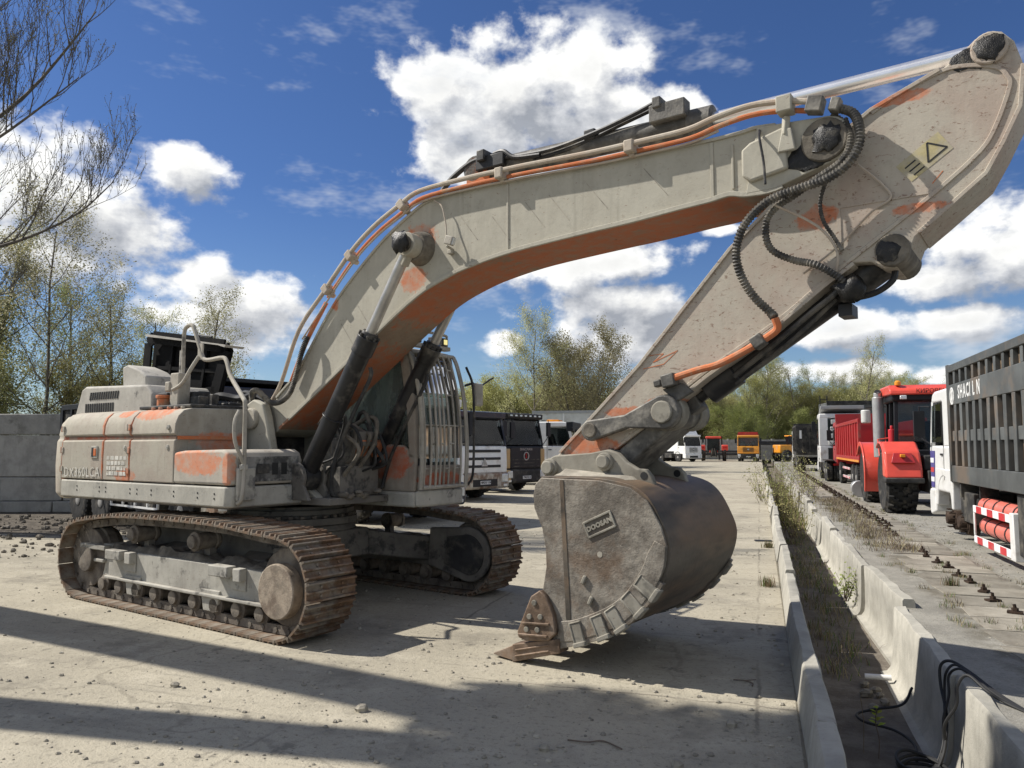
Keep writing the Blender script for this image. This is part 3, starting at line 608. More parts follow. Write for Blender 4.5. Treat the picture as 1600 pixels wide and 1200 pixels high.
for i in range(36):
    a = i*10; b.obox((.765*math.cos(R(a)), .765*math.sin(R(a)), 1.02), .05, .05, .03, Matrix.Rotation(R(a), 3, 'Z'))
b.build('bolt_ring', MT['chain'], sw)

# ---- upper deck
b = MB(); b.prism([(-2.74,-1.46),(.78,-1.46),(.80,-.55),(1.25,-.5),(1.25,.45),(1.6,.5),(1.6,1.28),(-2.74,1.42)], 1.19, 1.27, ax='xy'); b.build('deck', MT['framedark'], EX, .01)
b = MB()
b.prism([(-2.73,-1.5),(.78,-1.5),(.84,-1.44),(.84,-.53),(.70,-.53),(.70,-1.36),(-2.73,-1.36)], 1.21, 1.425, ax='xy'); sk = b.build('side_skirt', MT['skirt'], EX, .018)
b = MB()
for x in (-2.3,-1.75,-1.6,-1.05,-.9,-.6,-.15,.3,.6):
    for z in (1.30, 1.35): b.cyl((x,-1.504,z),(x,-1.496,z),.011,n=8)
b.build('skirt_bolts', MT['black'], sk)
b = MB(); pl_ = [(-2.76,-1.49),(-2.98,-1.46),(-3.2,-1.3),(-3.38,-.95),(-3.45,-.4),(-3.45,.4),(-3.38,.95),(-3.2,1.3),(-2.98,1.44),(-2.76,1.45)]
def loft(b, sections):                     # list of closed rings of equal length
    n = len(sections[0]); base = len(b.v)
    for ring in sections: b.v += [tuple(p) for p in ring]
    for i in range(len(sections)-1):
        for j in range(n): b.f.append((base+i*n+j, base+i*n+(j+1)%n, base+(i+1)*n+(j+1)%n, base+(i+1)*n+j)); b.m.append(0)
    b.f.append(tuple(base+j for j in range(n-1,-1,-1))); b.f.append(tuple(base+(len(sections)-1)*n+j for j in range(n))); b.m += [0,0]
def cwring(z, k): return [(-2.76 + (x+2.76)*k, y*(1-(1-k)*.35), z) for x, y in pl_]
loft(b, [cwring(1.17,.86), cwring(1.24,.97), cwring(1.6,1.0), cwring(1.92,.985), cwring(1.95,.93), cwring(2.0,.95), cwring(2.14,.90), cwring(2.23,.78), cwring(2.28,.55)][::-1])
b.f = [f[::-1] for f in b.f]; b.build('counterweight', MT['panel'], EX, .02, smooth=50)
PS = [(-1.497,1.44),(-1.502,1.7),(-1.497,1.915),(-1.462,1.93),(-1.462,1.968),(-1.497,1.985),(-1.488,2.10),(-1.455,2.19),(-1.39,2.255),(-1.28,2.285),(-.62,2.295),(-.62,1.44)]
doors = []
for i, (x0, x1) in enumerate(((-2.735,-1.705),(-1.69,-1.10),(-1.085,-.175))):
    b = MB(); b.prism(PS, x0, x1, ax='yz'); d = b.build('side_door' if i < 2 else 'fuel_tank', MT['panel'] if i < 2 else [MT['panel'], MT['tank']], EX, .012, 2, smooth=40); doors.append(d)
    if i == 2:
        for p in d.data.polygons:
            if p.normal.x > .9: p.material_index = 1
b = MB(); b.box(-2.74,-.18,-1.478,-1.44,1.932,1.966); b.build('body_stripe', MT['stripe'], EX)
b = MB(); b.box(-.19,-.155,-1.46,-.64,1.925,1.965); b.build('front_stripe', MT['pipeorange'], EX)
b = MB(); b.box(-1.965,-1.815,-1.515,-1.492,1.70,1.85); la = b.build('door_latch', MT['skirt'], doors[0], .006)
b = MB(); b.box(-1.945,-1.90,-1.519,-1.512,1.72,1.83); b.build('latch_recess', MT['ink'], doors[0])
b = MB(); b.box(-1.895,-1.835,-1.522,-1.512,1.73,1.82); b.build('latch_handle', MT['orange'], doors[0], .006)
MT['print'] = simple('worn_print', (0.58,0.56,0.50), 0.8, 0, 0.2, 9, 0.1, (0.36,0.33,0.27), 0.35)
MT['linedark'] = simple('dark_line', (0.20,0.185,0.155), 0.8, 0, 0.2, 14, 0.1, DUST, 0.62)
text('model_number', 'DX360LCA', MT['print'], doors[0], frame((-2.20,-1.506,1.52), (1,0,.02), (0,0,1)), .17, .001, 1.12, .0, 1.0)
b = MB(); rr = random.Random(4)
for r in range(4):
    x = -1.60
    while x < -1.20:
        w_ = rr.uniform(.03,.09); b.box(x, x+w_, -1.5035, -1.499, 1.50+r*.062, 1.545+r*.062); x += w_ + rr.uniform(.01,.03)
b.build('worn_label', MT['print'], doors[1])
for dr_, x, z in ((0,-2.72,1.56),(0,-2.72,1.80),(1,-1.12,1.56),(1,-1.12,1.80),(0,-2.72,2.07),(1,-1.12,2.07)):
    b = MB(); b.box(x-.02,x+.03,-1.512,-1.49,z-.035,z+.035); b.cyl((x-.022,-1.508,z-.04),(x-.022,-1.508,z+.04),.009,n=8); b.build('door_hinge', MT['panel'], doors[dr_], .004)
for dr_, x, z in ((1,-1.20,1.83),(2,-.30,1.84),(2,-.30,2.06)):
    b = MB(); b.cyl((x,-1.51,z),(x,-1.49,z),.028,n=16); b.cyl((x,-1.514,z),(x,-1.508,z),.012,n=10); b.build('door_lock', MT['skirt'], doors[dr_], .003)
for x in (-.95,-.80,-.62,-.48,-.34):
    b = MB(); b.cyl((x,-1.30,2.28),(x,-1.30,2.31),.03,n=10); b.build('top_bolt', MT['panel'], doors[2], .005)
# toolbox
b = MB(); b.prism([(-.185,1.44),(-.185,1.78),(.0,1.80),(.70,1.815),(.79,1.78),(.825,1.70),(.83,1.44)], -1.495, -.535); tb = b.build('toolbox', MT['toolbox'], EX, .030, 3, smooth=45)
MT['toolfront'] = dusty('toolbox_front', under=(0.035,0.035,0.037), general=0.24, dark=0.3, dust=(0.34,0.33,0.30), dust2=(0.22,0.215,0.2))
b = MB(); b.prism([(-1.40,1.47),(-1.40,1.74),(-.60,1.74),(-.60,1.47)], .829, .838, ax='yz'); b.build('toolbox_front', MT['toolfront'], tb, .006)
for y in (-.92,-.80): 
    b = MB(); b.box(.836,.842,y-.04,y+.035,1.54,1.67); b.build('vent_slot', MT['ink'], tb)
b = MB(); b.box(.836,.85,-1.16,-1.0,1.56,1.66); b.build('step_plate', MT['blackdust'], tb, .005)
# hood and engine bay
b = MB(); b.prism([(-3.25,2.24),(-3.08,2.62),(-2.98,2.66),(-1.45,2.62),(-1.32,2.50),(-1.30,2.24)], -1.12, -.25); hd = b.build('engine_hood', MT['hood'], EX, .03, 3, smooth=45)
b = MB()
for i in range(13):
    x = -2.95 + i*.058
    b.box(x, x+.03, -1.128, -1.118, 2.30, 2.42); b.prism([(x+.10,2.47),(x+.13,2.47),(x+.155,2.57),(x+.125,2.57)], -1.128, -1.118)
b.build('vent_slot', MT['ink'], hd)
b = MB(); b.prism([(-2.33,2.62),(-2.36,2.90),(-2.24,2.93),(-1.93,2.84),(-1.78,2.76),(-1.75,2.60)], -.95, -.55); b.build('air_intake', MT['hood'], EX, .02)
cv = [(-3.08,2.70),(-3.02,3.36),(-2.90,3.44),(-1.17,3.18),(-1.14,3.12),(-1.35,2.56),(-1.6,2.55)]
b = MB(); b.prism(cv, -.14, -.10); cover = b.build('open_hood', MT['matt'], EX)
b = MB()
for (x0, z0), (x1, z1) in zip(cv, cv[1:] + cv[:1]): b.bar((x0,-.22,z0),(x1,-.22,z1), .18, .03, (0,1,0))
b.build('hood_rim', MT['matt'], cover)
b = MB(); b.bar((-2.55,-.17,2.66),(-2.45,-.17,3.34),.05,.04,(0,1,0)); b.bar((-1.75,-.17,2.6),(-1.62,-.17,3.22),.05,.04,(0,1,0)); b.bar((-2.9,-.17,3.0),(-1.3,-.17,2.85),.05,.03,(0,1,0)); b.build('hood_rib', MT['matt'], cover)
b = MB(); b.prism([(-2.92,3.44),(-1.15,3.18),(-1.0,3.14),(-.98,3.17),(-2.88,3.47)], -.34, -.05); b.build('hood_lip', MT['hood'], cover)
b = MB(); b.tube([(-1.85,-.16,3.33),(-1.85,-.16,3.39),(-1.55,-.16,3.345),(-1.55,-.16,3.28)], .014); b.build('hood_handle', MT['black'], cover)
b = MB(); rr = random.Random(9)
b.box(-1.25,-.25,-.55,.4,1.3,2.34); b.box(-1.28,-.2,-1.3,-.55,2.29,2.33)
for i in range(16):
    x, y = rr.uniform(-1.2,-.35), rr.uniform(-1.1,.2); s_ = rr.uniform(.05,.16); b.box(x-s_,x+s_,y-s_*.7,y+s_*.7,2.3,2.36+rr.uniform(.0,.16))
b.build('engine_bay', MT['blackdust'], EX, .012)
b = MB(); b.tube(spline([(-1.3,-.35,2.42),(-1.0,-.4,2.5),(-.7,-.3,2.46),(-.35,-.35,2.5)]), .045); b.tube(spline([(-1.1,-.1,2.4),(-.8,-.15,2.55),(-.4,-.1,2.42)]), .03); b.build('engine_hose', MT['black'], EX)
b = MB(); b.cyl((-.93,-1.2,2.28),(-.93,-1.2,2.42),.07,n=16); b.cyl((-.93,-1.2,2.42),(-.93,-1.2,2.46),.085,n=16); b.build('filler_cap', MT['pipeorange'], EX, .008)
b = MB(); b.tube(spline([(-1.25,-.85,2.55),(-1.18,-.85,2.62),(-1.14,-.85,2.72),(-1.13,-.85,3.05)],5), .03, 10); b.build('exhaust_pipe', MT['hood'], EX)
MT['rail'] = dusty('handrail', under=(0.05,0.05,0.05), general=0.1, dark=0.2, dust=(0.44,0.41,0.35))
b = MB(); b.tube(spline([(-.66,-1.12,2.45),(-.67,-1.12,3.0),(-.66,-1.12,3.22),(-.60,-1.12,3.28),(-.50,-1.12,3.28),(-.44,-1.12,3.2),(-.29,-1.12,2.92),(-.24,-1.12,2.86),(-.13,-1.12,2.845),(.15,-1.14,2.85),(.27,-1.17,2.79),(.42,-1.22,2.62),(.82,-1.34,2.36),(.885,-1.36,2.28),(.89,-1.36,2.0),(.89,-1.36,1.5),(.89,-1.38,1.30),(.85,-1.4,1.25)],4), .024, 10); b.build('handrail', MT['rail'], EX)
b = MB(); b.tube(spline([(.9,-1.44,2.22),(.9,-1.49,2.10),(.9,-1.48,1.9),(.9,-1.40,1.73),(.89,-1.36,1.66)],4), .02, 8); b.build('grab_rail', MT['rail'], EX)
b = MB(); b.box(-.80,-.62,-1.2,-1.04,2.28,2.72); b.box(-.88,-.78,-1.22,-1.05,2.5,2.62); b.box(-.9,-.55,-1.25,-1.0,2.28,2.33); b.build('rail_post', MT['rail'], EX, .015)
b = MB(); b.tube(spline([(-.74,-1.2,2.52),(-.6,-1.2,2.56),(-.5,-1.2,2.62),(-.42,-1.18,2.74),(-.33,-1.13,2.9)],4), .022, 8); b.box(-.36,-.27,-1.13,-1.11,2.86,3.05); b.build('rail_brace', MT['rail'], EX)
b = MB(); b.box(.84,.88,-1.42,-1.2,1.28,1.62); b.box(.86,.91,-1.40,-1.32,1.60,1.66); b.build('rail_bracket', MT['skirt'], EX, .01)
# boom foot towers
b = MB()
for y0, y1 in ((-.50,-.385),(.385,.50)):
    b.prism([(-.55,1.26),(-.42,2.1),(-.33,2.34),(-.15,2.42),(.02,2.36),(.10,2.2),(.22,1.75),(.75,1.45),(1.05,1.26)], y0, y1)
b.box(-.5,.9,-.385,.385,1.26,1.42); b.build('boom_tower', MT['boom'], EX, .02)
disc_pad('foot_pin', -.15, -.56, .56, 2.18, .13, MT['mudlight'], EX, .02)
# cab
cb = MB(); cb.box(-.05,1.66,.42,1.33,1.13,1.31); cb.prism([(1.66,.42),(1.72,.5),(1.74,.9),(1.72,1.25),(1.66,1.33)], 1.13, 1.33, ax='xy'); cb.build('cab_floor', MT['skirt'], EX, .05, 3)
c = MB()
c.prism([(-.02,1.31),(1.64,1.31),(1.66,1.72),(1.45,1.86),(.1,1.92),(-.02,1.92)], .45, .50)           # right lower wall
c.prism([(-.02,1.31),(1.64,1.31),(1.66,1.55),(-.02,1.55)], 1.25, 1.30)
c.box(-.02,.03,.45,1.30,1.31,1.95)
for y0, y1 in ((.45,.53),(1.22,1.30)):
    c.prism([(-.02,1.9),(.10,1.9),(.14,2.98),(-.02,2.98)], y0, y1)
    c.prism([(1.54,1.7),(1.66,1.7),(1.63,2.3),(1.50,2.98),(1.36,2.98),(1.49,2.3)], y0, y1)
c.prism([(1.60,1.31),(1.67,1.31),(1.69,1.62),(1.62,1.62)], .5, 1.25)
c.build('cab_shell', MT['cab'], EX, .02)
c = MB(); c.prism([(-.06,2.96),(1.5,2.96),(1.46,3.03),(1.3,3.07),(.1,3.09),(-.06,3.04)], .43, 1.32); c.build('cab_roof', MT['cab'], EX, .03, 3)
c = MB(); c.prism([(.10,1.90),(1.50,1.84),(1.56,1.84),(1.46,2.4),(1.36,2.97),(.14,2.97)], .470, .478); c.build('side_window', MT['dustyglass'], EX)
c = MB(); c.prism([(.03,1.55),(1.62,1.55),(1.62,1.8),(1.52,2.4),(1.38,2.97),(.03,2.97)], 1.268, 1.276); c.build('side_window', MT['cabglass'], EX)
FP = [(1.68,1.34),(1.70,1.7),(1.69,2.1),(1.64,2.5),(1.54,2.85),(1.47,2.99)]
c = MB()
for (xa, za), (xb, zb) in zip(FP[1:], FP[2:]): c.add([(xa-.03,.5,za),(xa-.03,1.25,za),(xb-.03,1.25,zb),(xb-.03,.5,zb)], [(0,1,2,3)])
c.build('windshield', MT['cabglass'], EX)
c = MB(); c.box(.0,.012,.53,1.22,1.95,2.96); c.build('rear_window', MT['cabglass'], EX)
c = MB(); c.box(.25,.75,.62,1.12,1.32,1.75); c.hexa([(.2,.64,1.75),(.42,.64,1.75),(.42,1.1,1.75),(.2,1.1,1.75),(.08,.66,2.5),(.24,.66,2.5),(.24,1.08,2.5),(.08,1.08,2.5)]); c.build('operator_seat', MT['inside'], EX, .04)
c = MB(); c.box(.5,.9,.55,.64,1.32,1.9); c.box(.5,.9,1.1,1.2,1.32,1.85); c.bar((1.35,.7,1.32),(1.25,.7,1.95),.06,.06); c.box(1.3,1.5,.52,.7,1.32,2.05); c.bar((1.4,.95,1.32),(1.3,.95,1.8),.03,.03); c.bar((1.4,1.05,1.32),(1.3,1.05,1.8),.03,.03); c.build('control_console', MT['inside'], EX, .01)
gs = []
for i in range(9):
    y = .50 + i*.094; gm = MB(); gm.tube(spline([(x+.055+.02*math.sin(i), y, z) for x, z in FP], 4), .014, 6); gm.build('guard_bar', MT['rail'], EX)
c = MB()
for k, (x, z) in enumerate(((1.755,1.58),(1.755,1.88),(1.745,2.1),(1.70,2.48),(1.62,2.8))):
    for j in range(4): 
        y = .50 + (j*2 + (k%2))*.094; c.cyl((x-.012,y,z),(x-.012,min(1.27,y+.094*(1 if k != 2 else 2)),z),.010,n=6)
c.build('guard_crossbar', MT['rail'], EX)
c = MB(); c.tube([(1.53,.48,2.99),(1.53,1.28,2.99)], .025); c.tube([(1.74,.48,1.36),(1.74,1.28,1.36)], .025); c.tube(spline([(x+.05,.455,z) for x, z in FP],4), .026); c.tube(spline([(x+.05,1.30,z) for x, z in FP],4), .026); c.build('guard_frame', MT['rail'], EX)
c = MB(); c.bar((1.42,.42,3.10),(1.42,1.30,3.10),.10,.05); c.tube(spline([(1.42,.42,3.11),(1.42,.42,3.24),(1.42,.5,3.28),(1.42,1.2,3.28),(1.42,1.28,3.24),(1.42,1.28,3.11)],4), .018, 8); lb = c.build('light_bar', MT['rail'], EX)
for i, y in enumerate((.52,.70,1.03,1.20)):
    c = MB(); c.box(1.36,1.47,y-.05,y+.05,3.13,3.235); l_ = c.build('lamp_housing', MT['blackdust'], lb, .012)
    c = MB(); c.box(1.468,1.478,y-.033,y+.033,3.15,3.215); c.build('lamp_lens', MT['worklamp'] if i > 1 else MT['lamp'], lb, .006)
c = MB(); c.tube(spline([(1.70,1.34,2.86),(1.78,1.38,2.6),(1.80,1.38,2.0),(1.80,1.36,1.5),(1.74,1.33,1.36)],4), .016, 8); c.tube([(1.70,1.32,2.62),(1.72,1.46,2.66),(1.74,1.52,2.62)], .016); c.build('mirror_arm', MT['blackdust'], EX)
c = MB(); c.box(1.72,1.79,1.43,1.60,2.36,2.66); c.build('mirror', MT['rail'], EX, .03, 3)
c = MB(); c.tube([(1.76,1.60,2.64),(1.80,1.72,2.72),(1.81,1.78,2.745)], .012); c.build('mirror_stalk', MT['black'], EX)

# ---- boom
BB = [(.10,2.02),(.34,2.17),(1.37,2.82),(1.83,3.12),(2.37,3.44),(2.81,3.60),(3.17,3.68),(3.65,3.745),(4.41,3.795),(4.89,3.82),(5.34,3.855),(5.59,3.87),(5.76,3.89),(5.90,3.86),(6.13,3.86),(6.35,3.94)]
BT = [(-.02,2.36),(.20,2.52),(.46,2.72),(.68,2.99),(1.13,3.53),(1.76,4.05),(2.24,4.33),(2.58,4.45),(3.22,4.46),(3.83,4.43),(4.41,4.41),(5.13,4.395),(5.6,4.38),(5.87,4.385),(6.0,4.395),(6.30,4.36)]
sB = [(p.x, p.z) for p in spline(P3(BB,0), 4)]; sT = [(p.x, p.z) for p in spline(P3(BT,0), 4)]
b = MB(); b.prism(sB + sT[::-1] + arc(-.15,2.18,.22,70,300,12), -.335, .335)
for y0, y1 in ((-.37,-.275),(.275,.37)):
    b.prism([(6.0,4.39),(5.9,3.86),(6.13,3.86)] + arc(6.51,4.16,.19,-55,95,12) , y0, y1)
boom = b.build('boom', MT['boom'], EX, .008)
def ribbon(name, line, y0, y1, th, mat, parent):
    b = MB(); n = len(line)
    for i, (x, z) in enumerate(line):
        x0, z0 = line[max(0,i-1)]; x1, z1 = line[min(n-1,i+1)]; t = Vector((x1-x0,0,z1-z0)).normalized(); nn = Vector((-t.z,0,t.x))
        for s_, y in ((-1,y0),(-1,y1),(1,y1),(1,y0)): b.v.append(tuple(Vector((x,y,z)) + nn*s_*th/2))
    for i in range(n-1):
        for j in range(4): b.f.append((i*4+j, i*4+(j+1)%4, (i+1)*4+(j+1)%4, (i+1)*4+j)); b.m.append(0)
    b.f += [(0,1,2,3),(n*4-1,n*4-2,n*4-3,n*4-4)]; b.m += [0,0]
    return b.build(name, mat, parent, .004)
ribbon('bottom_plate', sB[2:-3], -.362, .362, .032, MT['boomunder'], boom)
ribbon('bottom_flange', sB[4:-3], -.368, -.340, .040, MT['boom'], boom)
ribbon('top_plate', sT[2:-2], -.355, .355, .028, MT['boom'], boom)
b = MB(); b.box(3.53,3.555,-.345,-.33,3.76,4.42); b.box(5.60,5.63,-.345,-.33,3.90,4.36); b.box(5.78,5.80,-.348,-.33,3.93,4.30); b.build('weld_seam', MT['boom'], boom, .004)
b = MB(); b.prism([(5.88,4.00),(5.88,4.21),(5.95,4.26),(6.22,4.33),(6.24,3.99),(5.95,3.94)], -.41, -.335); b.build('fork_block', MT['boom'], boom, .02, 3)
b = MB(); b.prism([(2.86,4.44),(2.84,4.82),(2.93,4.90),(3.06,4.86),(3.22,4.45)], -.12, -.09); b.prism([(2.86,4.44),(2.84,4.82),(2.93,4.90),(3.06,4.86),(3.22,4.45)], .09, .12); b.build('cylinder_bracket', MT['orange'], boom, .006)
def lump(name, c, r, mat, parent, seed, ax=(1,.5,1), n=14):   # gob of grease or mud
    b = MB(); pr = []; N2 = n//2
    for i in range(1, N2):
        for j in range(n):
            a, e = 2*math.pi*j/n, math.pi*i/N2 - math.pi/2; d = Vector((math.cos(a)*math.cos(e), math.sin(a)*math.cos(e), math.sin(e)))
            k = r*(1 + .35*mnoise.noise(d*2.2 + Vector((seed,seed*2,0))) + .2*mnoise.noise(d*6 + Vector((seed,0,3)))); b.v.append((c[0]+d.x*k*ax[0], c[1]+d.y*k*ax[1], c[2]+d.z*k*ax[2]))
    for i in range(N2-2):
        for j in range(n): b.f.append((i*n+j, i*n+(j+1)%n, (i+1)*n+(j+1)%n, (i+1)*n+j)); b.m.append(0)
    b.f += [tuple(range(n-1,-1,-1)), tuple(range((N2-2)*n,(N2-1)*n))]; b.m += [0,0]
    return b.build(name, mat, parent, smooth=60)
# boom cylinders
for sg in (-1, 1):
    y = .52*sg; a, q = Vector((.87,y,1.50)), Vector((2.42,y,3.94)); d = (q-a).normalized()
    b = MB(); b.cyl(a + d*.10, a + d*1.62, .103, n=24); b.cyl(a + d*1.60, a + d*1.80, .120, n=24); b.cyl(a + d*.78, a + d*.80, .119, n=24)
    b.cyl(a + d*1.80, a + d*1.86, .10, .085, n=20); b.cyl(a - Vector((0,.1,0)), a + Vector((0,.1,0)), .15, n=20)
    cy = b.build('boom_cylinder', MT['cylblack'], EX, .006)
    b = MB(); b.cyl(a + d*1.8, q - d*.08, .058, n=20); b.build('cylinder_rod', MT['rod'], cy)
    b = MB(); b.cyl(q - Vector((0,.07,0)), q + Vector((0,.07,0)), .125, n=20); b.bar(q - d*.22, q, .13, .10, (0,1,0)); b.build('rod_eye', MT['boom'], cy, .008)
    b = MB()
    for k in range(8):
        aa = k*45; u1 = d.orthogonal().normalized(); u2 = d.cross(u1); p = a + d*1.80 + (u1*math.cos(R(aa)) + u2*math.sin(R(aa)))*.105; b.cyl(p, p + d*.035, .016, n=6)
    b.build('gland_bolts', MT['blackdust'], cy)
    b = MB(); e = Vector((.10,-.05*sg,-.10)); b.tube(spline([a + d*1.55 + e*1.1, a + d*1.45 + e*1.45, a + d*1.0 + e*1.4, a + d*.5 + e*1.5, a + d*.25 + e*1.9, a + d*.1 + e*2.4],5), .022, 8); b.build('cylinder_pipe', MT['blackdust'], cy)
    b = MB()
    for y0, y1 in ((y-.17,y-.125),(y+.125,y+.17)): b.prism([(.45,1.25),(.62,1.45)] + arc(.87,1.5,.17,140,-30,8) + [(1.12,1.25)], y0, y1)
    b.build('cylinder_bracket', MT['framedark'], EX, .008)
b = MB(); b.cyl((2.42,-.66,3.94),(2.42,.66,3.94),.085,n=22); b.cyl((2.42,-.46,3.94),(2.42,-.33,3.94),.15,.19,n=26); b.cyl((2.42,.33,3.94),(2.42,.46,3.94),.19,.15,n=26); b.build('boom_pin', MT['mud'], EX, .006)
lump('pin_grease', (2.42,-.67,3.94), .115, MT['grease'], EX, 3, (1,.45,1))
# boom plumbing
p1 = [(-.06,2.36),(.16,2.64),(.58,3.22),(1.0,3.63),(1.43,4.03),(1.79,4.27),(2.17,4.44),(2.47,4.545),(3.12,4.555),(3.52,4.545),(3.82,4.535),(4.52,4.50),(5.03,4.49),(5.44,4.49),(5.69,4.535),(5.98,4.56),(6.26,4.52),(6.50,4.45)]
b = MB(); b.tube(spline([(x,-.33 if i < 2 else -.43,z-.01) for i, (x, z) in enumerate(p1)],5), .025, 10); b.build('boom_pipe', MT['pipe'], boom)
b = MB(); b.tube(spline([(x,-.36,z-.06) for x, z in p1[3:]],5), .022, 10); b.build('boom_pipe', MT['pipeorange'], boom)
b = MB(); b.tube(spline([(x,.16,z-.02) for x, z in p1[2:]],5), .028, 10); b.tube(spline([(x,.26,z-.02) for x, z in p1[2:]],5), .028, 10); b.build('boom_pipe', MT['pipeorange'], boom)
b = MB(); b.tube(spline([(x,-.375,z-.105) for x, z in p1[2:15]],5), .011, 6); b.build('grease_line', MT['pipe'], boom)
for x, z in ((1.04,3.66),(1.42,4.0),(2.21,4.44),(3.51,4.52),(4.91,4.47)):
    t_ = 0 if x > 2.4 else R(-38); b = MB(); b.obox((x,-.40,z-.01), .09,.13,.11, Matrix.Rotation(t_,3,'Y')); b.obox((x,-.35,z-.06), .05,.10,.06, Matrix.Rotation(t_,3,'Y')); b.build('pipe_clamp', MT['pipe'], boom, .012)
b = MB(); b.obox((6.24,-.41,4.485),.12,.14,.13,Matrix.Identity(3)); b.bar((6.24,-.40,4.40),(6.23,-.41,4.25),.05,.05); b.prism([(6.17,4.12),(6.31,4.12),(6.28,4.30),(6.21,4.30)],-.43,-.41); b.build('pipe_clamp', MT['boom'], boom, .012)
b = MB(); b.obox((6.46,-.41,4.43),.12,.12,.12,Matrix.Rotation(R(15),3,'Y')); b.obox((6.60,-.40,4.40),.07,.10,.10,Matrix.Rotation(R(20),3,'Y')); b.build('hose_union', MT['link'], boom, .01)
def corrugated(name, pts, r, mat, parent, pitch=.016, n=10):
    path = resample(spline(pts, 12), pitch/2); b = MB(); b.tube(path, lambda k: r*(1.10 if k % 2 else .80), n); return b.build(name, mat, parent, smooth=0)
h1 = [(6.6, -0.35, 4.4), (6.72, -0.39, 4.31), (6.77, -0.45, 4.16), (6.76, -0.47, 4.02), (6.68, -0.48, 3.9), (6.54, -0.49, 3.82), (6.33, -0.5, 3.78), (6.14, -0.5, 3.74), (5.99, -0.49, 3.65), (5.89, -0.48, 3.53), (5.84, -0.46, 3.36), (5.87, -0.43, 3.18), (5.95, -0.39, 3.02), (6.05, -0.33, 2.9), (6.1, -0.36, 2.84)]
corrugated('arm_hose', h1, .034, MT['hose'], EX, .026)
h2 = [(6.56, -0.33, 4.36), (6.66, -0.35, 4.24), (6.69, -0.39, 4.09), (6.63, -0.41, 3.96), (6.46, -0.42, 3.86), (6.29, -0.43, 3.76), (6.15, -0.43, 3.69), (6.07, -0.41, 3.6), (6.06, -0.39, 3.46), (6.11, -0.37, 3.36), (6.25, -0.33, 3.28), (6.41, -0.36, 3.22), (6.54, -0.32, 3.13), (6.6, -0.28, 3.07)]
corrugated('arm_hose', h2, .028, MT['hose'], EX, .024)
h3 = [(6.66, -0.36, 4.3), (6.7, -0.37, 4.12), (6.62, -0.4, 3.97), (6.53, -0.39, 3.86), (6.46, -0.35, 3.71), (6.47, -0.33, 3.56), (6.54, -0.31, 3.42), (6.6, -0.32, 3.3)]
corrugated('arm_hose', h3, .016, MT['hose'], EX, .022)
b = MB(); b.tube(spline([(6.02,-.36,4.36),(6.05,-.47,4.25),(6.08,-.48,4.05),(6.10,-.52,3.86)],5), .010, 6); b.build('grease_hose', MT['black'], boom)
b = MB(); b.tube(spline([(6.15,-.46,3.70),(6.35,-.36,3.58),(6.48,-.33,3.46),(6.56,-.31,3.30),(6.54,-.28,3.16)],5), .010, 6); b.tube(spline([(6.72,-.30,3.95),(6.88,-.27,3.77),(6.93,-.27,3.66),(6.80,-.27,3.58),(6.55,-.27,3.35),(6.30,-.27,3.18)],5), .009, 6); b.build('grease_line', MT['pipe'], EX)
corrugated('foot_hose', [(.73,-.42,3.13),(.68,-.46,2.95),(.60,-.47,2.68),(.50,-.47,2.48),(.34,-.47,2.38),(.16,-.47,2.37),(.0,-.46,2.45),(-.15,-.45,2.53),(-.32,-.4,2.5),(-.4,-.3,2.3)], .032, MT['hose'], EX, .02)
b = MB(); b.tube(spline([(.42,-.39,2.62),(.60,-.39,2.95),(.72,-.38,3.16),(.95,-.34,3.52)],5), .026, 8); b.build('boom_pipe', MT['pipeorange'], boom)
# lamp on the boom side
b = MB(); b.obox((2.90,-.45,3.93),.10,.06,.09,Matrix.Rotation(R(20),3,'Y')); b.bar((2.86,-.34,3.86),(2.86,-.45,3.88),.03,.02); b.obox((2.84,-.36,3.84),.06,.05,.05,Matrix.Identity(3)); wl = b.build('boom_lamp', MT['rail'], boom, .01)
b = MB(); b.obox((2.955,-.45,3.912),.006,.045,.07,Matrix.Rotation(R(20),3,'Y')); b.build('lamp_lens', MT['lamp'], boom)
b = MB(); b.tube(spline([(2.62,-.37,4.42),(2.74,-.39,4.33),(2.80,-.40,4.15),(2.83,-.42,4.02),(2.84,-.42,3.92)],5), .008, 6); b.build('lamp_cable', MT['pipe'], boom)
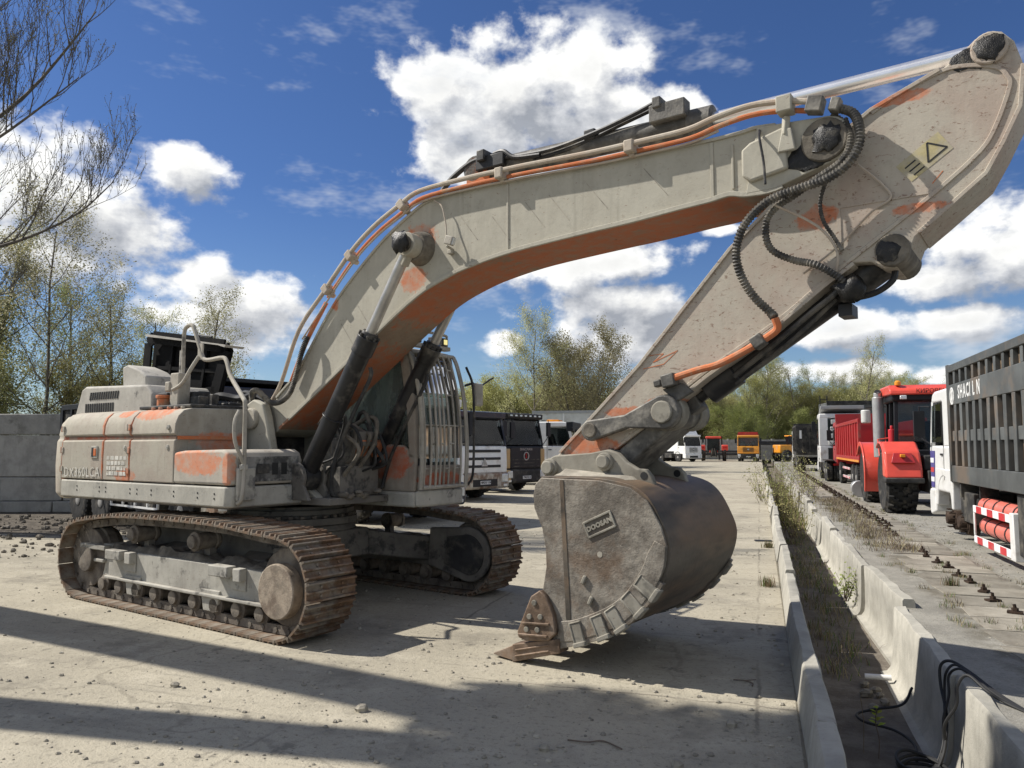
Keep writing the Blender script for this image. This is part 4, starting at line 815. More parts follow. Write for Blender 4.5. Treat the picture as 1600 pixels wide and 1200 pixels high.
# arm cylinder on top of the boom
b = MB(); b.cyl((2.96,0,4.77),(5.40,0,4.71),.105,n=24); b.cyl((5.30,0,4.71),(5.52,0,4.705),.125,n=24); b.cyl((2.95,-.12,4.77),(2.95,.12,4.77),.14,n=18); ac = b.build('arm_cylinder', MT['link'], EX, .006)
b = MB(); b.cyl((5.45,0,4.706),(7.45,0,4.71),.060,n=22); b.build('cylinder_rod', MT['chrome'], ac)
b = MB(); b.box(4.98,5.32,-.18,-.04,4.74,4.90); b.box(5.02,5.10,-.20,-.02,4.86,4.96); b.build('valve_block', MT['link'], ac, .01)
b = MB(); b.box(3.0,3.36,-.16,.0,4.72,4.86); b.box(3.04,3.14,-.2,.02,4.8,4.92); b.box(4.28,4.40,-.13,.1,4.76,4.86); b.build('hose_fitting', MT['black'], ac, .012)
b = MB(); b.tube(spline([(5.05,-.12,4.95),(4.8,-.13,4.88),(4.4,-.14,4.80),(3.9,-.14,4.75),(3.35,-.12,4.80),(3.2,-.1,4.85)],6), .022, 8); b.tube(spline([(5.0,-.06,4.92),(4.7,-.08,4.85),(4.2,-.1,4.74),(3.7,-.1,4.70)],6), .02, 8); b.tube(spline([(3.1,-.1,4.86),(2.9,-.1,4.85),(2.65,-.12,4.72),(2.5,-.15,4.55),(2.45,-.15,4.45)],6), .03, 10); b.tube(spline([(3.2,-.1,4.88),(3.35,-.14,4.86),(3.5,-.15,4.76),(3.8,-.15,4.72)],5), .024, 8); b.build('cylinder_hose', MT['black'], ac)
# fork pin
disc_pad('fork_boss', 6.51, -.40, -.365, 4.16, .17, MT['mud'], EX, .012)
lump('pin_grease', (6.53,-.402,4.165), .10, MT['grease'], EX, 7, (1.1,.22,1.05), 22); lump('pin_grease', (6.40,-.37,4.06), .13, MT['grease'], EX, 12, (1.3,.09,.8), 20)

# ---- arm
AR = [(4.08,1.79),(4.9,2.56),(5.72,3.46),(6.60,4.22),(6.82,4.36),(7.28,4.54),(7.40,4.61),(7.50,4.70),(7.58,4.735),(7.66,4.71),(7.73,4.62),(7.775,4.44),(7.745,4.15),(7.64,3.93),(7.53,3.73),(7.24,3.49),(7.08,3.35),(7.03,3.22),(6.95,3.15),(6.86,3.15),(6.78,3.21),(6.66,3.22),(6.44,3.07),(6.06,2.78),(5.5,2.43),(5.04,2.10),(4.64,1.83),(4.40,1.72),(4.12,1.60),(3.96,1.62),(3.95,1.70)]
b = MB(); b.prism(AR, -.25, .25); arm = b.build('arm', MT['arm'], EX, .012)
bd = [(6.82,4.335),(7.0,4.43),(7.28,4.525),(7.45,4.52),(7.62,4.46),(7.68,4.38),(7.69,4.30),(7.60,4.05),(7.5,3.89),(7.25,3.68),(6.93,3.45),(6.65,3.25),(6.44,3.10),(6.06,2.815),(5.5,2.47),(5.04,2.145),(4.75,1.93)]
ribbon('arm_weld', [(p.x,p.z) for p in spline(P3(bd,0),4)], -.262, -.245, .03, MT['arm'], arm)
ed = [(4.08,1.79),(4.9,2.56),(5.72,3.46),(6.60,4.22),(6.82,4.36),(7.28,4.54)]
ribbon('arm_back_plate', ed, -.27, .27, .03, MT['arm'], arm)
ribbon('arm_belly_plate', [(7.775,4.44),(7.745,4.15),(7.64,3.93),(7.53,3.73),(7.24,3.49),(7.10,3.38)], -.265, .265, .03, MT['arm'], arm)
ribbon('arm_belly_plate', [(6.66,3.215),(6.44,3.065),(6.06,2.775),(5.5,2.425),(5.04,2.095),(4.64,1.825)], -.265, .265, .03, MT['arm'], arm)
b = MB(); b.box(6.55,6.58,-.256,-.248,3.3,3.7); b.bar((6.45,-.252,3.66),(7.2,-.252,3.66),.01,.02); b.build('arm_seam', MT['arm'], arm)
disc_pad('top_boss', 7.585, -.285, .285, 4.60, .115, MT['arm'], arm, .01); lump('pin_grease', (7.585,-.285,4.60), .085, MT['grease'], arm, 5, (1.1,.2,1.1), 20); lump('grease_smear', (7.48,-.252,4.565), .10, MT['grease'], arm, 9, (1.3,.06,.8), 20)
disc_pad('cylinder_boss', 6.93, -.30, .30, 3.27, .12, MT['mud'], arm, .01); lump('pin_grease', (6.90,-.30,3.26), .08, MT['grease'], arm, 15, (1,.2,1))
b = MB(); b.prism([(6.97,3.89),(7.25,4.09),(7.34,3.95),(7.07,3.76)], -.2525, -.249); MT['sticker'] = simple('faded_sticker', (0.42,0.36,0.19), 0.7, 0, .2, 9, .1, DUST, .5); stk = b.build('warning_sticker', MT['sticker'], arm)
b = MB(); ou = Vector((.28,0,.20)).normalized(); ov = Vector((.09,0,-.14)).normalized(); cc = Vector((7.215,-.2535,3.965))
tri = [cc - ov*.07, cc + ou*.075 + ov*.05, cc - ou*.075 + ov*.05]
for p, q in zip(tri, tri[1:]+tri[:1]): b.bar(p, q, .012, .002, (0,1,0))
for k in range(3): b.bar(Vector((7.03+k*.028,-.2535,3.865-k*.03)) , Vector((7.10+k*.028,-.2535,3.915-k*.03)), .010, .002, (0,1,0))
b.build('sticker_print', MT['ink'], arm)
# arm scratches down to the primer
b = MB()
for p, q in (((4.95,2.63),(5.12,2.64)),((5.12,2.64),(5.02,2.57)),((5.02,2.57),(5.25,2.66)),((5.25,2.66),(5.12,2.55)),((5.12,2.55),(4.93,2.52)),((7.2,3.72),(7.27,3.80))): b.bar((p[0],-.2515,p[1]),(q[0],-.2515,q[1]),.006,.001,(0,1,0))
b.build('paint_scratch', MT['orange'], arm)
b = MB()  # thin dark lines slanting down the boom plate
for x, z in ((2.95,4.2),(3.35,4.13),(3.75,4.2),(4.02,4.22),(4.42,4.26),(5.0,4.27),(1.2,3.25),(1.45,3.45)): b.bar((x,-.3365,z),(x+.22,-.3365,z-.28),.007,.001,(0,1,0))
b.build('hair_line', MT['linedark'], boom)
b = MB(); b.tube(spline([(6.10,-.36,2.84),(6.11,-.34,2.76),(6.03,-.33,2.70),(5.86,-.33,2.61),(5.63,-.33,2.51),(5.46,-.33,2.475),(5.21,-.33,2.41)],5), .030, 10); b.build('arm_pipe', MT['pipeorange'], arm)
b = MB(); b.obox((5.96,-.33,2.67),.10,.11,.10,Matrix.Rotation(R(-32),3,'Y')); b.obox((5.20,-.31,2.40),.12,.12,.11,Matrix.Rotation(R(-12),3,'Y')); b.obox((5.10,-.32,2.38),.07,.07,.06,Matrix.Rotation(R(-12),3,'Y')); b.prism([(5.12,2.33),(5.3,2.38),(5.4,2.30),(5.25,2.22)],-.30,-.26); b.build('pipe_clamp', MT['link'], arm, .012)
b = MB(); b.tube(spline([(6.60,-.28,3.07),(6.5,-.26,2.98),(6.35,-.24,2.88),(6.1,-.2,2.70),(5.7,-.16,2.42)],5), .022, 8); b.tube(spline([(6.56,-.22,3.0),(6.2,-.18,2.7),(5.7,-.12,2.36)],5), .018, 8); b.build('arm_pipe', MT['blackdust'], arm)
lump('hose_union', (6.62,-.24,3.02), .11, MT['grease'], arm, 21, (1,.9,1))
# bucket cylinder
a, q = Vector((6.90,0,3.30)), Vector((5.12,0,2.14)); d = (q-a).normalized()
b = MB(); b.cyl(a + d*.15, a + d*1.72, .115, n=26); b.cyl(a + d*1.48, a + d*1.78, .135, n=26); b.cyl(a - Vector((0,.15,0)), a + Vector((0,.15,0)), .15, n=20); b.cyl(a+d*.1, a+d*.32, .13, n=24); bc = b.build('bucket_cylinder', MT['cylblack'], EX, .008)
b = MB(); b.cyl(a + d*1.75, q - d*.10, .062, n=20); b.build('cylinder_rod', MT['cylblack'], bc)
b = MB(); b.cyl(q - Vector((0,.13,0)), q + Vector((0,.13,0)), .15, n=22); b.bar(q - d*.25, q, .22, .16, (0,1,0)); b.build('rod_eye', MT['link'], bc, .012)
e = Vector((.42,0,-.64)).normalized() * -1
for yy, kk, r_ in ((-.12,.10,.016),(.0,.14,.016)):
    b = MB(); b.tube([a + d*.45 + Vector((0,yy,0)) - e*.0 + Vector((-.55,0,.8)).normalized()*.14, a + d*1.05 + Vector((0,yy,0)) + Vector((-.55,0,.8)).normalized()*.14, a + d*1.52 + Vector((0,yy,0)) + Vector((-.55,0,.8)).normalized()*.15], r_, 8); b.build('cylinder_pipe', MT['link'], bc)
b = MB(); b.tube(spline([a + Vector((.02,-.1,-.12)), a + Vector((.0,-.12,-.22)), a + Vector((-.12,-.12,-.30)), a + Vector((-.3,-.12,-.33))],5), .024, 8); b.box(6.52,6.62,-.16,.05,2.84,2.93); b.build('cylinder_hose', MT['black'], bc)
# linkage
GP, RP, HP = (4.46,1.99), (5.15,2.135), (4.62,1.715)
def linkplate(name, p, q, r0, r1, y0, y1, mat):
    p, q = Vector((p[0],0,p[1])), Vector((q[0],0,q[1])); an = math.degrees(math.atan2(q.z-p.z, q.x-p.x))
    mid = (p+q)/2; t = (q-p).normalized(); nn = Vector((-t.z,0,t.x)); w = .62
    poly = arc(p.x,p.z,r0,an+100,an+260,8) + [((mid - nn*r0*w).x, (mid - nn*r0*w).z)] + arc(q.x,q.z,r1,an-95,an+95,10) + [((mid + nn*r0*w).x, (mid + nn*r0*w).z)]
    b = MB(); b.prism(poly, y0, y1); return b.build(name, mat, EX, .014)
linkplate('guide_link', GP, RP, .095, .145, -.365, -.285, MT['link']); linkplate('guide_link', GP, RP, .095, .145, .285, .365, MT['link'])
b = MB(); b.cyl((GP[0],-.385,GP[1]),(GP[0],.385,GP[1]),.065,n=18); b.build('link_pin', MT['mud'], EX, .008)
b = MB(); b.cyl((RP[0],-.395,RP[1]),(RP[0],.395,RP[1]),.095,n=20); b.cyl((RP[0],-.28,RP[1]),(RP[0],-.14,RP[1]),.155,n=22); b.cyl((RP[0],.14,RP[1]),(RP[0],.28,RP[1]),.155,n=22); b.build('link_pin', MT['bucketmud'], EX, .01)
b = MB(); b.prism([(5.02,2.08),(4.52,1.70),(4.56,1.62),(4.70,1.62),(5.20,2.02),(5.26,2.12)], -.24, .24); b.cyl((HP[0],-.27,HP[1]),(HP[0],.27,HP[1]),.115,n=20); b.cyl((RP[0],-.26,RP[1]),(RP[0],.26,RP[1]),.14,n=20); b.build('bucket_link', MT['link'], EX, .02)

# ---- bucket
BK = [(4.21,1.58),(4.15,1.52),(4.13,1.43),(4.14,1.32),(4.22,1.15),(4.255,.98),(4.26,.83),(4.22,.61),(4.33,.20),(4.54,.26),(4.75,.335),(4.95,.44),(5.11,.58),(5.27,.77),(5.34,.93),(5.36,1.08),(5.31,1.23),(5.20,1.42),(5.05,1.52),(4.77,1.57),(4.42,1.575)]
bk = empty('bucket'); bk.parent = EX
for y0, y1, nm in ((-.785,-.75,'side_plate'),(.75,.785,'side_plate')):
    b = MB(); b.prism(BK, y0, y1); sp_ = b.build(nm, MT['bucket'], bk, .006)
shell = [(4.33,.195),(4.54,.258),(4.75,.333),(4.95,.438),(5.11,.578),(5.27,.768),(5.34,.93),(5.36,1.08),(5.31,1.23),(5.20,1.42),(5.05,1.52),(4.77,1.568),(4.42,1.572),(4.20,1.575)]
ss_ = [(p.x,p.z) for p in spline(P3(shell,0),4)]
ribbon('bucket_shell', ss_, -.765, .765, .035, MT['shell'], bk)
ribbon('heel_plate', [(x-.0,z-.0) for x, z in ss_[1:22]], -.792, -.74, .075, MT['bucket'], bk); ribbon('heel_plate', ss_[1:22], .74, .792, .075, MT['bucket'], bk)
cu = [(4.54,.42),(4.75,.50),(4.93,.61),(5.07,.75),(5.18,.93),(5.24,1.10)]
b = MB(); so = [(p.x,p.z) for p in spline(P3([(4.36,.22),(4.54,.262),(4.75,.337),(4.95,.442),(5.11,.582),(5.265,.77),(5.335,.93),(5.352,1.08)],0),4)]; si = [(p.x,p.z) for p in spline(P3([(4.40,.40),(4.54,.43),(4.75,.52),(4.92,.62),(5.05,.75),(5.15,.90),(5.20,1.02),(5.26,1.12)],0),4)]
b.prism(so + si[::-1], -.797, -.783); b.build('wear_plate', MT['bucket'], bk, .005)
b = MB(); b.prism([(4.40,1.565),(4.435,1.565),(4.50,.42),(4.455,.42)], -.79, -.783); b.build('side_seam', MT['shell'], bk)
for i, t_ in enumerate((5, 9, 12.6, 16, 19.5)):
    k0 = int(t_); x, z = so[k0]; x2, z2 = so[k0+1]; an = math.atan2(z2-z, x2-x)
    for yy, s_ in ((-.80,-1),(.80,1)):
        b = MB(); Mx = Matrix.Rotation(-an, 3, 'Y'); 
        b.obox(Vector((x,yy,z)) + Mx @ Vector((0,0,.05)), .105,.035,.17, Mx); b.obox(Vector((x,yy-s_*.01,z)) + Mx @ Vector((0,0,-.035)), .12,.09,.04, Mx); b.obox(Vector((x,yy,z)) + Mx @ Vector((-.045,0,.06)), .02,.05,.17, Mx); b.obox(Vector((x,yy,z)) + Mx @ Vector((0,0,.14)), .11,.045,.016, Mx)
        b.build('wear_shoe', MT['bucketmud'], bk, .008)
b = MB()
for x, z in ((4.63,.76),(4.69,.60)): b.obox((x,-.795,z),.035,.03,.075,Matrix.Rotation(R(25),3,'Y'))
b.build('weld_stub', MT['bucketmud'], bk, .01)
disc_pad('drain_hole', 4.775, -.7875, -.78, .975, .024, MT['mudlight'], bk, 0)
bx_, bz_ = Vector((.24,0,.11)).normalized(), Vector((-.11,0,.24)).normalized()
b = MB(); c0 = Vector((4.775,-.79,1.215))
for s_, l_, w_ in ((bz_*.062,.27,.02),(bz_*-.062,.27,.02)): b.bar(c0 + s_ - bx_*l_/2, c0 + s_ + bx_*l_/2, .016, .02, bz_)
for s_ in (bx_*.132, bx_*-.132): b.bar(c0 + s_ - bz_*.07, c0 + s_ + bz_*.07, .016, .02, bx_)
bg = b.build('badge_frame', MT['bucketmud'], bk, .005)
text('badge_letters', 'DOOSAN', MT['bucketmud'], bk, frame(c0 + Vector((0,.004,0)), bx_, bz_), .056, .010, 1.05, .003, 1.0)
# ears
EAR = [(4.20,1.575),(4.03,1.58),(3.985,1.66),(4.0,1.72),(4.10,1.765),(4.47,1.79),(4.64,1.82),(4.74,1.79),(4.82,1.715),(4.92,1.66),(5.0,1.655),(5.05,1.60),(5.08,1.52),(5.18,1.44),(5.10,1.43),(4.95,1.52)]
for y0, y1 in ((-.385,-.315),(.315,.385)):
    b = MB(); b.prism(EAR, y0, y1); b.build('bucket_ear', MT['bucketmud'], bk, .012)
    disc_pad('ear_hole', 4.985, y0-.003, y1+.003, 1.60, .033, MT['ink'], bk, 0)
b = MB(); b.hexa([(4.18,-.76,1.565),(4.95,-.76,1.54),(4.95,-.33,1.54),(4.18,-.33,1.565),(4.25,-.6,1.578),(4.85,-.55,1.575),(4.9,-.385,1.60),(4.2,-.385,1.66)]); b.build('mud_on_bucket', MT['mudlight'], bk, .03, 3)
for x, z, r_ in ((4.055,1.655,.062),(4.62,1.715,.06)):
    b = MB(); b.cyl((x,-.46,z),(x,.46,z),r_,n=18); b.cyl((x,-.42,z),(x,-.37,z),r_*1.35,n=18); b.build('ear_pin', MT['bucketmud'], bk, .012)
# teeth
TP = [(3.70,.025),(3.92,-.0),(4.10,.06),(4.36,.17),(4.38,.24),(4.20,.235),(3.98,.16)]
for i in range(5):
    y = -.73 + i*.365; b = MB()
    def tring(k, w): return [(x, y + w*s_, z) for (x, z), s_ in k]
    for (x0, z0, h0, w0), (x1, z1, h1, w1) in (((3.70,.03,.012,.045),(3.93,.075,.13,.075)),((3.93,.075,.15,.085),(4.40,.20,.12,.075))):
        b.hexa([(x0,y-w0,z0-h0/2),(x1,y-w1,z1-h1/2),(x1,y+w1,z1-h1/2),(x0,y+w0,z0-h0/2),(x0,y-w0,z0+h0/2),(x1,y-w1,z1+h1/2),(x1,y+w1,z1+h1/2),(x0,y+w0,z0+h0/2)])
    for k in (-.02,.03): b.bar((3.96,y-.088,.075+k),(4.3,y-.08,.165+k),.012,.016)
    b.build('bucket_tooth', MT['tooth'], bk, .008)
b = MB(); b.hexa([(4.15,-.77,.13),(4.45,-.77,.21),(4.45,.77,.21),(4.15,.77,.13),(4.14,-.77,.20),(4.45,-.77,.27),(4.45,.77,.27),(4.14,.77,.20)]); b.build('cutting_lip', MT['tooth'], bk, .006)
for y0, y1 in ((-.83,-.75),(.75,.83)):
    b = MB(); b.prism([(4.22,.64),(4.13,.58),(3.99,.27),(4.0,.22),(4.08,.20),(4.30,.23),(4.38,.30),(4.36,.45),(4.28,.60)], y0, y1)
    ct = b.build('side_cutter', MT['tooth'], bk, .012)
    b = MB(); yo = y0-.012 if y0 < 0 else y1+.012
    for x, z in ((4.17,.53),(4.12,.41),(4.23,.42),(4.09,.30),(4.20,.31)): b.cyl((x,(y0+y1)/2,z),(x,yo,z),.026,n=10)
    b.build('cutter_bolts', MT['bucketmud'], bk, .006)
    b = MB(); yb = (y0-.015, y0) if y0 < 0 else (y1, y1+.015)
    for p, q_ in (((4.05,.35),(4.32,.37)),((4.01,.25),(4.3,.27))): b.bar((p[0],sum(yb)/2,p[1]),(q_[0],sum(yb)/2,q_[1]),.02,.02,(0,1,0))
    b.build('cutter_ridge', MT['tooth'], bk, .005)
# hoses and mud at the boom root
rr = random.Random(5); k_ = 0
for i in range(14):
    y = rr.uniform(-.34,.34); x0 = rr.uniform(.55,.9); b = MB()
    top = Vector((1.15+rr.uniform(-.1,.2), y+rr.uniform(-.1,.1), 2.0+rr.uniform(-.1,.2)))
    b.tube(spline([(x0, y, 1.35),(x0+.25+rr.uniform(-.05,.1), y+rr.uniform(-.1,.1), 1.5+rr.uniform(0,.15)),(x0+.5, y, 1.75+rr.uniform(-.1,.1)), top,(top.x-.12, top.y, top.z+.07),(top.x-.3, y, 2.1)],6), rr.choice((.014,.018,.024)), 8)
    b.build('hydraulic_hose', MT['blackdust'] if i % 4 else MT['mud'], EX)
b = MB(); b.box(.95,1.2,-.3,.3,1.27,1.62); b.cyl((1.05,-.12,1.3),(1.05,-.12,1.95),.14,n=18); b.cyl((1.0,.16,1.3),(1.0,.16,1.8),.16,n=18); b.cyl((1.05,-.12,1.95),(1.05,-.12,2.05),.09,n=12); b.box(1.1,1.28,-.1,.2,1.85,2.02); b.build('swing_motor', MT['framedark'], EX, .015)
b = MB(); b.obox((1.18,.02,1.85),.12,.16,.22,Matrix.Rotation(R(30),3,'Y')); b.obox((1.2,.26,1.82),.08,.1,.2,Matrix.Rotation(R(30),3,'Y')); b.build('valve_cover', MT['orange'], EX, .01)
for i in range(14): lump('mud_clod', (rr.uniform(.75,1.3), rr.uniform(-.45,.45), 1.27+rr.uniform(0,.06)), rr.uniform(.03,.08), MT['mud'], EX, i*3.3, (1.2,1.2,.7), 10)

# ------------------------------------------------------------------ VEHICLES (x forward with the front at 0, y left, z up)
MT['truckglass'] = glass('truck_glass', (0.50,0.55,0.56), amount=0.05)
def paint(name, c, rough=.35, dirt=(0.36,0.33,0.28), amt=.22): return simple(name, c, rough, 0, .08, 2.5, .04, dirt, amt, coat=.25)
MT['tan'] = paint('tan_paint', (0.42,0.29,0.13)); MT['blackpaint'] = simple('black_paint', (0.013,0.014,0.017), .5, 0, .2, 2.5, .05, (0.045,0.044,0.042), .12, spec=.3)
MT['navy'] = paint('navy_paint', (0.018,0.022,0.04), .4, (0.14,0.13,0.12), .2)
MT['greydump'] = simple('dark_grey_dump', (0.085,0.09,0.088), .6, 0, .22, 2, .2, (0.15,0.115,0.085), .3, rnd=.4)
MT['rustfill'] = simple('rusty_infill', (0.20,0.145,0.095), .9, 0, .45, 4, .5, (0.06,0.05,0.042), .45)
MT['reddump'] = paint('red_dump', (0.36,0.02,0.022), .45, (0.28,0.12,0.09), .18); MT['kred'] = paint('tractor_red', (0.70,0.085,0.055), .35, (0.5,0.2,0.14), .1)
MT['yellowcab'] = paint('yellow_cab', (0.72,0.30,0.03), .4); MT['greendrum'] = paint('green_drum', (0.16,0.36,0.09), .45)
MT['greybox'] = paint('grey_box', (0.30,0.31,0.31), .55); MT['palebox'] = paint('pale_box', (0.55,0.56,0.53), .55)
MT['rustbumper'] = simple('rusty_bumper', (0.50,0.46,0.38), .6, 0, .2, 5, .3, (0.16,0.075,0.035), .55)
MT['silver'] = simple('silver_pipe', (0.42,0.42,0.41), .45, .5, .12, 4, .1, (0.25,0.23,0.2), .2)
MT['gasred'] = paint('gas_bottle_red', (0.62,0.16,0.12), .5, (0.5,0.3,0.25), .2); MT['stripered'] = paint('stripe_red', (0.55,0.03,0.04), .4, (0.35,0.2,0.18), .1)
MT['blueprint'] = paint('blue_sticker', (0.06,0.05,0.25), .4, (0.2,0.2,0.3), .05)
MT['chassis'] = simple('truck_chassis', (0.028,0.027,0.026), .75, 0, .4, 4, .3, (0.12,0.11,0.09), .4)
tm = MB(); tm.lathe([(.30,-.13),(.46,-.145),(.515,-.12),(.53,-.05),(.53,.05),(.515,.12),(.46,.145),(.30,.13)], (0,0,0), (0,1,0), 28)
for i in range(28):
    a = i*360/28; 
    for s_ in (-1,1): tm.obox((.527*math.cos(R(a)), s_*.085, .527*math.sin(R(a))), .03,.075,.05, Matrix.Rotation(R(-a),3,'Y'))
TYRE = tm.mesh('tyre', MT['tyre'])
rm = MB(); rm.lathe([(.10,-.15),(.12,-.14),(.12,-.09),(.24,-.05),(.28,-.12),(.31,-.13),(.31,.13),(.2,.1)], (0,0,0), (0,1,0), 24)
for i in range(8): rm.cyl((.17*math.cos(i*.785), -.085, .17*math.sin(i*.785)), (.17*math.cos(i*.785), -.11, .17*math.sin(i*.785)), .018, n=6)
RIM = rm.mesh('rim', MT['rim'])
def wheel(root, x, y, r=.53, out=-1, name='wheel'):
    w = empty(name); w.parent = root; w.location = (x, y, r); w.scale = (r/.53, 1.05, r/.53); w.rotation_euler = (0, 0, 0 if out < 0 else math.pi)
    link('tyre', TYRE, w); link('rim', RIM, w); return w
def face_quad(b, pts, th=.012):              # thin slab from four points, thickness along its normal
    p = [Vector(q) for q in pts]; n = (p[1]-p[0]).cross(p[3]-p[0]).normalized()*th
    b.hexa([q - n for q in p] + [q + n for q in p])
def cab(root, m, top=None, visor=True, w=2.46, z0=.92, z1=3.08, L=2.1, style='howo', plate=None, detail=True, roof=0):
    h = w/2; up = top or m
    prof = [(-.02,z0),(.0,1.25),(-.03,1.80),(-.05,1.86)]
    b = MB(); b.prism(prof + [(-L,1.86),(-L,z0)], -h, h); b.build('cab_body', m, root, .05, 3)
    b = MB(); b.prism([(-.27,z1-.24),(-.42,z1-.04),(-.62,z1),(-L,z1),(-L,z1-.26)], -h+.01, h-.01); b.build('cab_roof', up, root, .05, 3)
    for s_ in (-1,1):
        b = MB(); b.box(-L,-1.30,min(s_*(h-.07),s_*(h-.01)),max(s_*(h-.07),s_*(h-.01)),1.86,z1-.2); b.build('cab_quarter', up, root, .01)
        b = MB(); b.hexa([(-.16,s_*(h-.09),1.86),(-.04,s_*(h-.09),1.86),(-.04,s_*(h-.01),1.86),(-.16,s_*(h-.01),1.86),(-.40,s_*(h-.11),z1-.2),(-.27,s_*(h-.11),z1-.2),(-.27,s_*(h-.02),z1-.2),(-.40,s_*(h-.02),z1-.2)]); b.build('cab_pillar', up, root, .01)
    b = MB(); b.box(-L,-L+.06,-h+.07,h-.07,1.86,2.15); b.box(-L,-L+.06,-h+.07,-.78,2.15,z1-.25); b.box(-L,-L+.06,.78,h-.07,2.15,z1-.25); b.build('cab_rear_wall', up, root, .01)
    b = MB(); b.prism([(-.62,1.86),(-.12,1.86),(-.14,1.95),(-.50,2.02),(-.62,1.98)], -h+.1, h-.1); b.build('dashboard', MT['matt'], root, .03)
    b = MB(); b.tube([(-.72+.10*math.sin(t*.524), .55+.22*math.cos(t*.524), 2.10+.20*math.sin(t*.524)) for t in range(13)], .017, 6); b.bar((-.72,.35,2.10),(-.72,.75,2.10),.03,.02); b.build('steering_wheel', MT['ink'], root)
    for y in (-.55,.55):
        b = MB(); b.hexa([(-1.35,y-.25,1.5),(-1.1,y-.25,1.5),(-1.1,y+.25,1.5),(-1.35,y+.25,1.5),(-1.55,y-.22,2.45),(-1.40,y-.22,2.45),(-1.40,y+.22,2.45),(-1.55,y+.22,2.45)]); b.build('seat_back', MT['chassis'], root, .04)
    if roof: b = MB(); b.prism([(-.35,z1-.03),(-.75,z1+roof),(-L+.1,z1+roof),(-L,z1-.03)], -h+.15, h-.15); b.build('roof_deflector', m, root, .08, 3)
    b = MB(); face_quad(b, [(-.065,-h+.10,1.90),(-.065,h-.10,1.90),(-.275,h-.14,z1-.26),(-.275,-h+.14,z1-.26)], .02); b.build('windshield', MT['truckglass'], root)
    for s_ in (-1,1):
        b = MB(); b.prism([(-.28,1.93),(-.42,z1-.30),(-1.25,z1-.28),(-1.25,1.93)], s_*(h-.005)-.012, s_*(h-.005)+.012); b.build('door_window', MT['truckglass'], root)
        b = MB(); b.prism([(-.22,z0+.25),(-.22,1.92),(-.235,1.92),(-.235,z0+.25)], s_*h-.006, s_*h+.006); b.prism([(-1.33,z0+.25),(-1.33,z1-.25),(-1.345,z1-.25),(-1.345,z0+.25)], s_*h-.006, s_*h+.006); b.build('door_gap', MT['ink'], root)
        b = MB(); b.box(-1.28,-1.12,s_*h-.025,s_*h+.025,1.66,1.70); b.build('door_handle', MT['ink'], root)
        b = MB(); b.tube([(-.15,s_*h,z1-.3),(.08,s_*(h+.16),z1-.28),(.08,s_*(h+.17),z1-.95),(-.08,s_*h,1.9)], .018, 6); b.box(.04,.12,s_*(h+.17)-.11,s_*(h+.17)+.11,z1-.95,z1-.38); b.build('side_mirror', MT['blackpaint'] if style != 'shac2' else m, root, .02)
    if visor: b = MB(); b.prism([(-.28,z1-.30),(-.06,z1-.25),(-.04,z1-.06),(-.40,z1-.02)], -h+.04, h-.04); b.build('sun_visor', up, root, .02)
    if detail:
        for y in (-.45,.35): b = MB(); b.bar((-.03,y,1.90),(-.105,y+.5,2.02),.02,.02); b.build('wiper', MT['ink'], root)
    if style == 'howo':
        for z in (1.68,1.42,1.16): b = MB(); b.box(-.03,.012,-.86,.86,z-.045,z+.045); b.build('grille_slot', MT['ink'], root, .012)
        b = MB(); b.prism([(-.15,1.16),(.15,1.16),(.0,1.44)], .0, .04, ax='yz'); b.prism([(-.05,1.22),(.05,1.22),(.0,1.34)], .04, .05, ax='yz'); b.build('emblem', MT['silver'], root, .006)
    elif style == 'shac':
        b = MB(); b.box(-.04,.018,-.95,.95,.98,1.80); b.build('grille', MT['blackpaint'], root, .02)
        for z in (1.05,1.18,1.31): b = MB(); b.box(.012,.03,-.85,.85,z-.02,z+.02); b.build('grille_bar', MT['chassis'], root)
        b = MB(); b.lathe([(.17,0),(.17,.03),(.135,.03),(.135,0)], (.015,0,1.45), (1,0,0), 24); b.build('emblem', MT['silver'], root)
        text('emblem_letter', 'S', MT['redlens'], root, frame((.03,0,1.45),(0,1,0),(0,0,1)), .26, .004)
        text('grille_lettering', 'SHACMAN', MT['silver'], root, frame((.024,0,1.72),(0,1,0),(0,0,1)), .15, .003, 1.15)
        for s_ in (-1,1): b = MB(); b.box(-.3,.02,s_*1.10-.13,s_*1.10+.13,.98,1.75); b.build('corner_panel', MT['tan'], root, .03)
    else:
        for z in (1.62,1.47,1.32,1.17): b = MB(); b.box(-.03,.012,-.62,.62,z-.05,z+.04); b.build('grille_slot', MT['ink'], root, .012)
        b = MB(); b.cyl((.0,0,1.46),(.03,0,1.46),.11,n=20); b.build('emblem', MT['silver'], root)
def front(root, m, plate, z0=.38, z1=.95, w=2.5, lampm=None):
    h = w/2; b = MB(); b.prism([(-.5,z0+.1),(-.02,z0),(.06,z0+.08),(.06,z1-.06),(-.02,z1),(-.5,z1)], -h, h); b.build('bumper', m, root, .04, 3)
    b = MB(); b.box(.05,.066,-.62,.62,z0+.1,z0+.34); b.build('bumper_recess', MT['ink'], root)
    for s_ in (-1,1):
        b = MB(); b.box(-.1,.074,s_*(h-.22)-.17,s_*(h-.22)+.17,z1-.36,z1-.06); b.build('headlight', MT['lamp'], root, .04, 3)
        b = MB(); b.box(-.1,.068,s_*(h-.2)-.1,s_*(h-.2)+.1,z0+.06,z0+.16); b.build('fog_lamp', MT['lamp'], root, .02)
    if plate:
        b = MB(); b.box(.066,.078,-.26,.26,z0+.17,z0+.29); b.build('number_plate', MT['plate'], root)
        text('plate_number', plate, MT['ink'], root, frame((.081,0,z0+.23),(0,1,0),(0,0,1)), .115, .002, 1.0, .002, .82)
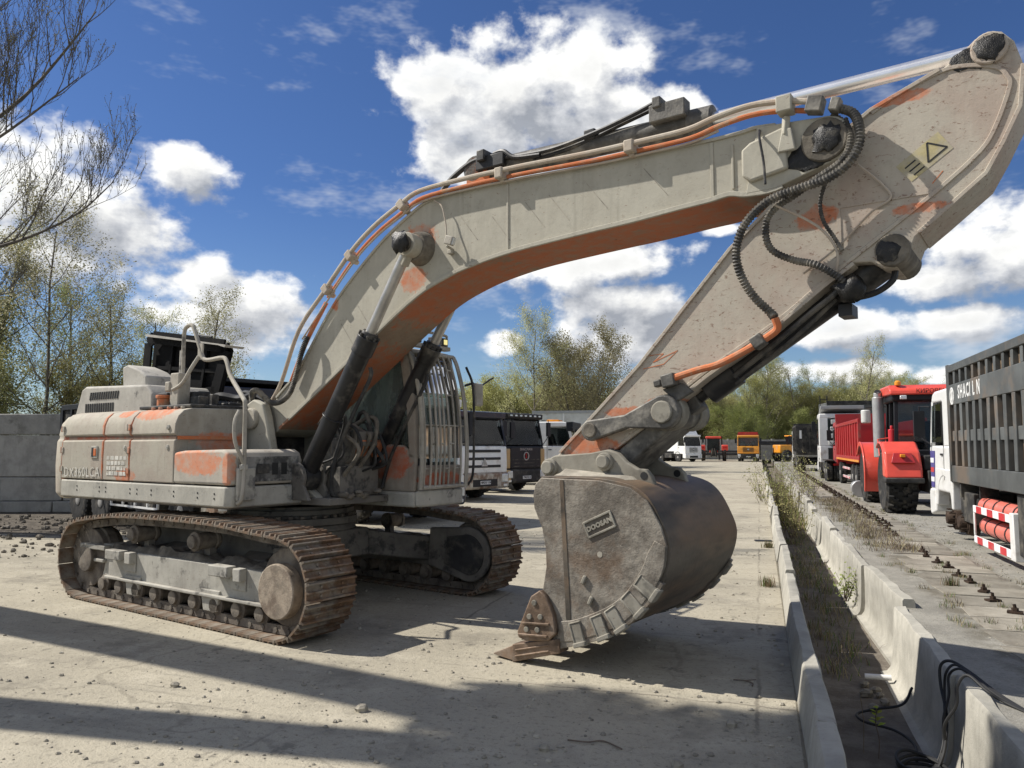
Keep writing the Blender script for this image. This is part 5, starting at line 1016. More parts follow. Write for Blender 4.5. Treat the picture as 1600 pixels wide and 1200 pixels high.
def chassis(root, L, axles, w=2.5, dual=True, rfront=.53, front_x=-1.42, nofront=False):
    b = MB(); b.box(-L,-.3,-.45,-.35,.72,.98); b.box(-L,-.3,.35,.45,.72,.98); b.box(-L,-.4,-.35,.35,.8,.86); b.box(-3.9,-2.6,-1.15,-.55,.45,.95); b.box(-3.6,-2.7,.55,1.15,.45,.95)
    for x in [front_x] + list(axles): b.cyl((x,-.95,.53),(x,.95,.53),.09,n=10)
    b.build('chassis', MT['chassis'], root, .01)
    for s_ in (-1,1):
        if not nofront: wheel(root, front_x, s_*1.05, rfront, s_)
        for x in axles:
            wheel(root, x, s_*1.05, .53, s_)
            if dual: link('inner_tyre', TYRE, root, Matrix.Translation((x, s_*.72, .53)))
        b = MB(); b.prism(arc(front_x,.53,.66,10,170,10) + arc(front_x,.53,.60,170,10,10), s_*1.07-.17, s_*1.07+.17); b.build('wheel_arch', MT['chassis'], root)
def dump(root, x0, x1, z0, z1, m, inner, ribs=8, w=2.5, canopy=0, open_rear=False, ribm=None):
    h = w/2; ribm = ribm or m
    for s_ in (-1,1):
        b = MB(); y0, y1 = sorted((s_*(h-.05), s_*(h-.11))); b.box(x0,x1,y0,y1,z0+.02,z1-.02); sd_ = b.build('dump_side', inner, root)
        st = (x1-x0-.1)/ribs
        for i in range(ribs+1): b = MB(); y0, y1 = sorted((s_*(h-.06), s_*h)); b.box(x0+i*st,x0+i*st+.1,y0,y1,z0+.2,z1-.12); b.build('side_rib', ribm, sd_, .008)
        b = MB(); b.box(x0,x1,min(s_*(h-.07),s_*h),max(s_*(h-.07),s_*h)+.002,z1-.14,z1); b.box(x0,x1,min(s_*(h-.07),s_*h),max(s_*(h-.07),s_*h)+.002,z0,z0+.22); b.build('side_rail', ribm, sd_, .012)
    b = MB(); b.box(x0,x1,-h+.11,h-.11,z0,z0+.08); b.box(x1-.08,x1,-h+.1,h-.1,z0+.08,z1+.25); b.build('dump_floor', m, root, .01)
    if not open_rear: b = MB(); b.box(x0-.06,x0,-h,h,z0,z1-.05); b.build('tailgate', m, root, .01)
    if canopy: b = MB(); b.prism([(x1-.02,z1+.12),(x1+canopy,z1+.22),(x1+canopy,z1+.30),(x1-.02,z1+.26)], -h+.05, h-.05); b.build('canopy', m, root, .01)
HD = -40
def trk(name, x, y, hd, label, grp=None): return empty(name, (x, y, 0), R(hd), label, 'truck', grp)
# row behind the excavator
t = trk('dump_truck', -4.9, 15.8, HD, 'dark dump truck with white cab parked behind the excavator body'); cab(t, MT['white'], MT['navy']); front(t, MT['rustbumper'], None); chassis(t, 7.6, (-5.25,-6.55)); dump(t, -7.7, -2.3, 1.15, 2.9, MT['blackpaint'], MT['chassis'], 9, canopy=2.2)
b = MB(); b.box(-4.6,-2.3,-1.24,-1.2,.5,.54); b.box(-4.6,-2.3,-1.24,-1.2,.86,.90)
for x in (-4.6,-4.0,-3.4,-2.8,-2.34): b.box(x,x+.04,-1.24,-1.2,.54,.86)
b.build('side_guard', MT['white'], t)
t = trk('dump_truck', -2.0, 18.6, HD, 'truck with navy bumper seen through the bars of the excavator cab'); cab(t, MT['white'], MT['white']); front(t, MT['navy'], 'Р183ХК 54'); chassis(t, 7.6, (-5.25,-6.55)); dump(t, -7.7, -2.3, 1.15, 2.9, MT['blackpaint'], MT['chassis'], 9)
t = trk('dump_truck', -.95, 26.4, HD, 'white truck with black windscreen top, three grille slots and rusty bumper'); cab(t, MT['white'], MT['navy']); front(t, MT['rustbumper'], 'Н892АУ 154'); chassis(t, 7.6, (-5.25,-6.55)); dump(t, -7.7, -2.3, 1.15, 2.85, MT['blackpaint'], MT['chassis'], 9)
t = trk('dump_truck', .55, 31.0, HD, 'black truck with tan corner panels and a round emblem'); cab(t, MT['blackpaint'], MT['blackpaint'], style='shac', z1=3.2); front(t, MT['chassis'], 'У982АВ 54'); chassis(t, 6.4, (-4.6,-5.9))
for s_ in (-1,1): b = MB(); b.box(-.2,.07,s_*1.12-.13,s_*1.12+.13,.5,.92); b.build('bumper_corner', MT['tan'], t, .03)
b = MB(); b.box(-.05,.0,-1.1,1.1,3.0,3.12); b.build('marker_strip', MT['chassis'], t, .01)
for i in range(7): b = MB(); b.box(-.0,.015,-.9+i*.3-.07,-.9+i*.3+.07,3.03,3.09); b.build('marker_lamp', MT['lamp'], t)
t = trk('tractor_truck', 3.25, 37.3, -14, 'white truck cab with its side turned to the viewer, left of the arm'); cab(t, MT['white'], MT['white'], style='plain', z1=3.0, visor=False); front(t, MT['white'], None); chassis(t, 6.2, (-4.6,-5.9)); 
b = MB(); b.box(-1.5,-.9,-.5,.5,3.0,3.12); b.build('beacon_bar', MT['amber'], t, .03)
b = MB(); b.box(-.42,-.1,-1.25,1.25,2.55,2.99); b.build('dark_visor', MT['blackpaint'], t, .03)
# curtain trailer and mixer behind the row
t = empty('box_trailer', (7.5, 50.5, 0), R(-14), 'pale grey box trailer standing behind the white cab', 'trailer')
b = MB(); b.box(-6,0,-1.25,1.25,1.15,4.1); b.build('box_body', MT['palebox'], t, .03)
for x in (-6.05,-4,-2,-.05): b = MB(); b.box(x,x+.1,-1.28,-1.25,1.15,4.12); b.build('frame_post', MT['white'], t)
b = MB(); b.box(-6.05,.05,-1.29,-1.25,3.98,4.16); b.box(.0,.06,-1.28,1.28,3.98,4.16); b.box(-6.05,.05,-1.29,-1.25,1.1,1.25); b.build('frame_rail', MT['greybox'], t)
for x in (-3.8,-5.1): wheel(t, x, -1.05, .53, -1); wheel(t, x, 1.05, .53, 1)
b = MB(); b.box(-6,0,-.5,.5,.8,1.15); b.box(-2,-1.9,-.9,-.8,0,1.1); b.box(-2,-1.9,.8,.9,0,1.1); b.build('underframe', MT['chassis'], t)
t = empty('concrete_mixer_truck', (3.2, 42.5, 0), R(-40), 'green concrete mixer drum showing between the black truck and the white cab', 'mixer truck')
cab(t, MT['white'], MT['white'], style='plain', detail=False); front(t, MT['white'], None); chassis(t, 8.2, (-5.6,-6.9))
b = MB(); b.lathe([(.5,0),(1.0,.4),(1.2,1.6),(1.15,2.4),(.55,4.6),(.5,4.9)], (-2.7,0,1.9), (-1,0,.22), 26); b.build('mixer_drum', MT['greendrum'], t)
text('drum_emblem', 'S', MT['white'], t, frame((-4.2,-1.2,2.3),(1,0,0),(0,0,1)), .8, .01)
# far end of the yard
t = trk('tractor_truck', 21.4, 91.0, -62, 'white tractor truck far off, just right of the bucket linkage'); cab(t, MT['white'], MT['white'], style='plain', z1=3.2, roof=.55); front(t, MT['white'], None); chassis(t, 6.2, (-4.6,-5.9))
b = MB(); b.hexa([(-4.2,-.6,1.2),(-2.2,-.6,1.2),(-2.2,.6,1.2),(-4.2,.6,1.2),(-4.0,-.5,1.7),(-2.2,-.5,2.3),(-2.2,.5,2.3),(-4.0,.5,1.7)]); b.build('cargo_cover', MT['white'], t, .05)
t = trk('dump_truck', 28.0, 91.5, -107, 'orange-yellow dump truck facing the viewer at the far fence'); cab(t, MT['yellowcab'], MT['yellowcab'], style='plain', z1=3.15); front(t, MT['chassis'], 'О815ТМ 54'); chassis(t, 7.6, (-5.25,-6.55)); dump(t, -7.7, -2.3, 1.15, 3.3, MT['reddump'], MT['reddump'], 8)
b = MB(); b.box(-.05,.065,-1.2,1.2,.98,1.12); b.build('lower_panel', MT['yellowcab'], t, .02)
t = empty('farm_tractor', (25.2, 96.5, 0), R(75), 'red wheeled tractor seen from behind between the far white and yellow trucks', 'tractor')
b = MB(); b.box(-.9,.9,-.75,.75,1.3,2.8); b.build('cab', MT['glass_dark'], t, .08); b = MB(); b.box(-1.0,1.0,-.95,.95,2.78,3.05); b.build('cab_roof', MT['kred'], t, .08)
b = MB(); b.box(.9,3.2,-.5,.5,1.0,1.9); b.build('hood', MT['kred'], t, .1); b = MB(); b.box(-1.6,1.2,-.4,.4,.6,1.4); b.bar((-1.7,-.3,.5),(-1.6,-.1,1.6),.1,.1); b.bar((-1.7,.3,.5),(-1.6,.1,1.6),.1,.1); b.build('rear_hitch', MT['chassis'], t)
for s_ in (-1,1):
    wheel(t, -.7, s_*1.35, .95, s_); wheel(t, 2.4, s_*1.2, .8, s_); b = MB(); b.box(-1.5,.2,s_*1.35-.38,s_*1.35+.38,1.85,2.0); b.box(-1.55,-1.35,s_*1.35-.38,s_*1.35+.38,1.3,1.95); b.build('fender', MT['kred'], t, .05)
    b = MB(); b.cyl((-.75,s_*1.0,2.0),(-.75,s_*1.0,3.1),.08,n=10) if s_ < 0 else b.box(-.8,-.7,s_*.9,s_*1.0,2,2.9); b.build('exhaust', MT['ink'], t)
    b = MB(); b.box(-1.58,-1.54,s_*1.35-.25,s_*1.35+.25,1.55,1.8); b.build('tail_lamp', MT['redlens'], t)

# ---- right-hand row, all facing away along the ditch
RH = R(90) - DA
def rloc(n, s): p = dw(n, s); return (p.x, p.y, 0)
t = empty('dump_truck', rloc(4.75, 18.8), RH, 'dark grey ribbed dump body with white cab cut off by the right edge', 'truck')
cab(t, MT['white'], MT['white'], style='plain', z1=3.0, L=1.85, visor=False); front(t, MT['white'], None); 
b = MB(); b.box(-8,-.3,-.45,.45,.72,1.0); b.box(-3.1,-2.2,.5,1.15,.45,1.0); b.box(-8,-5.7,.3,1.18,.25,1.15); b.build('chassis', MT['chassis'], t, .02)
for x in (-1.3,-2.25):
    b = MB(); b.lathe([(.1,.22),(.12,.2),(.14,.1),(.23,.08),(.25,-.1),(.2,-.12)], (x,1.0,.42), (0,1,0), 20); dr = b.build('brake_drum', MT['rustdark'], t)
    b = MB()
    for i in range(10): b.cyl((x+.18*math.cos(i*.628),1.08,.42+.18*math.sin(i*.628)),(x+.18*math.cos(i*.628),1.20,.42+.18*math.sin(i*.628)),.014,n=6)
    b.build('wheel_studs', MT['rustdark'], dr)
b = MB(); b.prism(arc(-1.25,.62,.62,0,180,10) + [(-1.98,.62),(-1.98,1.4),(-.5,1.4),(-.5,.62)], 1.0, 1.24); b.build('wheel_arch', MT['white'], t, .03)
b = MB(); b.prism([(-.12,.98),(-.12,1.75),(-.55,1.75),(-.42,.98)], 1.235, 1.242); b.build('sticker', MT['blueprint'], t)
for k, mm in enumerate((MT['plate'], MT['stripered'], MT['plate'])):
    b = MB(); b.prism([(-.14,1.10+k*.2),(-.14,1.2+k*.2),(-.46,1.2+k*.2),(-.44,1.10+k*.2)], 1.241, 1.246); b.build('sticker_stripe', mm, t)
BX0, BX1 = -9.5, -1.95
b = MB(); b.box(BX0,BX1,1.10,1.16,1.2,3.38); sd_ = b.build('dump_side', MT['rustfill'], t)
b = MB(); b.box(BX0,BX1,1.16,1.25,3.26,3.40); b.build('top_rail', MT['greydump'], sd_, .012)
b = MB(); b.box(BX0,BX1,1.16,1.245,2.63,3.02); b.build('name_band', MT['greydump'], sd_, .012)
b = MB(); b.box(BX0,BX1,1.16,1.245,1.17,1.48); b.build('bottom_rail', MT['greydump'], sd_, .012)
b = MB(); b.box(BX0,BX1,1.16,1.215,1.94,2.14); b.build('middle_rail', MT['greydump'], sd_, .012)
b = MB(); b.box(BX1-.10,BX1,-1.25,1.26,1.17,3.42); b.box(BX1-.16,BX1-.1,1.15,1.255,1.48,3.26); b.build('headboard', MT['greydump'], t, .012)
x = BX1-.52
while x > BX0:
    j_ = rr.uniform(-.02,.02); b = MB(); b.hexa([(x-.075+j_,1.16,1.48),(x+.075+j_,1.16,1.48),(x+.075+j_,1.242+j_*.3,1.48),(x-.075+j_,1.242+j_*.3,1.48),(x-.075-j_,1.16,2.63),(x+.075-j_,1.16,2.63),(x+.075-j_,1.242,2.63),(x-.075-j_,1.242,2.63)]); b.build('side_rib', MT['greydump'], sd_, .01)
    b = MB(); b.box(x-.06,x+.06,1.16,1.235,3.02,3.26); b.build('side_rib', MT['greydump'], sd_, .008); x -= .44
b = MB(); b.box(BX0,BX1-.1,-1.25,-1.15,1.2,3.4); b.box(BX0,BX1-.1,-1.15,1.1,1.2,1.28); b.build('dump_floor', MT['greydump'], t)
MT['paintwhite'] = simple('stencil_white', (0.68,0.68,0.66), .6, 0, .1, 12, 0, (0.12,0.12,0.12), .25)
text('dump_lettering', 'SHACI L N', MT['paintwhite'], sd_, frame((-3.55,1.2475,2.83),(-1,0,0),(0,0,1)), .34, .002, 1.22, .008, .80)
b = MB(); b.lathe([(.165,0),(.165,.004),(.135,.004),(.135,0)], (-2.32,1.2455,2.80), (0,1,0), 28); b.build('dump_emblem', MT['paintwhite'], sd_)
text('emblem_letter', 'S', MT['paintwhite'], sd_, frame((-2.32,1.2475,2.80),(-1,0,0),(0,0,1)), .26, .002, 1, .01)
for z, zz in ((.80,.16),(.46,.15)):
    b = MB(); b.cyl((-3.35,.98,z),(-5.45,.98,z),zz,n=20); b.lathe([(zz,0),(zz*.7,.08),(.03,.12)],(-3.35,.98,z),(1,0,0),20); gb = b.build('gas_bottle', MT['gasred'], t)
    b = MB()
    for x in (-3.7,-4.25,-4.8,-5.3): b.cyl((x,.98,z),(x-.05,.98,z),zz+.008,n=20)
    b.build('strap', MT['ink'], gb)
for z in (.76,.24):
    b = MB(); b.box(-5.5,-3.38,1.19,1.225,z-.06,z+.06); gr = b.build('guard_rail', MT['plate'], t, .008)
    x = -3.6
    while x > -5.4: b = MB(); b.box(x-.32,x,1.224,1.229,z-.058,z+.058); b.build('red_stripe', MT['stripered'], gr); x -= .66
b = MB(); b.box(-3.42,-3.37,1.19,1.223,.3,.7); b.hexa([(-5.72,1.0,.16),(-5.5,1.0,.16),(-5.5,1.24,.16),(-5.72,1.24,.16),(-5.68,1.0,.86),(-5.5,1.0,.86),(-5.5,1.24,.86),(-5.68,1.24,.86)]); b.build('guard_post', MT['white'], t, .012)
b = MB(); b.box(-3.55,-3.5,.85,1.14,.95,1.2); b.box(-3.55,-3.5,.8,.86,.3,.95); b.box(-2.5,-2.4,.6,1.2,.9,1.2); b.cyl((-3.2,.95,.8),(-3.2,1.1,.8),.12,n=12); b.build('bottle_frame', MT['chassis'], t)
# big red tractor
t = empty('articulated_tractor', rloc(4.75, 26.0), RH, 'big red articulated tractor with tall grey exhaust stack and black cab', 'tractor')
tm = MB(); tm.lathe([(.48,-.36),(.78,-.40),(.86,-.34),(.88,-.1),(.88,.1),(.86,.34),(.78,.40),(.48,.36)], (0,0,0), (0,1,0), 36)
for i in range(20):
    for s_ in (-1,1):
        a = i*18 + (9 if s_ > 0 else 0)
        for k in range(3): tm.obox((.885*math.cos(R(a+k*5)), s_*(.07+k*.11), .895*math.sin(R(a+k*5))), .11,.13,.085, Matrix.Rotation(R(-a-k*5),3,'Y'))
BT_ = tm.mesh('tyre', MT['tyre'])
rm = MB(); rm.lathe([(.12,-.3),(.15,-.28),(.15,-.12),(.42,-.08),(.46,-.3),(.5,-.36),(.5,.36),(.3,.2)], (0,0,0), (0,1,0), 28); BR_ = rm.mesh('rim', MT['chassis'])
for x in (-1.9, 2.35):
    for s_ in (-1,1):
        w_ = empty('wheel'); w_.parent = t; w_.location = (x, s_*1.08, .86); w_.rotation_euler.z = math.pi if s_ > 0 else 0; link('tyre', BT_, w_); link('rim', BR_, w_)
for x, lo, hi in ((-1.9,168,60),(2.35,205,40)):
    for s_ in (-1,1):
        b = MB(); op = arc(x,.86,1.12,hi,lo,16); ip = arc(x,.86,1.05,lo,hi,16); b.prism(op+ip, s_*1.08-.46, s_*1.08+.46); b.build('fender', MT['kred'], t, .03)
        if x > 0:
            b = MB(); b.prism(arc(x,.86,1.14,hi,lo,16)+arc(x,.86,1.0,lo,hi,16), s_*1.54-.02, s_*1.54+.02); b.build('fender_side', MT['kred'], t, .012)
        else:
            b = MB(); b.hexa([(-3.06,s_*1.08-.46,.98),(-2.5,s_*1.08-.46,1.0),(-2.5,s_*1.08+.46,1.0),(-3.06,s_*1.08+.46,.98),(-2.80,s_*1.08-.44,1.70),(-2.3,s_*1.08-.44,1.98),(-2.3,s_*1.08+.44,1.98),(-2.80,s_*1.08+.44,1.70)]); b.build('fender_end', MT['kred'], t, .06, 3)
            b = MB(); b.box(-3.12,-2.6,s_*1.08-.48,s_*1.08+.48,.86,1.0); b.build('fender_lip', MT['chassis'], t, .03)
            b = MB(); b.hexa([(-3.0,s_*1.08-.3,1.40),(-2.9,s_*1.08-.3,1.40),(-2.9,s_*1.08+.3,1.40),(-3.0,s_*1.08+.3,1.40),(-2.86,s_*1.08-.22,1.66),(-2.7,s_*1.08-.22,1.66),(-2.7,s_*1.08+.22,1.66),(-2.86,s_*1.08+.22,1.66)]); b.build('fender_recess', MT['reddump'], t, .01)
            b = MB(); b.box(-3.0,-2.86,s_*1.08-.05,s_*1.08+.07,1.55,1.63); b.build('marker_lamp', MT['amber'], t, .01)
b = MB(); b.box(-3,1.0,-.5,.5,.6,1.2); b.box(.8,4.2,-.55,.55,.7,1.3); b.box(-2.8,-1.2,-.55,.55,1.2,1.6); b.build('chassis', MT['chassis'], t, .03)
b = MB(); b.prism([(1.1,1.3),(1.1,2.25),(3.6,2.05),(4.2,1.75),(4.25,1.1),(3.9,.95)], -.6, .6); b.build('engine_hood', MT['kred'], t, .08, 3)
b = MB(); b.box(-.75,1.05,-.95,.92,1.3,1.75); b.build('cab_base', MT['blackpaint'], t, .04)
b = MB(); b.hexa([(-.7,-.9,1.75),(.95,-.9,1.75),(.95,.88,1.75),(-.7,.88,1.75),(-.62,-.86,3.2),(.85,-.86,3.2),(.85,.84,3.2),(-.62,.84,3.2)]); b.build('cab_glass', MT['truckglass'], t)
b = MB(); b.box(-.1,.3,-.3,.3,1.75,2.0); b.box(-.2,-.05,-.28,.28,1.9,2.6); b.build('operator_seat', MT['chassis'], t, .04); b = MB(); b.cyl((.55,0,1.75),(.45,0,2.2),.03,n=8); b.cyl((.45,0,2.2),(.44,0,2.22),.2,n=16); b.build('steering_column', MT['ink'], t)
for x, y in ((-.68,.885),(.25,.885),(.93,.885),(-.68,-.9),(.93,-.9)): b = MB(); b.bar((x,y,1.7),(x*.9,y*.96,3.22),.11,.11,(1,0,0)); b.build('cab_pillar', MT['blackpaint'], t, .01)
b = MB(); b.box(-.85,1.05,-1.0,.98,3.18,3.42); b.build('roof_fascia', MT['blackpaint'], t, .05); b = MB(); b.prism([(-1.0,3.36),(-.95,3.52),(-.7,3.66),(.9,3.68),(1.15,3.5),(1.15,3.40)], -1.08, 1.06); b.build('cab_roof', MT['kred'], t, .06, 3)
text('roof_lettering', 'КИРОВЕЦ', MT['ink'], t, frame((-1.0,-.05,3.46),(0,-1,0),(0,0,1)), .17, .01)
for s_ in (-1,1): b = MB(); b.box(-1.03,-.95,s_*.7-.09,s_*.7+.09,3.22,3.34); b.build('roof_lamp', MT['lamp'], t, .02)
b = MB(); b.lathe([(.07,0),(.09,.02),(.09,.1),(.05,.15)], (-.8,.8,3.64), (0,0,1), 14); b.build('beacon', MT['amber'], t)
b = MB(); b.cyl((.55,1.18,1.5),(.55,1.18,3.38),.165,n=22); b.cyl((.55,1.18,3.38),(.55,1.18,3.52),.12,n=18); b.build('exhaust_stack', MT['silver'], t, .02)
b = MB(); b.cyl((.55,1.18,3.50),(.5,1.18,3.56),.1,.1,n=16); b.build('stack_tip', MT['ink'], t)
b = MB(); b.cyl((-.55,.98,1.9),(-.55,.98,2.35),.10,n=16); b.cyl((-.55,.98,2.35),(-.55,.98,2.46),.04,n=10); b.build('fire_extinguisher', MT['stripered'], t, .02)
b = MB(); b.tube([(-.3,.95,1.5),(-.3,1.3,1.55),(-.05,1.3,2.05),(-.05,.95,2.1)], .025, 8); b.build('handrail', MT['kred'], t)
b = MB(); b.cyl((.9,1.5,2.58),(.9,1.5,3.0),.14,n=16); b.build('wrapped_mirror', MT['palebox'], t, .03); b = MB(); b.tube([(.9,.9,3.1),(.9,1.5,3.08),(.9,1.5,2.98)], .02); b.build('mirror_arm', MT['ink'], t)
# red dump truck
t = empty('dump_truck', rloc(5.0, 45.2), RH, 'red ribbed dump truck standing behind the big red tractor', 'truck'); chassis(t, 11.2, (-8.6,-9.95), front_x=-1.4)
wheel(t, -3.2, 1.05, .53, 1); dump(t, -11.6, -2.2, 1.2, 2.95, MT['reddump'], MT['reddump'], 10, open_rear=True); cab(t, MT['reddump'], MT['reddump'], detail=False, z1=3.1); front(t, MT['reddump'], None)
b = MB(); b.box(-2.3,-2.1,-1.25,1.25,2.9,3.5); b.build('headboard', MT['reddump'], t); b = MB(); b.box(-11.6,-2.3,1.252,1.262,1.2,1.29); b.build('reflective_tape', MT['amber'], t)
for z in (.45,.85):
    b = MB(); b.box(-8.0,-5.0,1.2,1.23,z-.05,z+.05); gr = b.build('guard_rail', MT['plate'], t)
    for i in range(5): b = MB(); b.box(-7.9+i*.6,-7.6+i*.6,1.229,1.235,z-.048,z+.048); b.build('red_stripe', MT['stripered'], gr)
# white tractor truck, dark dump, grey trailer
t = empty('tractor_truck', rloc(4.5, 49.5), RH, 'white tractor truck with roof spoiler seen from behind beyond the red dump body', 'truck'); cab(t, MT['white'], MT['white'], style='plain', z1=3.7, detail=False, visor=False); front(t, MT['white'], None); chassis(t, 6.3, (-4.6,-5.6))
b = MB()
for k in range(4): b.box(-2.16,-2.1,-.75+k*.05,.75-k*.05,1.9+k*.4,2.15+k*.4)
b.build('cab_rear_panel', MT['palebox'], t, .02); b = MB(); b.prism([(-2.2,3.95),(-.6,3.7),(-.6,3.75),(-2.2,4.15)],-1.15,1.15); b.build('roof_spoiler', MT['greybox'], t, .02); b = MB(); b.tube(spline([(-2.15,-.3,1.2),(-2.3,-.2,1.7),(-2.3,.2,1.75),(-2.15,.4,1.3)],5), .03); b.box(-2.4,-2.1,-.8,.8,.95,1.75); b.build('air_lines', MT['ink'], t)
for s_ in (-1,1): b = MB(); b.box(-6.4,-4.0,s_*1.05-.2,s_*1.05+.2,1.08,1.14); b.build('mudguard', MT['chassis'], t)
b = MB(); b.box(-6.36,-6.3,-.9,.9,.85,.95); b.build('tail_lamp', MT['redlens'], t)
t = empty('dump_truck', rloc(3.8, 69.0), RH, 'dark dump truck farthest along the right side of the ditch', 'truck'); chassis(t, 8.2, (-6.0,-7.3)); dump(t, -8.4, -2.3, 1.2, 3.4, MT['chassis'], MT['greydump'], 6); cab(t, MT['white'], MT['white'], detail=False, style='plain'); front(t, MT['white'], None)
b = MB(); 
for y in (-.8,-.3,.3,.8): b.box(-8.52,-8.46,y-.05,y+.05,1.2,3.35)
b.build('tailgate_rib', MT['chassis'], t); b = MB(); b.box(-8.5,-8.46,.85,1.0,2.4,3.0); b.build('white_rag', MT['white'], t)
t = empty('tipper_trailer', (24.2, 52.0, 0), R(-8), 'long grey high-sided trailer rising behind the white tractor truck', 'trailer')
b = MB(); b.box(-3,6,-1.25,1.25,1.4,4.75); b.build('trailer_body', MT['greydump'], t, .03); b = MB(); b.box(-3.1,6.1,-1.3,-1.25,4.6,4.85); b.build('top_rail', MT['chassis'], t)
for i in range(9): b = MB(); b.box(-2.9+i*1.05,-2.8+i*1.05,-1.3,-1.25,1.4,4.6); b.build('side_rib', MT['greydump'], t)
for x in (2.5,3.8,5.1): wheel(t, x, -1.05, .53, -1); wheel(t, x, 1.05, .53, 1)
b = MB(); b.box(-3,6,-.5,.5,.8,1.4); b.box(-1.6,-1.5,-.8,.8,0,1.4); b.build('underframe', MT['chassis'], t); b = MB()
for dx in (-3.5,-3.05): b.bar((dx,-1.2,1.4),(dx,-1.2,5.2),.05,.05)
for k in range(8): b.bar((-3.5,-1.2,1.8+k*.45),(-3.05,-1.2,1.8+k*.45),.04,.04)
b.build('ladder', MT['ink'], t)
# yellow machine at the far end of the ditch
t = empty('wheel_loader', (33.6, 93.0, 0), R(15), 'small yellow loader half hidden at the far end of the ditch', 'loader')
b = MB(); b.box(-2,0.2,-.8,.8,1.0,2.0); b.build('engine_cover', MT['yellowcab'], t, .1); b = MB(); b.box(-.3,1.0,-.65,.65,1.6,3.0); b.build('cab', MT['glass_dark'], t, .06); b = MB(); b.box(-.4,1.1,-.72,.72,3.0,3.15); b.build('cab_roof', MT['yellowcab'], t, .04)
b = MB(); b.bar((1.0,-.5,1.6),(3.0,-.5,2.7),.2,.3); b.bar((1.0,.5,1.6),(3.0,.5,2.7),.2,.3); b.build('lift_arm', MT['yellowcab'], t, .03); b = MB(); b.prism([(2.9,2.2),(2.9,3.1),(3.6,3.2),(3.3,2.5),(3.9,2.2)], -1.2, 1.2); b.build('loader_bucket', MT['yellowcab'], t, .03)
b = MB(); b.box(-1.9,2.0,-.5,.5,.6,1.1); b.build('chassis', MT['chassis'], t)
for x in (-1.2,1.5):
    for s_ in (-1,1): wheel(t, x, s_*.95, .7, s_)
# hydraulic fittings lying by the tractor
t = empty('pump_unit', rloc(3.45, 31.4), RH, 'grey pump lying on the ground between the two red machines', 'pump')
b = MB(); b.cyl((-.5,0,.3),(.3,0,.3),.26,n=18); b.cyl((.3,0,.3),(.5,0,.3),.18,n=16); b.build('pump_body', MT['silver'], t, .02); b = MB(); b.cyl((-.6,0,.3),(-.5,0,.3),.3,n=18); b.box(.1,.2,-.2,.2,0,.4); b.build('pump_flange', MT['silver'], t, .02)

# ------------------------------------------------------------------ TREES
def leafmat(name, c, rough=.6, tr=.35):
    m, nt, b = shader(name); k = NT(nt, 'Object')
    col = k.mix(k.step(k.noise(.9, 3, .6), .35, .65), tuple(x*.72 for x in c), tuple(x*1.25 for x in c))
    oi = nt.nodes.new('ShaderNodeObjectInfo'); hs = nt.nodes.new('ShaderNodeHueSaturation'); k.L(col, hs.inputs['Color']); k.L(k.math('ADD', k.math('MULTIPLY', oi.outputs['Random'], .5), .75), hs.inputs['Value']); k.L(k.math('ADD', k.math('MULTIPLY', oi.outputs['Random'], .04), .48), hs.inputs['Hue'])
    k.L(hs.outputs[0], b.inputs['Base Color']); b.inputs['Roughness'].default_value = rough; b.inputs['Specular IOR Level'].default_value = .2
    t = nt.nodes.new('ShaderNodeBsdfTranslucent'); k.L(hs.outputs[0], t.inputs[0]); mx = nt.nodes.new('ShaderNodeMixShader'); mx.inputs[0].default_value = tr
    out = [n for n in nt.nodes if n.type == 'OUTPUT_MATERIAL'][0]; k.L(b.outputs[0], mx.inputs[1]); k.L(t.outputs[0], mx.inputs[2]); k.L(mx.outputs[0], out.inputs[0]); return m
MT['leaf'] = leafmat('spring_leaf', (0.31,0.29,0.115)); MT['leafpale'] = leafmat('pale_bud', (0.40,0.385,0.19)); MT['leafgreen'] = leafmat('fresh_leaf', (0.28,0.30,0.105)); MT['leafdark'] = leafmat('bud_dark', (0.13,0.12,0.06))
MT['bark'] = simple('bark', (0.17,0.15,0.12), .95, 0, .3, 6, .6, (0.07,0.062,0.05), .4); MT['barkmid'] = simple('bark_mid', (0.105,0.094,0.08), .95, 0, .3, 6, .4); MT['barkdark'] = simple('bark_dark', (0.075,0.065,0.055), .95, 0, .3, 6, .6); MT['barkpale'] = simple('bark_pale', (0.30,0.285,0.25), .9, 0, .3, 5, .5, (0.06,0.055,0.05), .35)
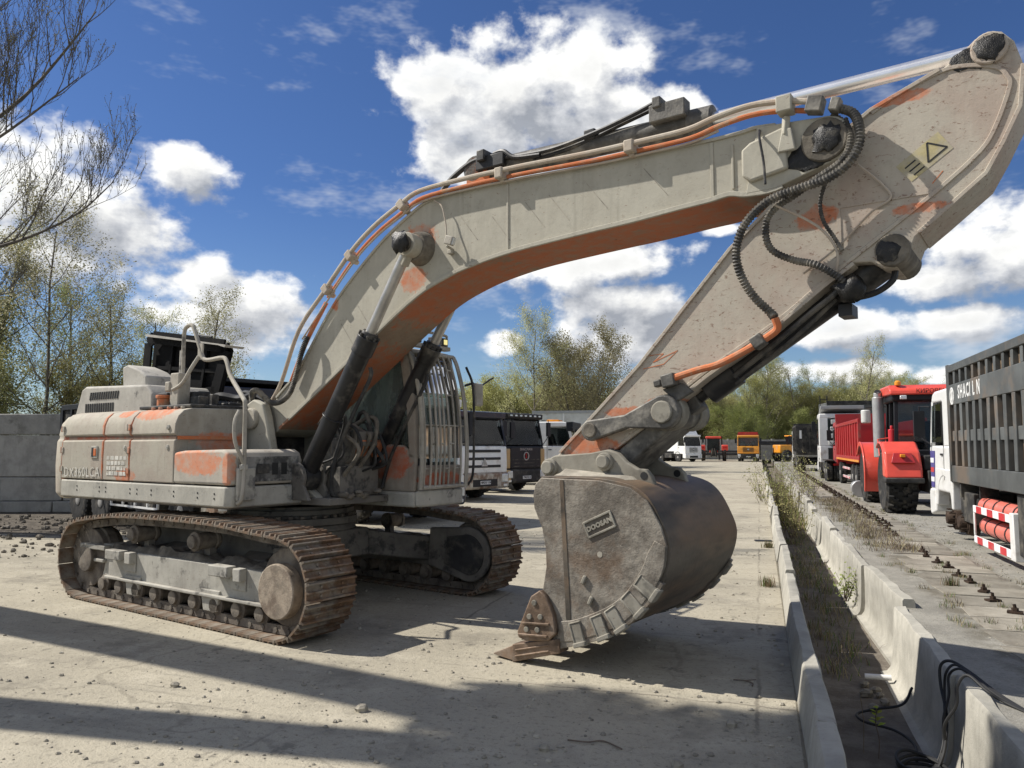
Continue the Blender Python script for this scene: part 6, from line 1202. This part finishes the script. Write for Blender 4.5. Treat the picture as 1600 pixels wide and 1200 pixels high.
def tree_mesh(seed, h, spread, levels, nb, leafn, leafs, up=.5, start=.2, droop=0., multi=1, trunk_r=None, sides=4, bark='bark', leaf='leaf', lean=(0,0)):
    rr = random.Random(seed); b = MB(); tips = []
    def grow(p, d, L, r, lv):
        n = 5 if lv == 0 else 4; pts = [p.copy()]; dd = d.copy()
        for i in range(n):
            j = .10 if lv == 0 else .22
            dd = (dd + Vector((rr.uniform(-j,j), rr.uniform(-j,j), rr.uniform(-j,j)*.6 + (up*.22 if lv else 0) - droop*.1*lv))).normalized(); p = p + dd*(L/n); pts.append(p.copy())
        b.tube(pts, r, max(3, sides - lv), rf=lambda t: max(r*(1-t*.78), .0035), caps=False)
        if lv >= levels:
            for q in pts[1:]: tips.append((q, dd))
            return
        cnt = nb[lv]
        for i in range(cnt):
            t = (start if lv == 0 else .18) + (1 - (start if lv == 0 else .18))*(i + rr.random()*.8)/cnt; t = min(t, .98); k = t*n; i0 = min(int(k), n-1); q = pts[i0].lerp(pts[i0+1], k - i0)
            az = rr.uniform(0, 6.283) if lv else i*2.4 + rr.uniform(-.5,.5); ax = (pts[i0+1]-pts[i0]).normalized(); o = ax.orthogonal().normalized(); o = Matrix.Rotation(az, 3, ax) @ o
            ang = R(rr.uniform(38,62)) if lv == 0 else R(rr.uniform(28,58)); nd = (ax*math.cos(ang) + o*math.sin(ang)).normalized()
            ln = (h*spread*(1.15 - t*.75) if lv == 0 else L*rr.uniform(.38,.62)); grow(q, nd, ln, max(r*(1-t*.7)*.5, .006), lv+1)
        tips.append((pts[-1], dd))
    for m_ in range(multi):
        a = m_*6.283/multi; d0 = Vector((lean[0] + (.28*math.cos(a) if multi > 1 else 0), lean[1] + (.28*math.sin(a) if multi > 1 else 0), 1)).normalized()
        grow(Vector((.15*math.cos(a)*(multi>1), .15*math.sin(a)*(multi>1), -.1)), d0, h*rr.uniform(.9,1.02), trunk_r or h*.014, 0)
    trunk = b.mesh('trunk', MT[bark], 60); lf = MB()
    for q, d in tips:
        for _ in range(leafn):
            c = q + Vector((rr.gauss(0,1), rr.gauss(0,1), rr.gauss(0,1)))*leafs*1.9; u1 = Vector((rr.uniform(-1,1), rr.uniform(-1,1), rr.uniform(-1,1))).normalized(); v1 = u1.orthogonal().normalized(); s_ = leafs*rr.uniform(.6,1.25)
            lf.add([c - u1*s_*.5, c + v1*s_*.32, c + u1*s_*.5, c - v1*s_*.32], [(0,1,2,3)])
    crown = lf.mesh('crown', MT[leaf], 0); return trunk, crown
def plant_tree(proto, name, x, y, sc, rz, label, grp, z=0, sx=1.0):
    o = empty(name, (x, y, z), rz, label, 'tree', grp); o.scale = (sc*sx, sc*sx, sc); link('trunk', proto[0], o); link('crown', proto[1], o); return o
T1 = tree_mesh(1, 12, .30, 3, (16,8,4), 4, .10, up=.7, start=.18)                                     # poplar-like
T2 = tree_mesh(2, 12, .34, 3, (14,8,5), 4, .10, up=.6, start=.15, leaf='leafgreen')
T3 = tree_mesh(3, 12, .26, 3, (18,7,4), 4, .09, up=.9, start=.12, leaf='leafpale')
T4 = tree_mesh(4, 9, .42, 3, (12,9,5), 6, .10, up=1.0, start=.12, multi=3, leaf='leafpale')           # round, many-stemmed
T5 = tree_mesh(5, 7, .48, 3, (12,9,5), 6, .105, up=.6, start=.05, multi=3, leaf='leafgreen')           # dense low
T6 = tree_mesh(6, 7, .5, 3, (12,9,5), 6, .105, up=.5, start=.05, multi=3, leaf='leaf')
T7 = tree_mesh(8, 13, .36, 3, (15,9,4), 7, .11, up=.8, start=.22, leaf='leafpale', trunk_r=.12)
rr = random.Random(21)
# two trees left of the arm, and the ones behind the machine
plant_tree(T7, 'birch_tree', 1.3, 56, .86, .4, 'tall light-leaved tree just left of the excavator arm, pale trunk', None)
plant_tree(T4, 'willow_tree', 5.0, 57, 1.05, 1.9, 'round bare-twigged tree right behind the grey box trailer', None)
plant_tree(T3, 'poplar_tree', -19.5, 47, .98, 2.2, 'narrow tree rising behind the open engine hood', None, sx=1.3)
plant_tree(T7, 'birch_tree', -17.0, 27.5, .80, .9, 'slim tree with a dark straight trunk behind the block wall', None)
plant_tree(T3, 'poplar_tree', -14.6, 27.6, .66, 2.9, 'thin young tree close beside the slim tree behind the block wall', None)
grpL = 'trees behind the block wall'
for i, (x, y, s_, T) in enumerate(((-20.5,26,.72,T5),(-18.3,25.5,.62,T6),(-22.5,27,.95,T6),(-15.8,29,.62,T6),(-13.2,31,.7,T5),(-24,29,1.1,T5),(-21,30,.85,T2),(-18.8,33,.7,T2),(-16,36,.7,T1))):
    plant_tree(T, 'bushy_tree', x, y, s_, i*1.3, 'leafy spring tree in the thicket behind the block wall at the left', grpL)
# wood across the far side
grpR = 'trees of the wood beyond the yard'
for i in range(150):
    u_ = rr.random(); X = -20 + 125*u_; Y = 114 + rr.uniform(0, 26) + max(0, -X*.2); T = rr.choice((T1,T1,T2,T2,T3,T5,T6,T6,T7)); hgt = rr.uniform(.78,1.22)
    if T in (T5,T6): hgt *= 1.25
    if X < 20: hgt *= .78
    plant_tree(T, 'wood_tree', X, Y, hgt, rr.uniform(0,6), 'tree standing in the light green wood beyond the far fence', grpR, sx=1.15)
plant_tree(T3, 'poplar_tree', 49, 108.5, 1.42, 1.1, 'tallest tree of the right-hand wood, above the white tractor truck', None, sx=1.1)
for i, (x, y, s_, T) in enumerate(((-1.5,62,.95,T6),(.5,64,.85,T5),(-4,66,.8,T6),(3,66,.9,T6),(7.5,66,.9,T5),(-7,64,.75,T1),(9.5,70,.9,T6))):
    plant_tree(T, 'bushy_tree', x, y, s_, i*2.1, 'leafy tree in the clump behind the parked truck row', 'trees behind the truck row')
# big poplar whose limbs hang in from the left; its trunk stands outside the frame
def limb_tree():
    rr = random.Random(33); root = empty('poplar_tree', (-16.6, 17.6, 0), 0, 'big bare poplar whose dark limbs reach in from the upper left', 'tree')
    b = MB(); tips = []
    def grow(pts, r, lv):
        b.tube(pts, r, 6 if lv == 0 else (4 if lv == 1 else 3), rf=lambda t: max(r*(1-t*.85), .0035), caps=False)
        L = sum((q-p).length for p, q in zip(pts, pts[1:]))
        if lv == 3:
            for q in pts[1:]: tips.append(q)
            return
        cnt = (16, 9, 4)[lv]
        for i in range(cnt):
            t = .2 + .8*(i + rr.random())/cnt; t = min(t, .985); k = t*(len(pts)-1); i0 = min(int(k), len(pts)-2); q = pts[i0].lerp(pts[i0+1], k-i0); ax = (pts[i0+1]-pts[i0]).normalized()
            o = Matrix.Rotation(rr.uniform(0,6.28), 3, ax) @ ax.orthogonal().normalized(); d = (ax*.7 + o*.6 + Vector((0,0,.75))).normalized(); ln = L*(.42 - .22*t)*rr.uniform(.7,1.2) if lv == 0 else L*rr.uniform(.3,.55)
            p = q.copy(); P = [p.copy()]
            for s_ in range(4): d = (d + Vector((rr.uniform(-.2,.2), rr.uniform(-.2,.2), rr.uniform(-.05,.22)))).normalized(); p = p + d*ln/4; P.append(p.copy())
            grow(P, max(.42*r*(1-t*.7), .004), lv+1)
    B0 = Vector((0,0,0)); tr = [Vector((0,0,-.1)), Vector((.05,.05,2)), Vector((.0,.1,4.5)), Vector((.1,.1,7)), Vector((.15,.1,9.5)), Vector((.1,.15,12))]
    b.tube(tr, .32, 12, rf=lambda t: .34*(1-t*.55), caps=False)
    for pts, r in (([(.0,.1,4.0),(1.0,.4,4.55),(2.2,.8,4.75),(3.0,1.0,5.0),(3.9,1.2,5.55),(4.5,1.3,6.2)],.055), ([(.05,.1,5.0),(1.1,.3,5.9),(2.2,.6,6.7),(3.1,.8,7.6),(3.8,.9,8.6),(4.2,1.0,9.3)],.060), ([(.1,.1,6.2),(1.0,.4,7.4),(1.9,.7,8.6),(2.7,.9,10.0),(3.2,1.0,11.2)],.060), ([(.1,.1,7.5),(.9,.2,9.0),(1.7,.4,10.3),(2.5,.6,11.6)],.055), ([(.05,.1,3.4),(.9,.6,3.7),(1.8,1.2,3.9),(2.6,1.6,4.2)],.05), ([(.0,.1,4.6),(1.2,-.1,5.3),(2.4,-.2,5.8),(3.6,-.3,6.5),(4.7,-.3,7.4)],.06), ([(.05,.1,5.6),(1.0,-.2,6.8),(2.3,-.4,7.7),(3.5,-.5,8.7),(4.5,-.5,9.7)],.06), ([(.1,.1,8.2),(1.0,-.1,9.3),(2.2,-.2,10.2),(3.4,-.3,11.2)],.055)):
        grow(spline(pts, 3), r, 0)
    root.scale = (1.4, 1.4, 1.4); b.build('trunk', MT['barkmid'], root, smooth=60); lf = MB()
    for q in tips:
        for _ in range(1):
            c = q + Vector((rr.gauss(0,.02), rr.gauss(0,.02), rr.gauss(0,.02))); u1 = Vector((rr.uniform(-1,1), rr.uniform(-1,1), rr.uniform(-.2,1))).normalized(); v1 = u1.orthogonal().normalized(); s_ = rr.uniform(.018,.038)
            lf.add([c - u1*s_*.5, c + v1*s_*.3, c + u1*s_*.5, c - v1*s_*.3], [(0,1,2,3)])
    lf.build('crown', MT['leafdark'], root, smooth=0)
limb_tree()

# ------------------------------------------------------------------ GROUND DETAIL
rr = random.Random(77)
def stone(b, c, r):
    ang = rr.uniform(0, 6.28); vs = []
    for k, (h_, q) in enumerate(((-.3,.8),(.35,1.0),(.8,.55))):
        for i in range(6):
            a = ang + i*1.047; rad = r*q*rr.uniform(.7,1.15); vs.append((c[0]+rad*math.cos(a), c[1]+rad*math.sin(a)*.8, c[2]+h_*r*rr.uniform(.7,1.1)))
    fs = [(k*6+i, k*6+(i+1)%6, k*6+6+(i+1)%6, k*6+6+i) for k in range(2) for i in range(6)] + [tuple(range(12,18))]
    b.add(vs, fs)
MT['pebble'] = simple('pebble', (0.33,0.30,0.24), .95, 0, .35, 3, .4, (0.16,0.145,0.12), .35)
b = MB()
for i in range(4200):
    d = 3.6 + 16*rr.random()**2.2; a = rr.uniform(-.75, .46); x, y = d*math.sin(a)*1.05, d*math.cos(a)
    n_ = x*math.cos(DA) - y*math.sin(DA)
    if n_ > .15: continue
    stone(b, (x, y, .0), rr.choice((.004,.005,.006,.007,.009,.012,.018)) * (1 + .3*rr.random()))
tag(b.build('pebbles', MT['pebble'], smooth=0), 'small loose pebbles scattered over the concrete yard', 'pebbles', kind='stuff')
b = MB()
for i in range(2600):
    s_ = 4.5 + 22*rr.random()**1.6; n_ = 1.62 + 2.6*rr.random(); p = dw(n_, s_); stone(b, (p.x, p.y, .003), rr.choice((.007,.01,.013,.018)))
tag(b.build('gravel', MT['pebble'], smooth=0), 'loose gravel between the ditch and the sleepers', 'gravel', kind='stuff')
b = MB()
for i in range(900):
    x, y = rr.uniform(-17,-7.5), rr.uniform(12.5,20.5); stone(b, (x, y, .01), rr.choice((.015,.02,.03,.05,.08)))
tag(b.build('rubble', MT['mud'], smooth=0), 'dark rubble and clods in front of the block wall', 'rubble', kind='stuff')
for x, y, r_ in ((1.45,5.25,.05),(.95,4.6,.045),(-1.05,5.55,.05),(1.05,4.2,.05),(.2,4.85,.04),(-2.6,6.1,.04)):
    b = MB(); stone(b, (0,0,r_*.2), r_); o = b.build('stone', MT['pebble'], smooth=0); o.location = (x, y, 0); tag(o, 'lone fist-sized stone on the open concrete in the foreground', 'stone', 'single stones')
# grass and weeds
def blades(name, pts, hgt, n, mats, label, cat, spread=.12, wide=.006, kind=None, lean=.5):
    b = MB()
    for p in pts:
        for _ in range(n):
            c = Vector(p) + Vector((rr.gauss(0,spread), rr.gauss(0,spread), 0)); a = rr.uniform(0,6.28); h_ = hgt*rr.uniform(.4,1.15); l = rr.uniform(.1,lean)*h_; w_ = Vector((math.cos(a+1.57), math.sin(a+1.57), 0))*wide; d = Vector((math.cos(a), math.sin(a), 0))*l
            b.add([c - w_, c + w_, c + d*.45 + w_*.7 + Vector((0,0,h_*.65)), c + d*.45 - w_*.7 + Vector((0,0,h_*.65)), c + d + Vector((0,0,h_))], [(0,1,2,3),(3,2,4)], rr.randrange(len(mats)))
    o = b.build(name, mats, smooth=0); return tag(o, label, cat, kind=kind)
MT['straw'] = leafmat('dead_grass', (0.26,0.21,0.12), tr=.15); MT['grass'] = leafmat('green_grass', (0.10,0.16,0.03)); MT['twig'] = simple('dead_twig', (0.13,0.10,0.075), .9, 0, .3, 8, .1)
blades('ditch_grass', [dw(rr.uniform(.62,1.12), rr.uniform(9.3,24), -.69) for _ in range(120)], .15, 18, [MT['grass'], MT['straw'], MT['straw'], MT['twig']], 'matted green and dead grass on the ditch bed', 'grass', .09, .0045, 'stuff', 1.5)
blades('ditch_grass', [dw(rr.uniform(.55,1.15), rr.uniform(24,50), -.6) for _ in range(200)], .42, 9, [MT['grass'], MT['straw'], MT['leaf']], 'thick weeds filling the far part of the ditch', 'grass', .14, .014, 'stuff', .8)
blades('verge_grass', [dw(rr.choice((1.95,2.1,3.25,2.6))+rr.gauss(0,.10), rr.uniform(8,40), 0) for _ in range(120)], .085, 34, [MT['straw'], MT['straw'], MT['twig'], MT['grass']], 'dry brown grass tufts along the sleepers', 'grass', .045, .003, 'stuff', 1.0)
blades('verge_grass', [dw(rr.uniform(1.8,2.6), 15 + 14*rr.random(), 0) for _ in range(150)], .16, 30, [MT['straw'], MT['twig'], MT['twig']], 'brown dead weeds heaped over the sleepers beyond the bolts', 'grass', .11, .004, 'stuff', 1.4)
for n_, s_, lab in ((2.35,11.6,'dry grass tuft beside the fourth visible rail bolt'),(3.3,8.9,'dry grass tuft at the right edge near the first rail bolt'),(.06,10.9,'small dry tuft at the foot of the left ditch panel'),(.1,15.0,'dry tuft farther back at the foot of the left ditch panels')):
    p = dw(n_, s_); blades('grass_tuft', [p], .15, 110, [MT['straw'], MT['straw'], MT['grass']], lab, 'grass', .048, .004)
def shrub(n_, s_, h_, lab, seed, mat='leafgreen', z=-.6, cnt=16, lf=8, grp='shrubs in the ditch'):
    r2 = random.Random(seed); root = empty('shrub', dw(n_, s_, z), 0, lab, 'shrub', grp); b = MB(); l = MB()
    for i in range(cnt):
        d = Vector((r2.uniform(-.55,.55), r2.uniform(-.55,.55), 1)).normalized(); p = Vector((r2.gauss(0,.1), r2.gauss(0,.15), 0))*(1 if cnt > 10 else .2); P = [p.copy()]; L = h_*r2.uniform(.6,1.1)
        for k in range(5):
            d = (d + Vector((r2.uniform(-.2,.2), r2.uniform(-.2,.2), .04))).normalized(); p = p + d*L/5; P.append(p.copy())
            for _ in range(lf if k else 2):
                c = p + Vector((r2.gauss(0,.06), r2.gauss(0,.06), r2.gauss(0,.06))); u1 = Vector((r2.uniform(-1,1), r2.uniform(-1,1), r2.uniform(-1,1))).normalized(); v1 = u1.orthogonal().normalized(); q = r2.uniform(.03,.065); l.add([c-u1*q*.6, c+v1*q*.35, c+u1*q*.6, c-v1*q*.35], [(0,1,2,3)])
        b.tube(P, .008, 4, rf=lambda t: .009*(1-t*.8), caps=False)
    b.build('stem', MT['twig'], root); l.build('foliage', MT[mat], root, smooth=0); return root
shrub(.45, 26.5, 1.9, 'leafy green shrub tall above the left ditch panels', 1, cnt=22); shrub(.5, 30, 2.1, 'green shrub farther along the left ditch rim', 2, cnt=24); shrub(.85, 22, 1.25, 'low shrub growing from the middle of the ditch', 3, 'leaf'); shrub(.6, 35, 2.2, 'shrub at the far narrow part of the ditch', 4); shrub(1.0, 28, 1.5, 'loose shrub leaning on the right ditch panels', 5, 'leaf'); shrub(1.7, 30, 1.3, 'twiggy shrub on the right rim of the ditch', 6, 'leafpale', 0); shrub(1.9, 38, 1.6, 'bare twiggy bush beside the far sleepers', 7, 'leafpale', 0, 18, 4)
shrub(1.22, 13.2, .55, 'small leafy weed climbing the right ditch panel', 9, 'leafgreen', -.55, 8, 5); shrub(.0, 27.5, .9, 'thorny sprig hanging over the yard from the left ditch rim', 8, 'leaf', 0, 6, 4)
# bright young sapling on the ditch bed
root = empty('sapling', dw(.86, 7.1, -.69), 0, 'single young sapling with bright yellow-green leaves on the ditch bed', 'sapling'); b = MB(); b.tube(spline([(0,0,0),(.01,0,.15),(-.01,.01,.28),(0,0,.40)],4), .004, 5); b.build('stem', MT['twig'], root)
MT['bright'] = leafmat('bright_leaf', (0.38,0.44,0.04))
for i in range(13):
    a = i*2.4; z = .26 + .012*i; l = MB(); d = Vector((math.cos(a), math.sin(a), .45)).normalized(); w_ = Vector((-math.sin(a), math.cos(a), 0)); L = .075*(1.1-.03*i); o = Vector((0,0,z))
    l.add([o, o+d*L*.5+w_*L*.3, o+d*L*.95+Vector((0,0,-.01)), o+d*L*.5-w_*L*.3], [(0,1,2,3)]); l.build('leaf', MT['bright'], root, smooth=0)
root = empty('dry_stalk', dw(.76, 7.2, -.69), 0, 'thin dry stalk upright beside the young sapling', 'stalk'); b = MB(); b.tube([(0,0,0),(.01,0,.25),(-.01,0,.45)], .003, 4); b.build('stem', MT['straw'], root)
# black cable thrown over the right panel
def cable():
    root = empty('black_cable', dw(1.45, 6.75, .08), -DA, 'tangle of black electric cable slung over the right ditch panel', 'cable'); r2 = random.Random(3)
    for i in range(4):
        q = lambda v: v + r2.uniform(-.05,.05)
        y0 = (.42, .26, .10, -.12)[i]; b = MB()
        pts = [(.75+.02*i,-1.9,-.06),(.42+.03*i,-1.0,-.06),(.20,-.35+y0*.3,-.05),(.07,q(y0-.18),.01),(-.02,y0,.035+.012*i),(-.085,q(y0+.05),-.02),(-.10,q(y0+.02),-.16),(-.115-.02*i,q(y0*.4),-.32),(-.17-.03*r2.random(),q(-.05),-.48),(-.26,q(-.12),-.62),(-.34-.06*i,q(-.28),-.665),(q(-.40),q(-.48),-.67),(q(-.26),q(-.50),-.66),(q(-.20),q(-.32),-.62)]
        b.tube(spline(pts, 6), (.012,.010,.010,.012)[i], 8); b.build('cable_strand', MT['ink'], root)
    b = MB(); c = Vector((-.36,-.2,-.66)); pts = [c + Vector((.17*math.cos(t*.9+.3*math.sin(t*.37)), .2*math.sin(t*.9), .015*math.sin(t*1.7)+.004*t)) for t in range(28)]; b.tube(spline(pts, 4), .0125, 8); b.build('cable_coil', MT['ink'], root)
    b = MB(); b.tube(spline([(-.35,.1,-.67),(-.3,.5,-.68),(-.40,.8,-.68),(-.62,.95,-.68),(-.66,1.15,-.68),(-.5,1.3,-.67),(-.25,1.36,-.62),(-.14,1.5,-.5)], 8), .012, 8); b.build('cable_end', MT['ink'], root)
cable()
root = empty('plastic_tube', dw(1.02, 9.3, -.66), R(-40), 'short white plastic tube lying in the ditch below the sunlit panel', 'pipe'); b = MB(); b.lathe([(.03,0),(.03,.26),(.024,.26),(.024,0)], (0,0,.03), (1,.3,.05), 16); b.build('tube_wall', MT['white'], root)
for i in range(9):
    b = MB(); stone(b, (0,0,.01), rr.uniform(.03,.07)); o = b.build('broken_concrete', MT['sleeper'], smooth=0); o.location = dw(1.0+rr.uniform(-.05,.12), 8.6+rr.uniform(-.3,.6), -.68); tag(o, 'small piece of broken concrete at the foot of the right ditch panels', 'rubble', 'broken concrete in the ditch')
b = MB(); b.box(-.16,.16,-.09,.09,-.01,.012); o = b.build('steel_plate', MT['ink']); o.location = dw(.02, 16.0, .005); o.rotation_euler.z = R(-10); tag(o, 'small dark steel plate on the ground left of the ditch', 'plate')
b = MB(); b.tube(spline([(0,0,.01),(.08,-.03,.012),(.12,-.1,.01),(.10,-.16,.01)],5), .005, 5); b.tube(spline([(.08,-.03,.012),(.18,0,.01)],3), .004, 4); o = b.build('dry_twig', MT['twig']); o.location = (1.75, 6.25, 0); tag(o, 'thin dry twig lying in the bucket shadow', 'twig')
b = MB(); b.tube(spline([(0,0,.01),(.12,-.05,.015),(.22,-.02,.01),(.32,-.15,.01)],5), .005, 5); o = b.build('dry_twig', MT['twig']); o.location = (.35, 5.0, 0); tag(o, 'thin dry twig in the near foreground shade', 'twig')
# unseen crowned trunks, added left of frame to cast the foreground shadow bands
def shadow_trunk(name, x, y, pts, r0, r1, lab, crown):
    root = empty(name, (x, y, 0), 0, lab, 'tree'); b = MB(); b.tube(spline(pts, 5), r0, 12, rf=lambda t: r0 + (r1-r0)*t); b.build('trunk', MT['barkdark'], root, smooth=60); lf = MB(); r2 = random.Random(5)
    for cx, cy, cz, cr, cn in crown:
        for _ in range(cn):
            d = Vector((r2.gauss(0,1), r2.gauss(0,1), r2.gauss(0,1))).normalized()*cr*r2.random()**.45; c = Vector((cx,cy,cz)) + d; u1 = Vector((r2.uniform(-1,1), r2.uniform(-1,1), r2.uniform(-1,1))).normalized(); v1 = u1.orthogonal().normalized(); s_ = r2.uniform(.12,.24)
            lf.add([c-u1*s_*.5, c+v1*s_*.4, c+u1*s_*.5, c-v1*s_*.4], [(0,1,2,3)])
    lf.build('crown', MT['leafdark'], root, smooth=0); return root
shadow_trunk('shadow_tree', -9.3, 6.85, [(0,0,-.1),(0,0,4),(.05,.0,8),(.0,.05,11.5),(.1,0,14)], .30, .24, 'unseen straight trunk added to shade the foreground', [(0,0,10.6,1.0,1500),(.2,.2,12.2,1.2,2000),(0,-.6,11.4,.8,900),(.2,-.5,13.6,1.1,1500)])
shadow_trunk('shadow_tree', -10.0, 10.9, [(0,0,-.1),(0,-1.2,4),(.05,-2.4,8),(.0,-3.45,11.5),(.1,-4.2,14)], .40, .32, 'unseen leaning trunk added to shade the foreground', [(0,-3.1,10.8,.75,900),(0,-3.6,12.2,1.0,1500),(.1,-4.1,13.6,1.1,1500)])

# ------------------------------------------------------------------ every far-apart piece becomes a part of its own
def split_pieces():
    skip = {'crown', 'foliage', 'stem', 'trunk', 'tyre', 'rim'}
    for o in list(COL.objects):
        if o.type != 'MESH' or o.parent is None or o.data.users > 1 or o.get('kind') or o.name.split('.')[0] in skip: continue
        me = o.data; nv = len(me.vertices)
        if nv > 3000: continue
        par = list(range(nv))
        def find(i):
            while par[i] != i: par[i] = par[par[i]]; i = par[i]
            return i
        for e in me.edges:
            a, b = find(e.vertices[0]), find(e.vertices[1])
            if a != b: par[b] = a
        isl = {}
        for v in me.vertices: isl.setdefault(find(v.index), []).append(v.index)
        if len(isl) < 2 or len(isl) > 200: continue
        ks = list(isl); bx = []
        for k in ks:
            P = [me.vertices[i].co for i in isl[k]]; lo = [min(p[c] for p in P) for c in range(3)]; hi = [max(p[c] for p in P) for c in range(3)]
            bx.append((lo, hi, max(h - l for l, h in zip(lo, hi))))
        g = list(range(len(ks)))
        def fg(i):
            while g[i] != i: i = g[i]
            return i
        for i in range(len(ks)):
            for j in range(i):
                gap = math.sqrt(sum(max(0, bx[i][0][c]-bx[j][1][c], bx[j][0][c]-bx[i][1][c])**2 for c in range(3)))
                if gap <= max(.018, .45*max(bx[i][2], bx[j][2])):
                    a, b = fg(i), fg(j)
                    if a != b: g[b] = a
        groups = {}
        for i in range(len(ks)): groups.setdefault(fg(i), []).append(ks[i])
        if len(groups) < 2: continue
        gl = list(groups.values()); which = {}
        for n_, grp in enumerate(gl):
            for k in grp:
                for i in isl[k]: which[i] = n_
        for n_ in range(1, len(gl)):
            m2 = me.copy(); c = o.copy(); c.data = m2; COL.objects.link(c)
            bm = bmesh.new(); bm.from_mesh(m2); bm.verts.ensure_lookup_table(); bmesh.ops.delete(bm, geom=[v for v in bm.verts if which[v.index] != n_], context='VERTS'); bm.to_mesh(m2); bm.free()
        bm = bmesh.new(); bm.from_mesh(me); bmesh.ops.delete(bm, geom=[v for v in bm.verts if which[v.index] != 0], context='VERTS'); bm.to_mesh(me); bm.free()
split_pieces()
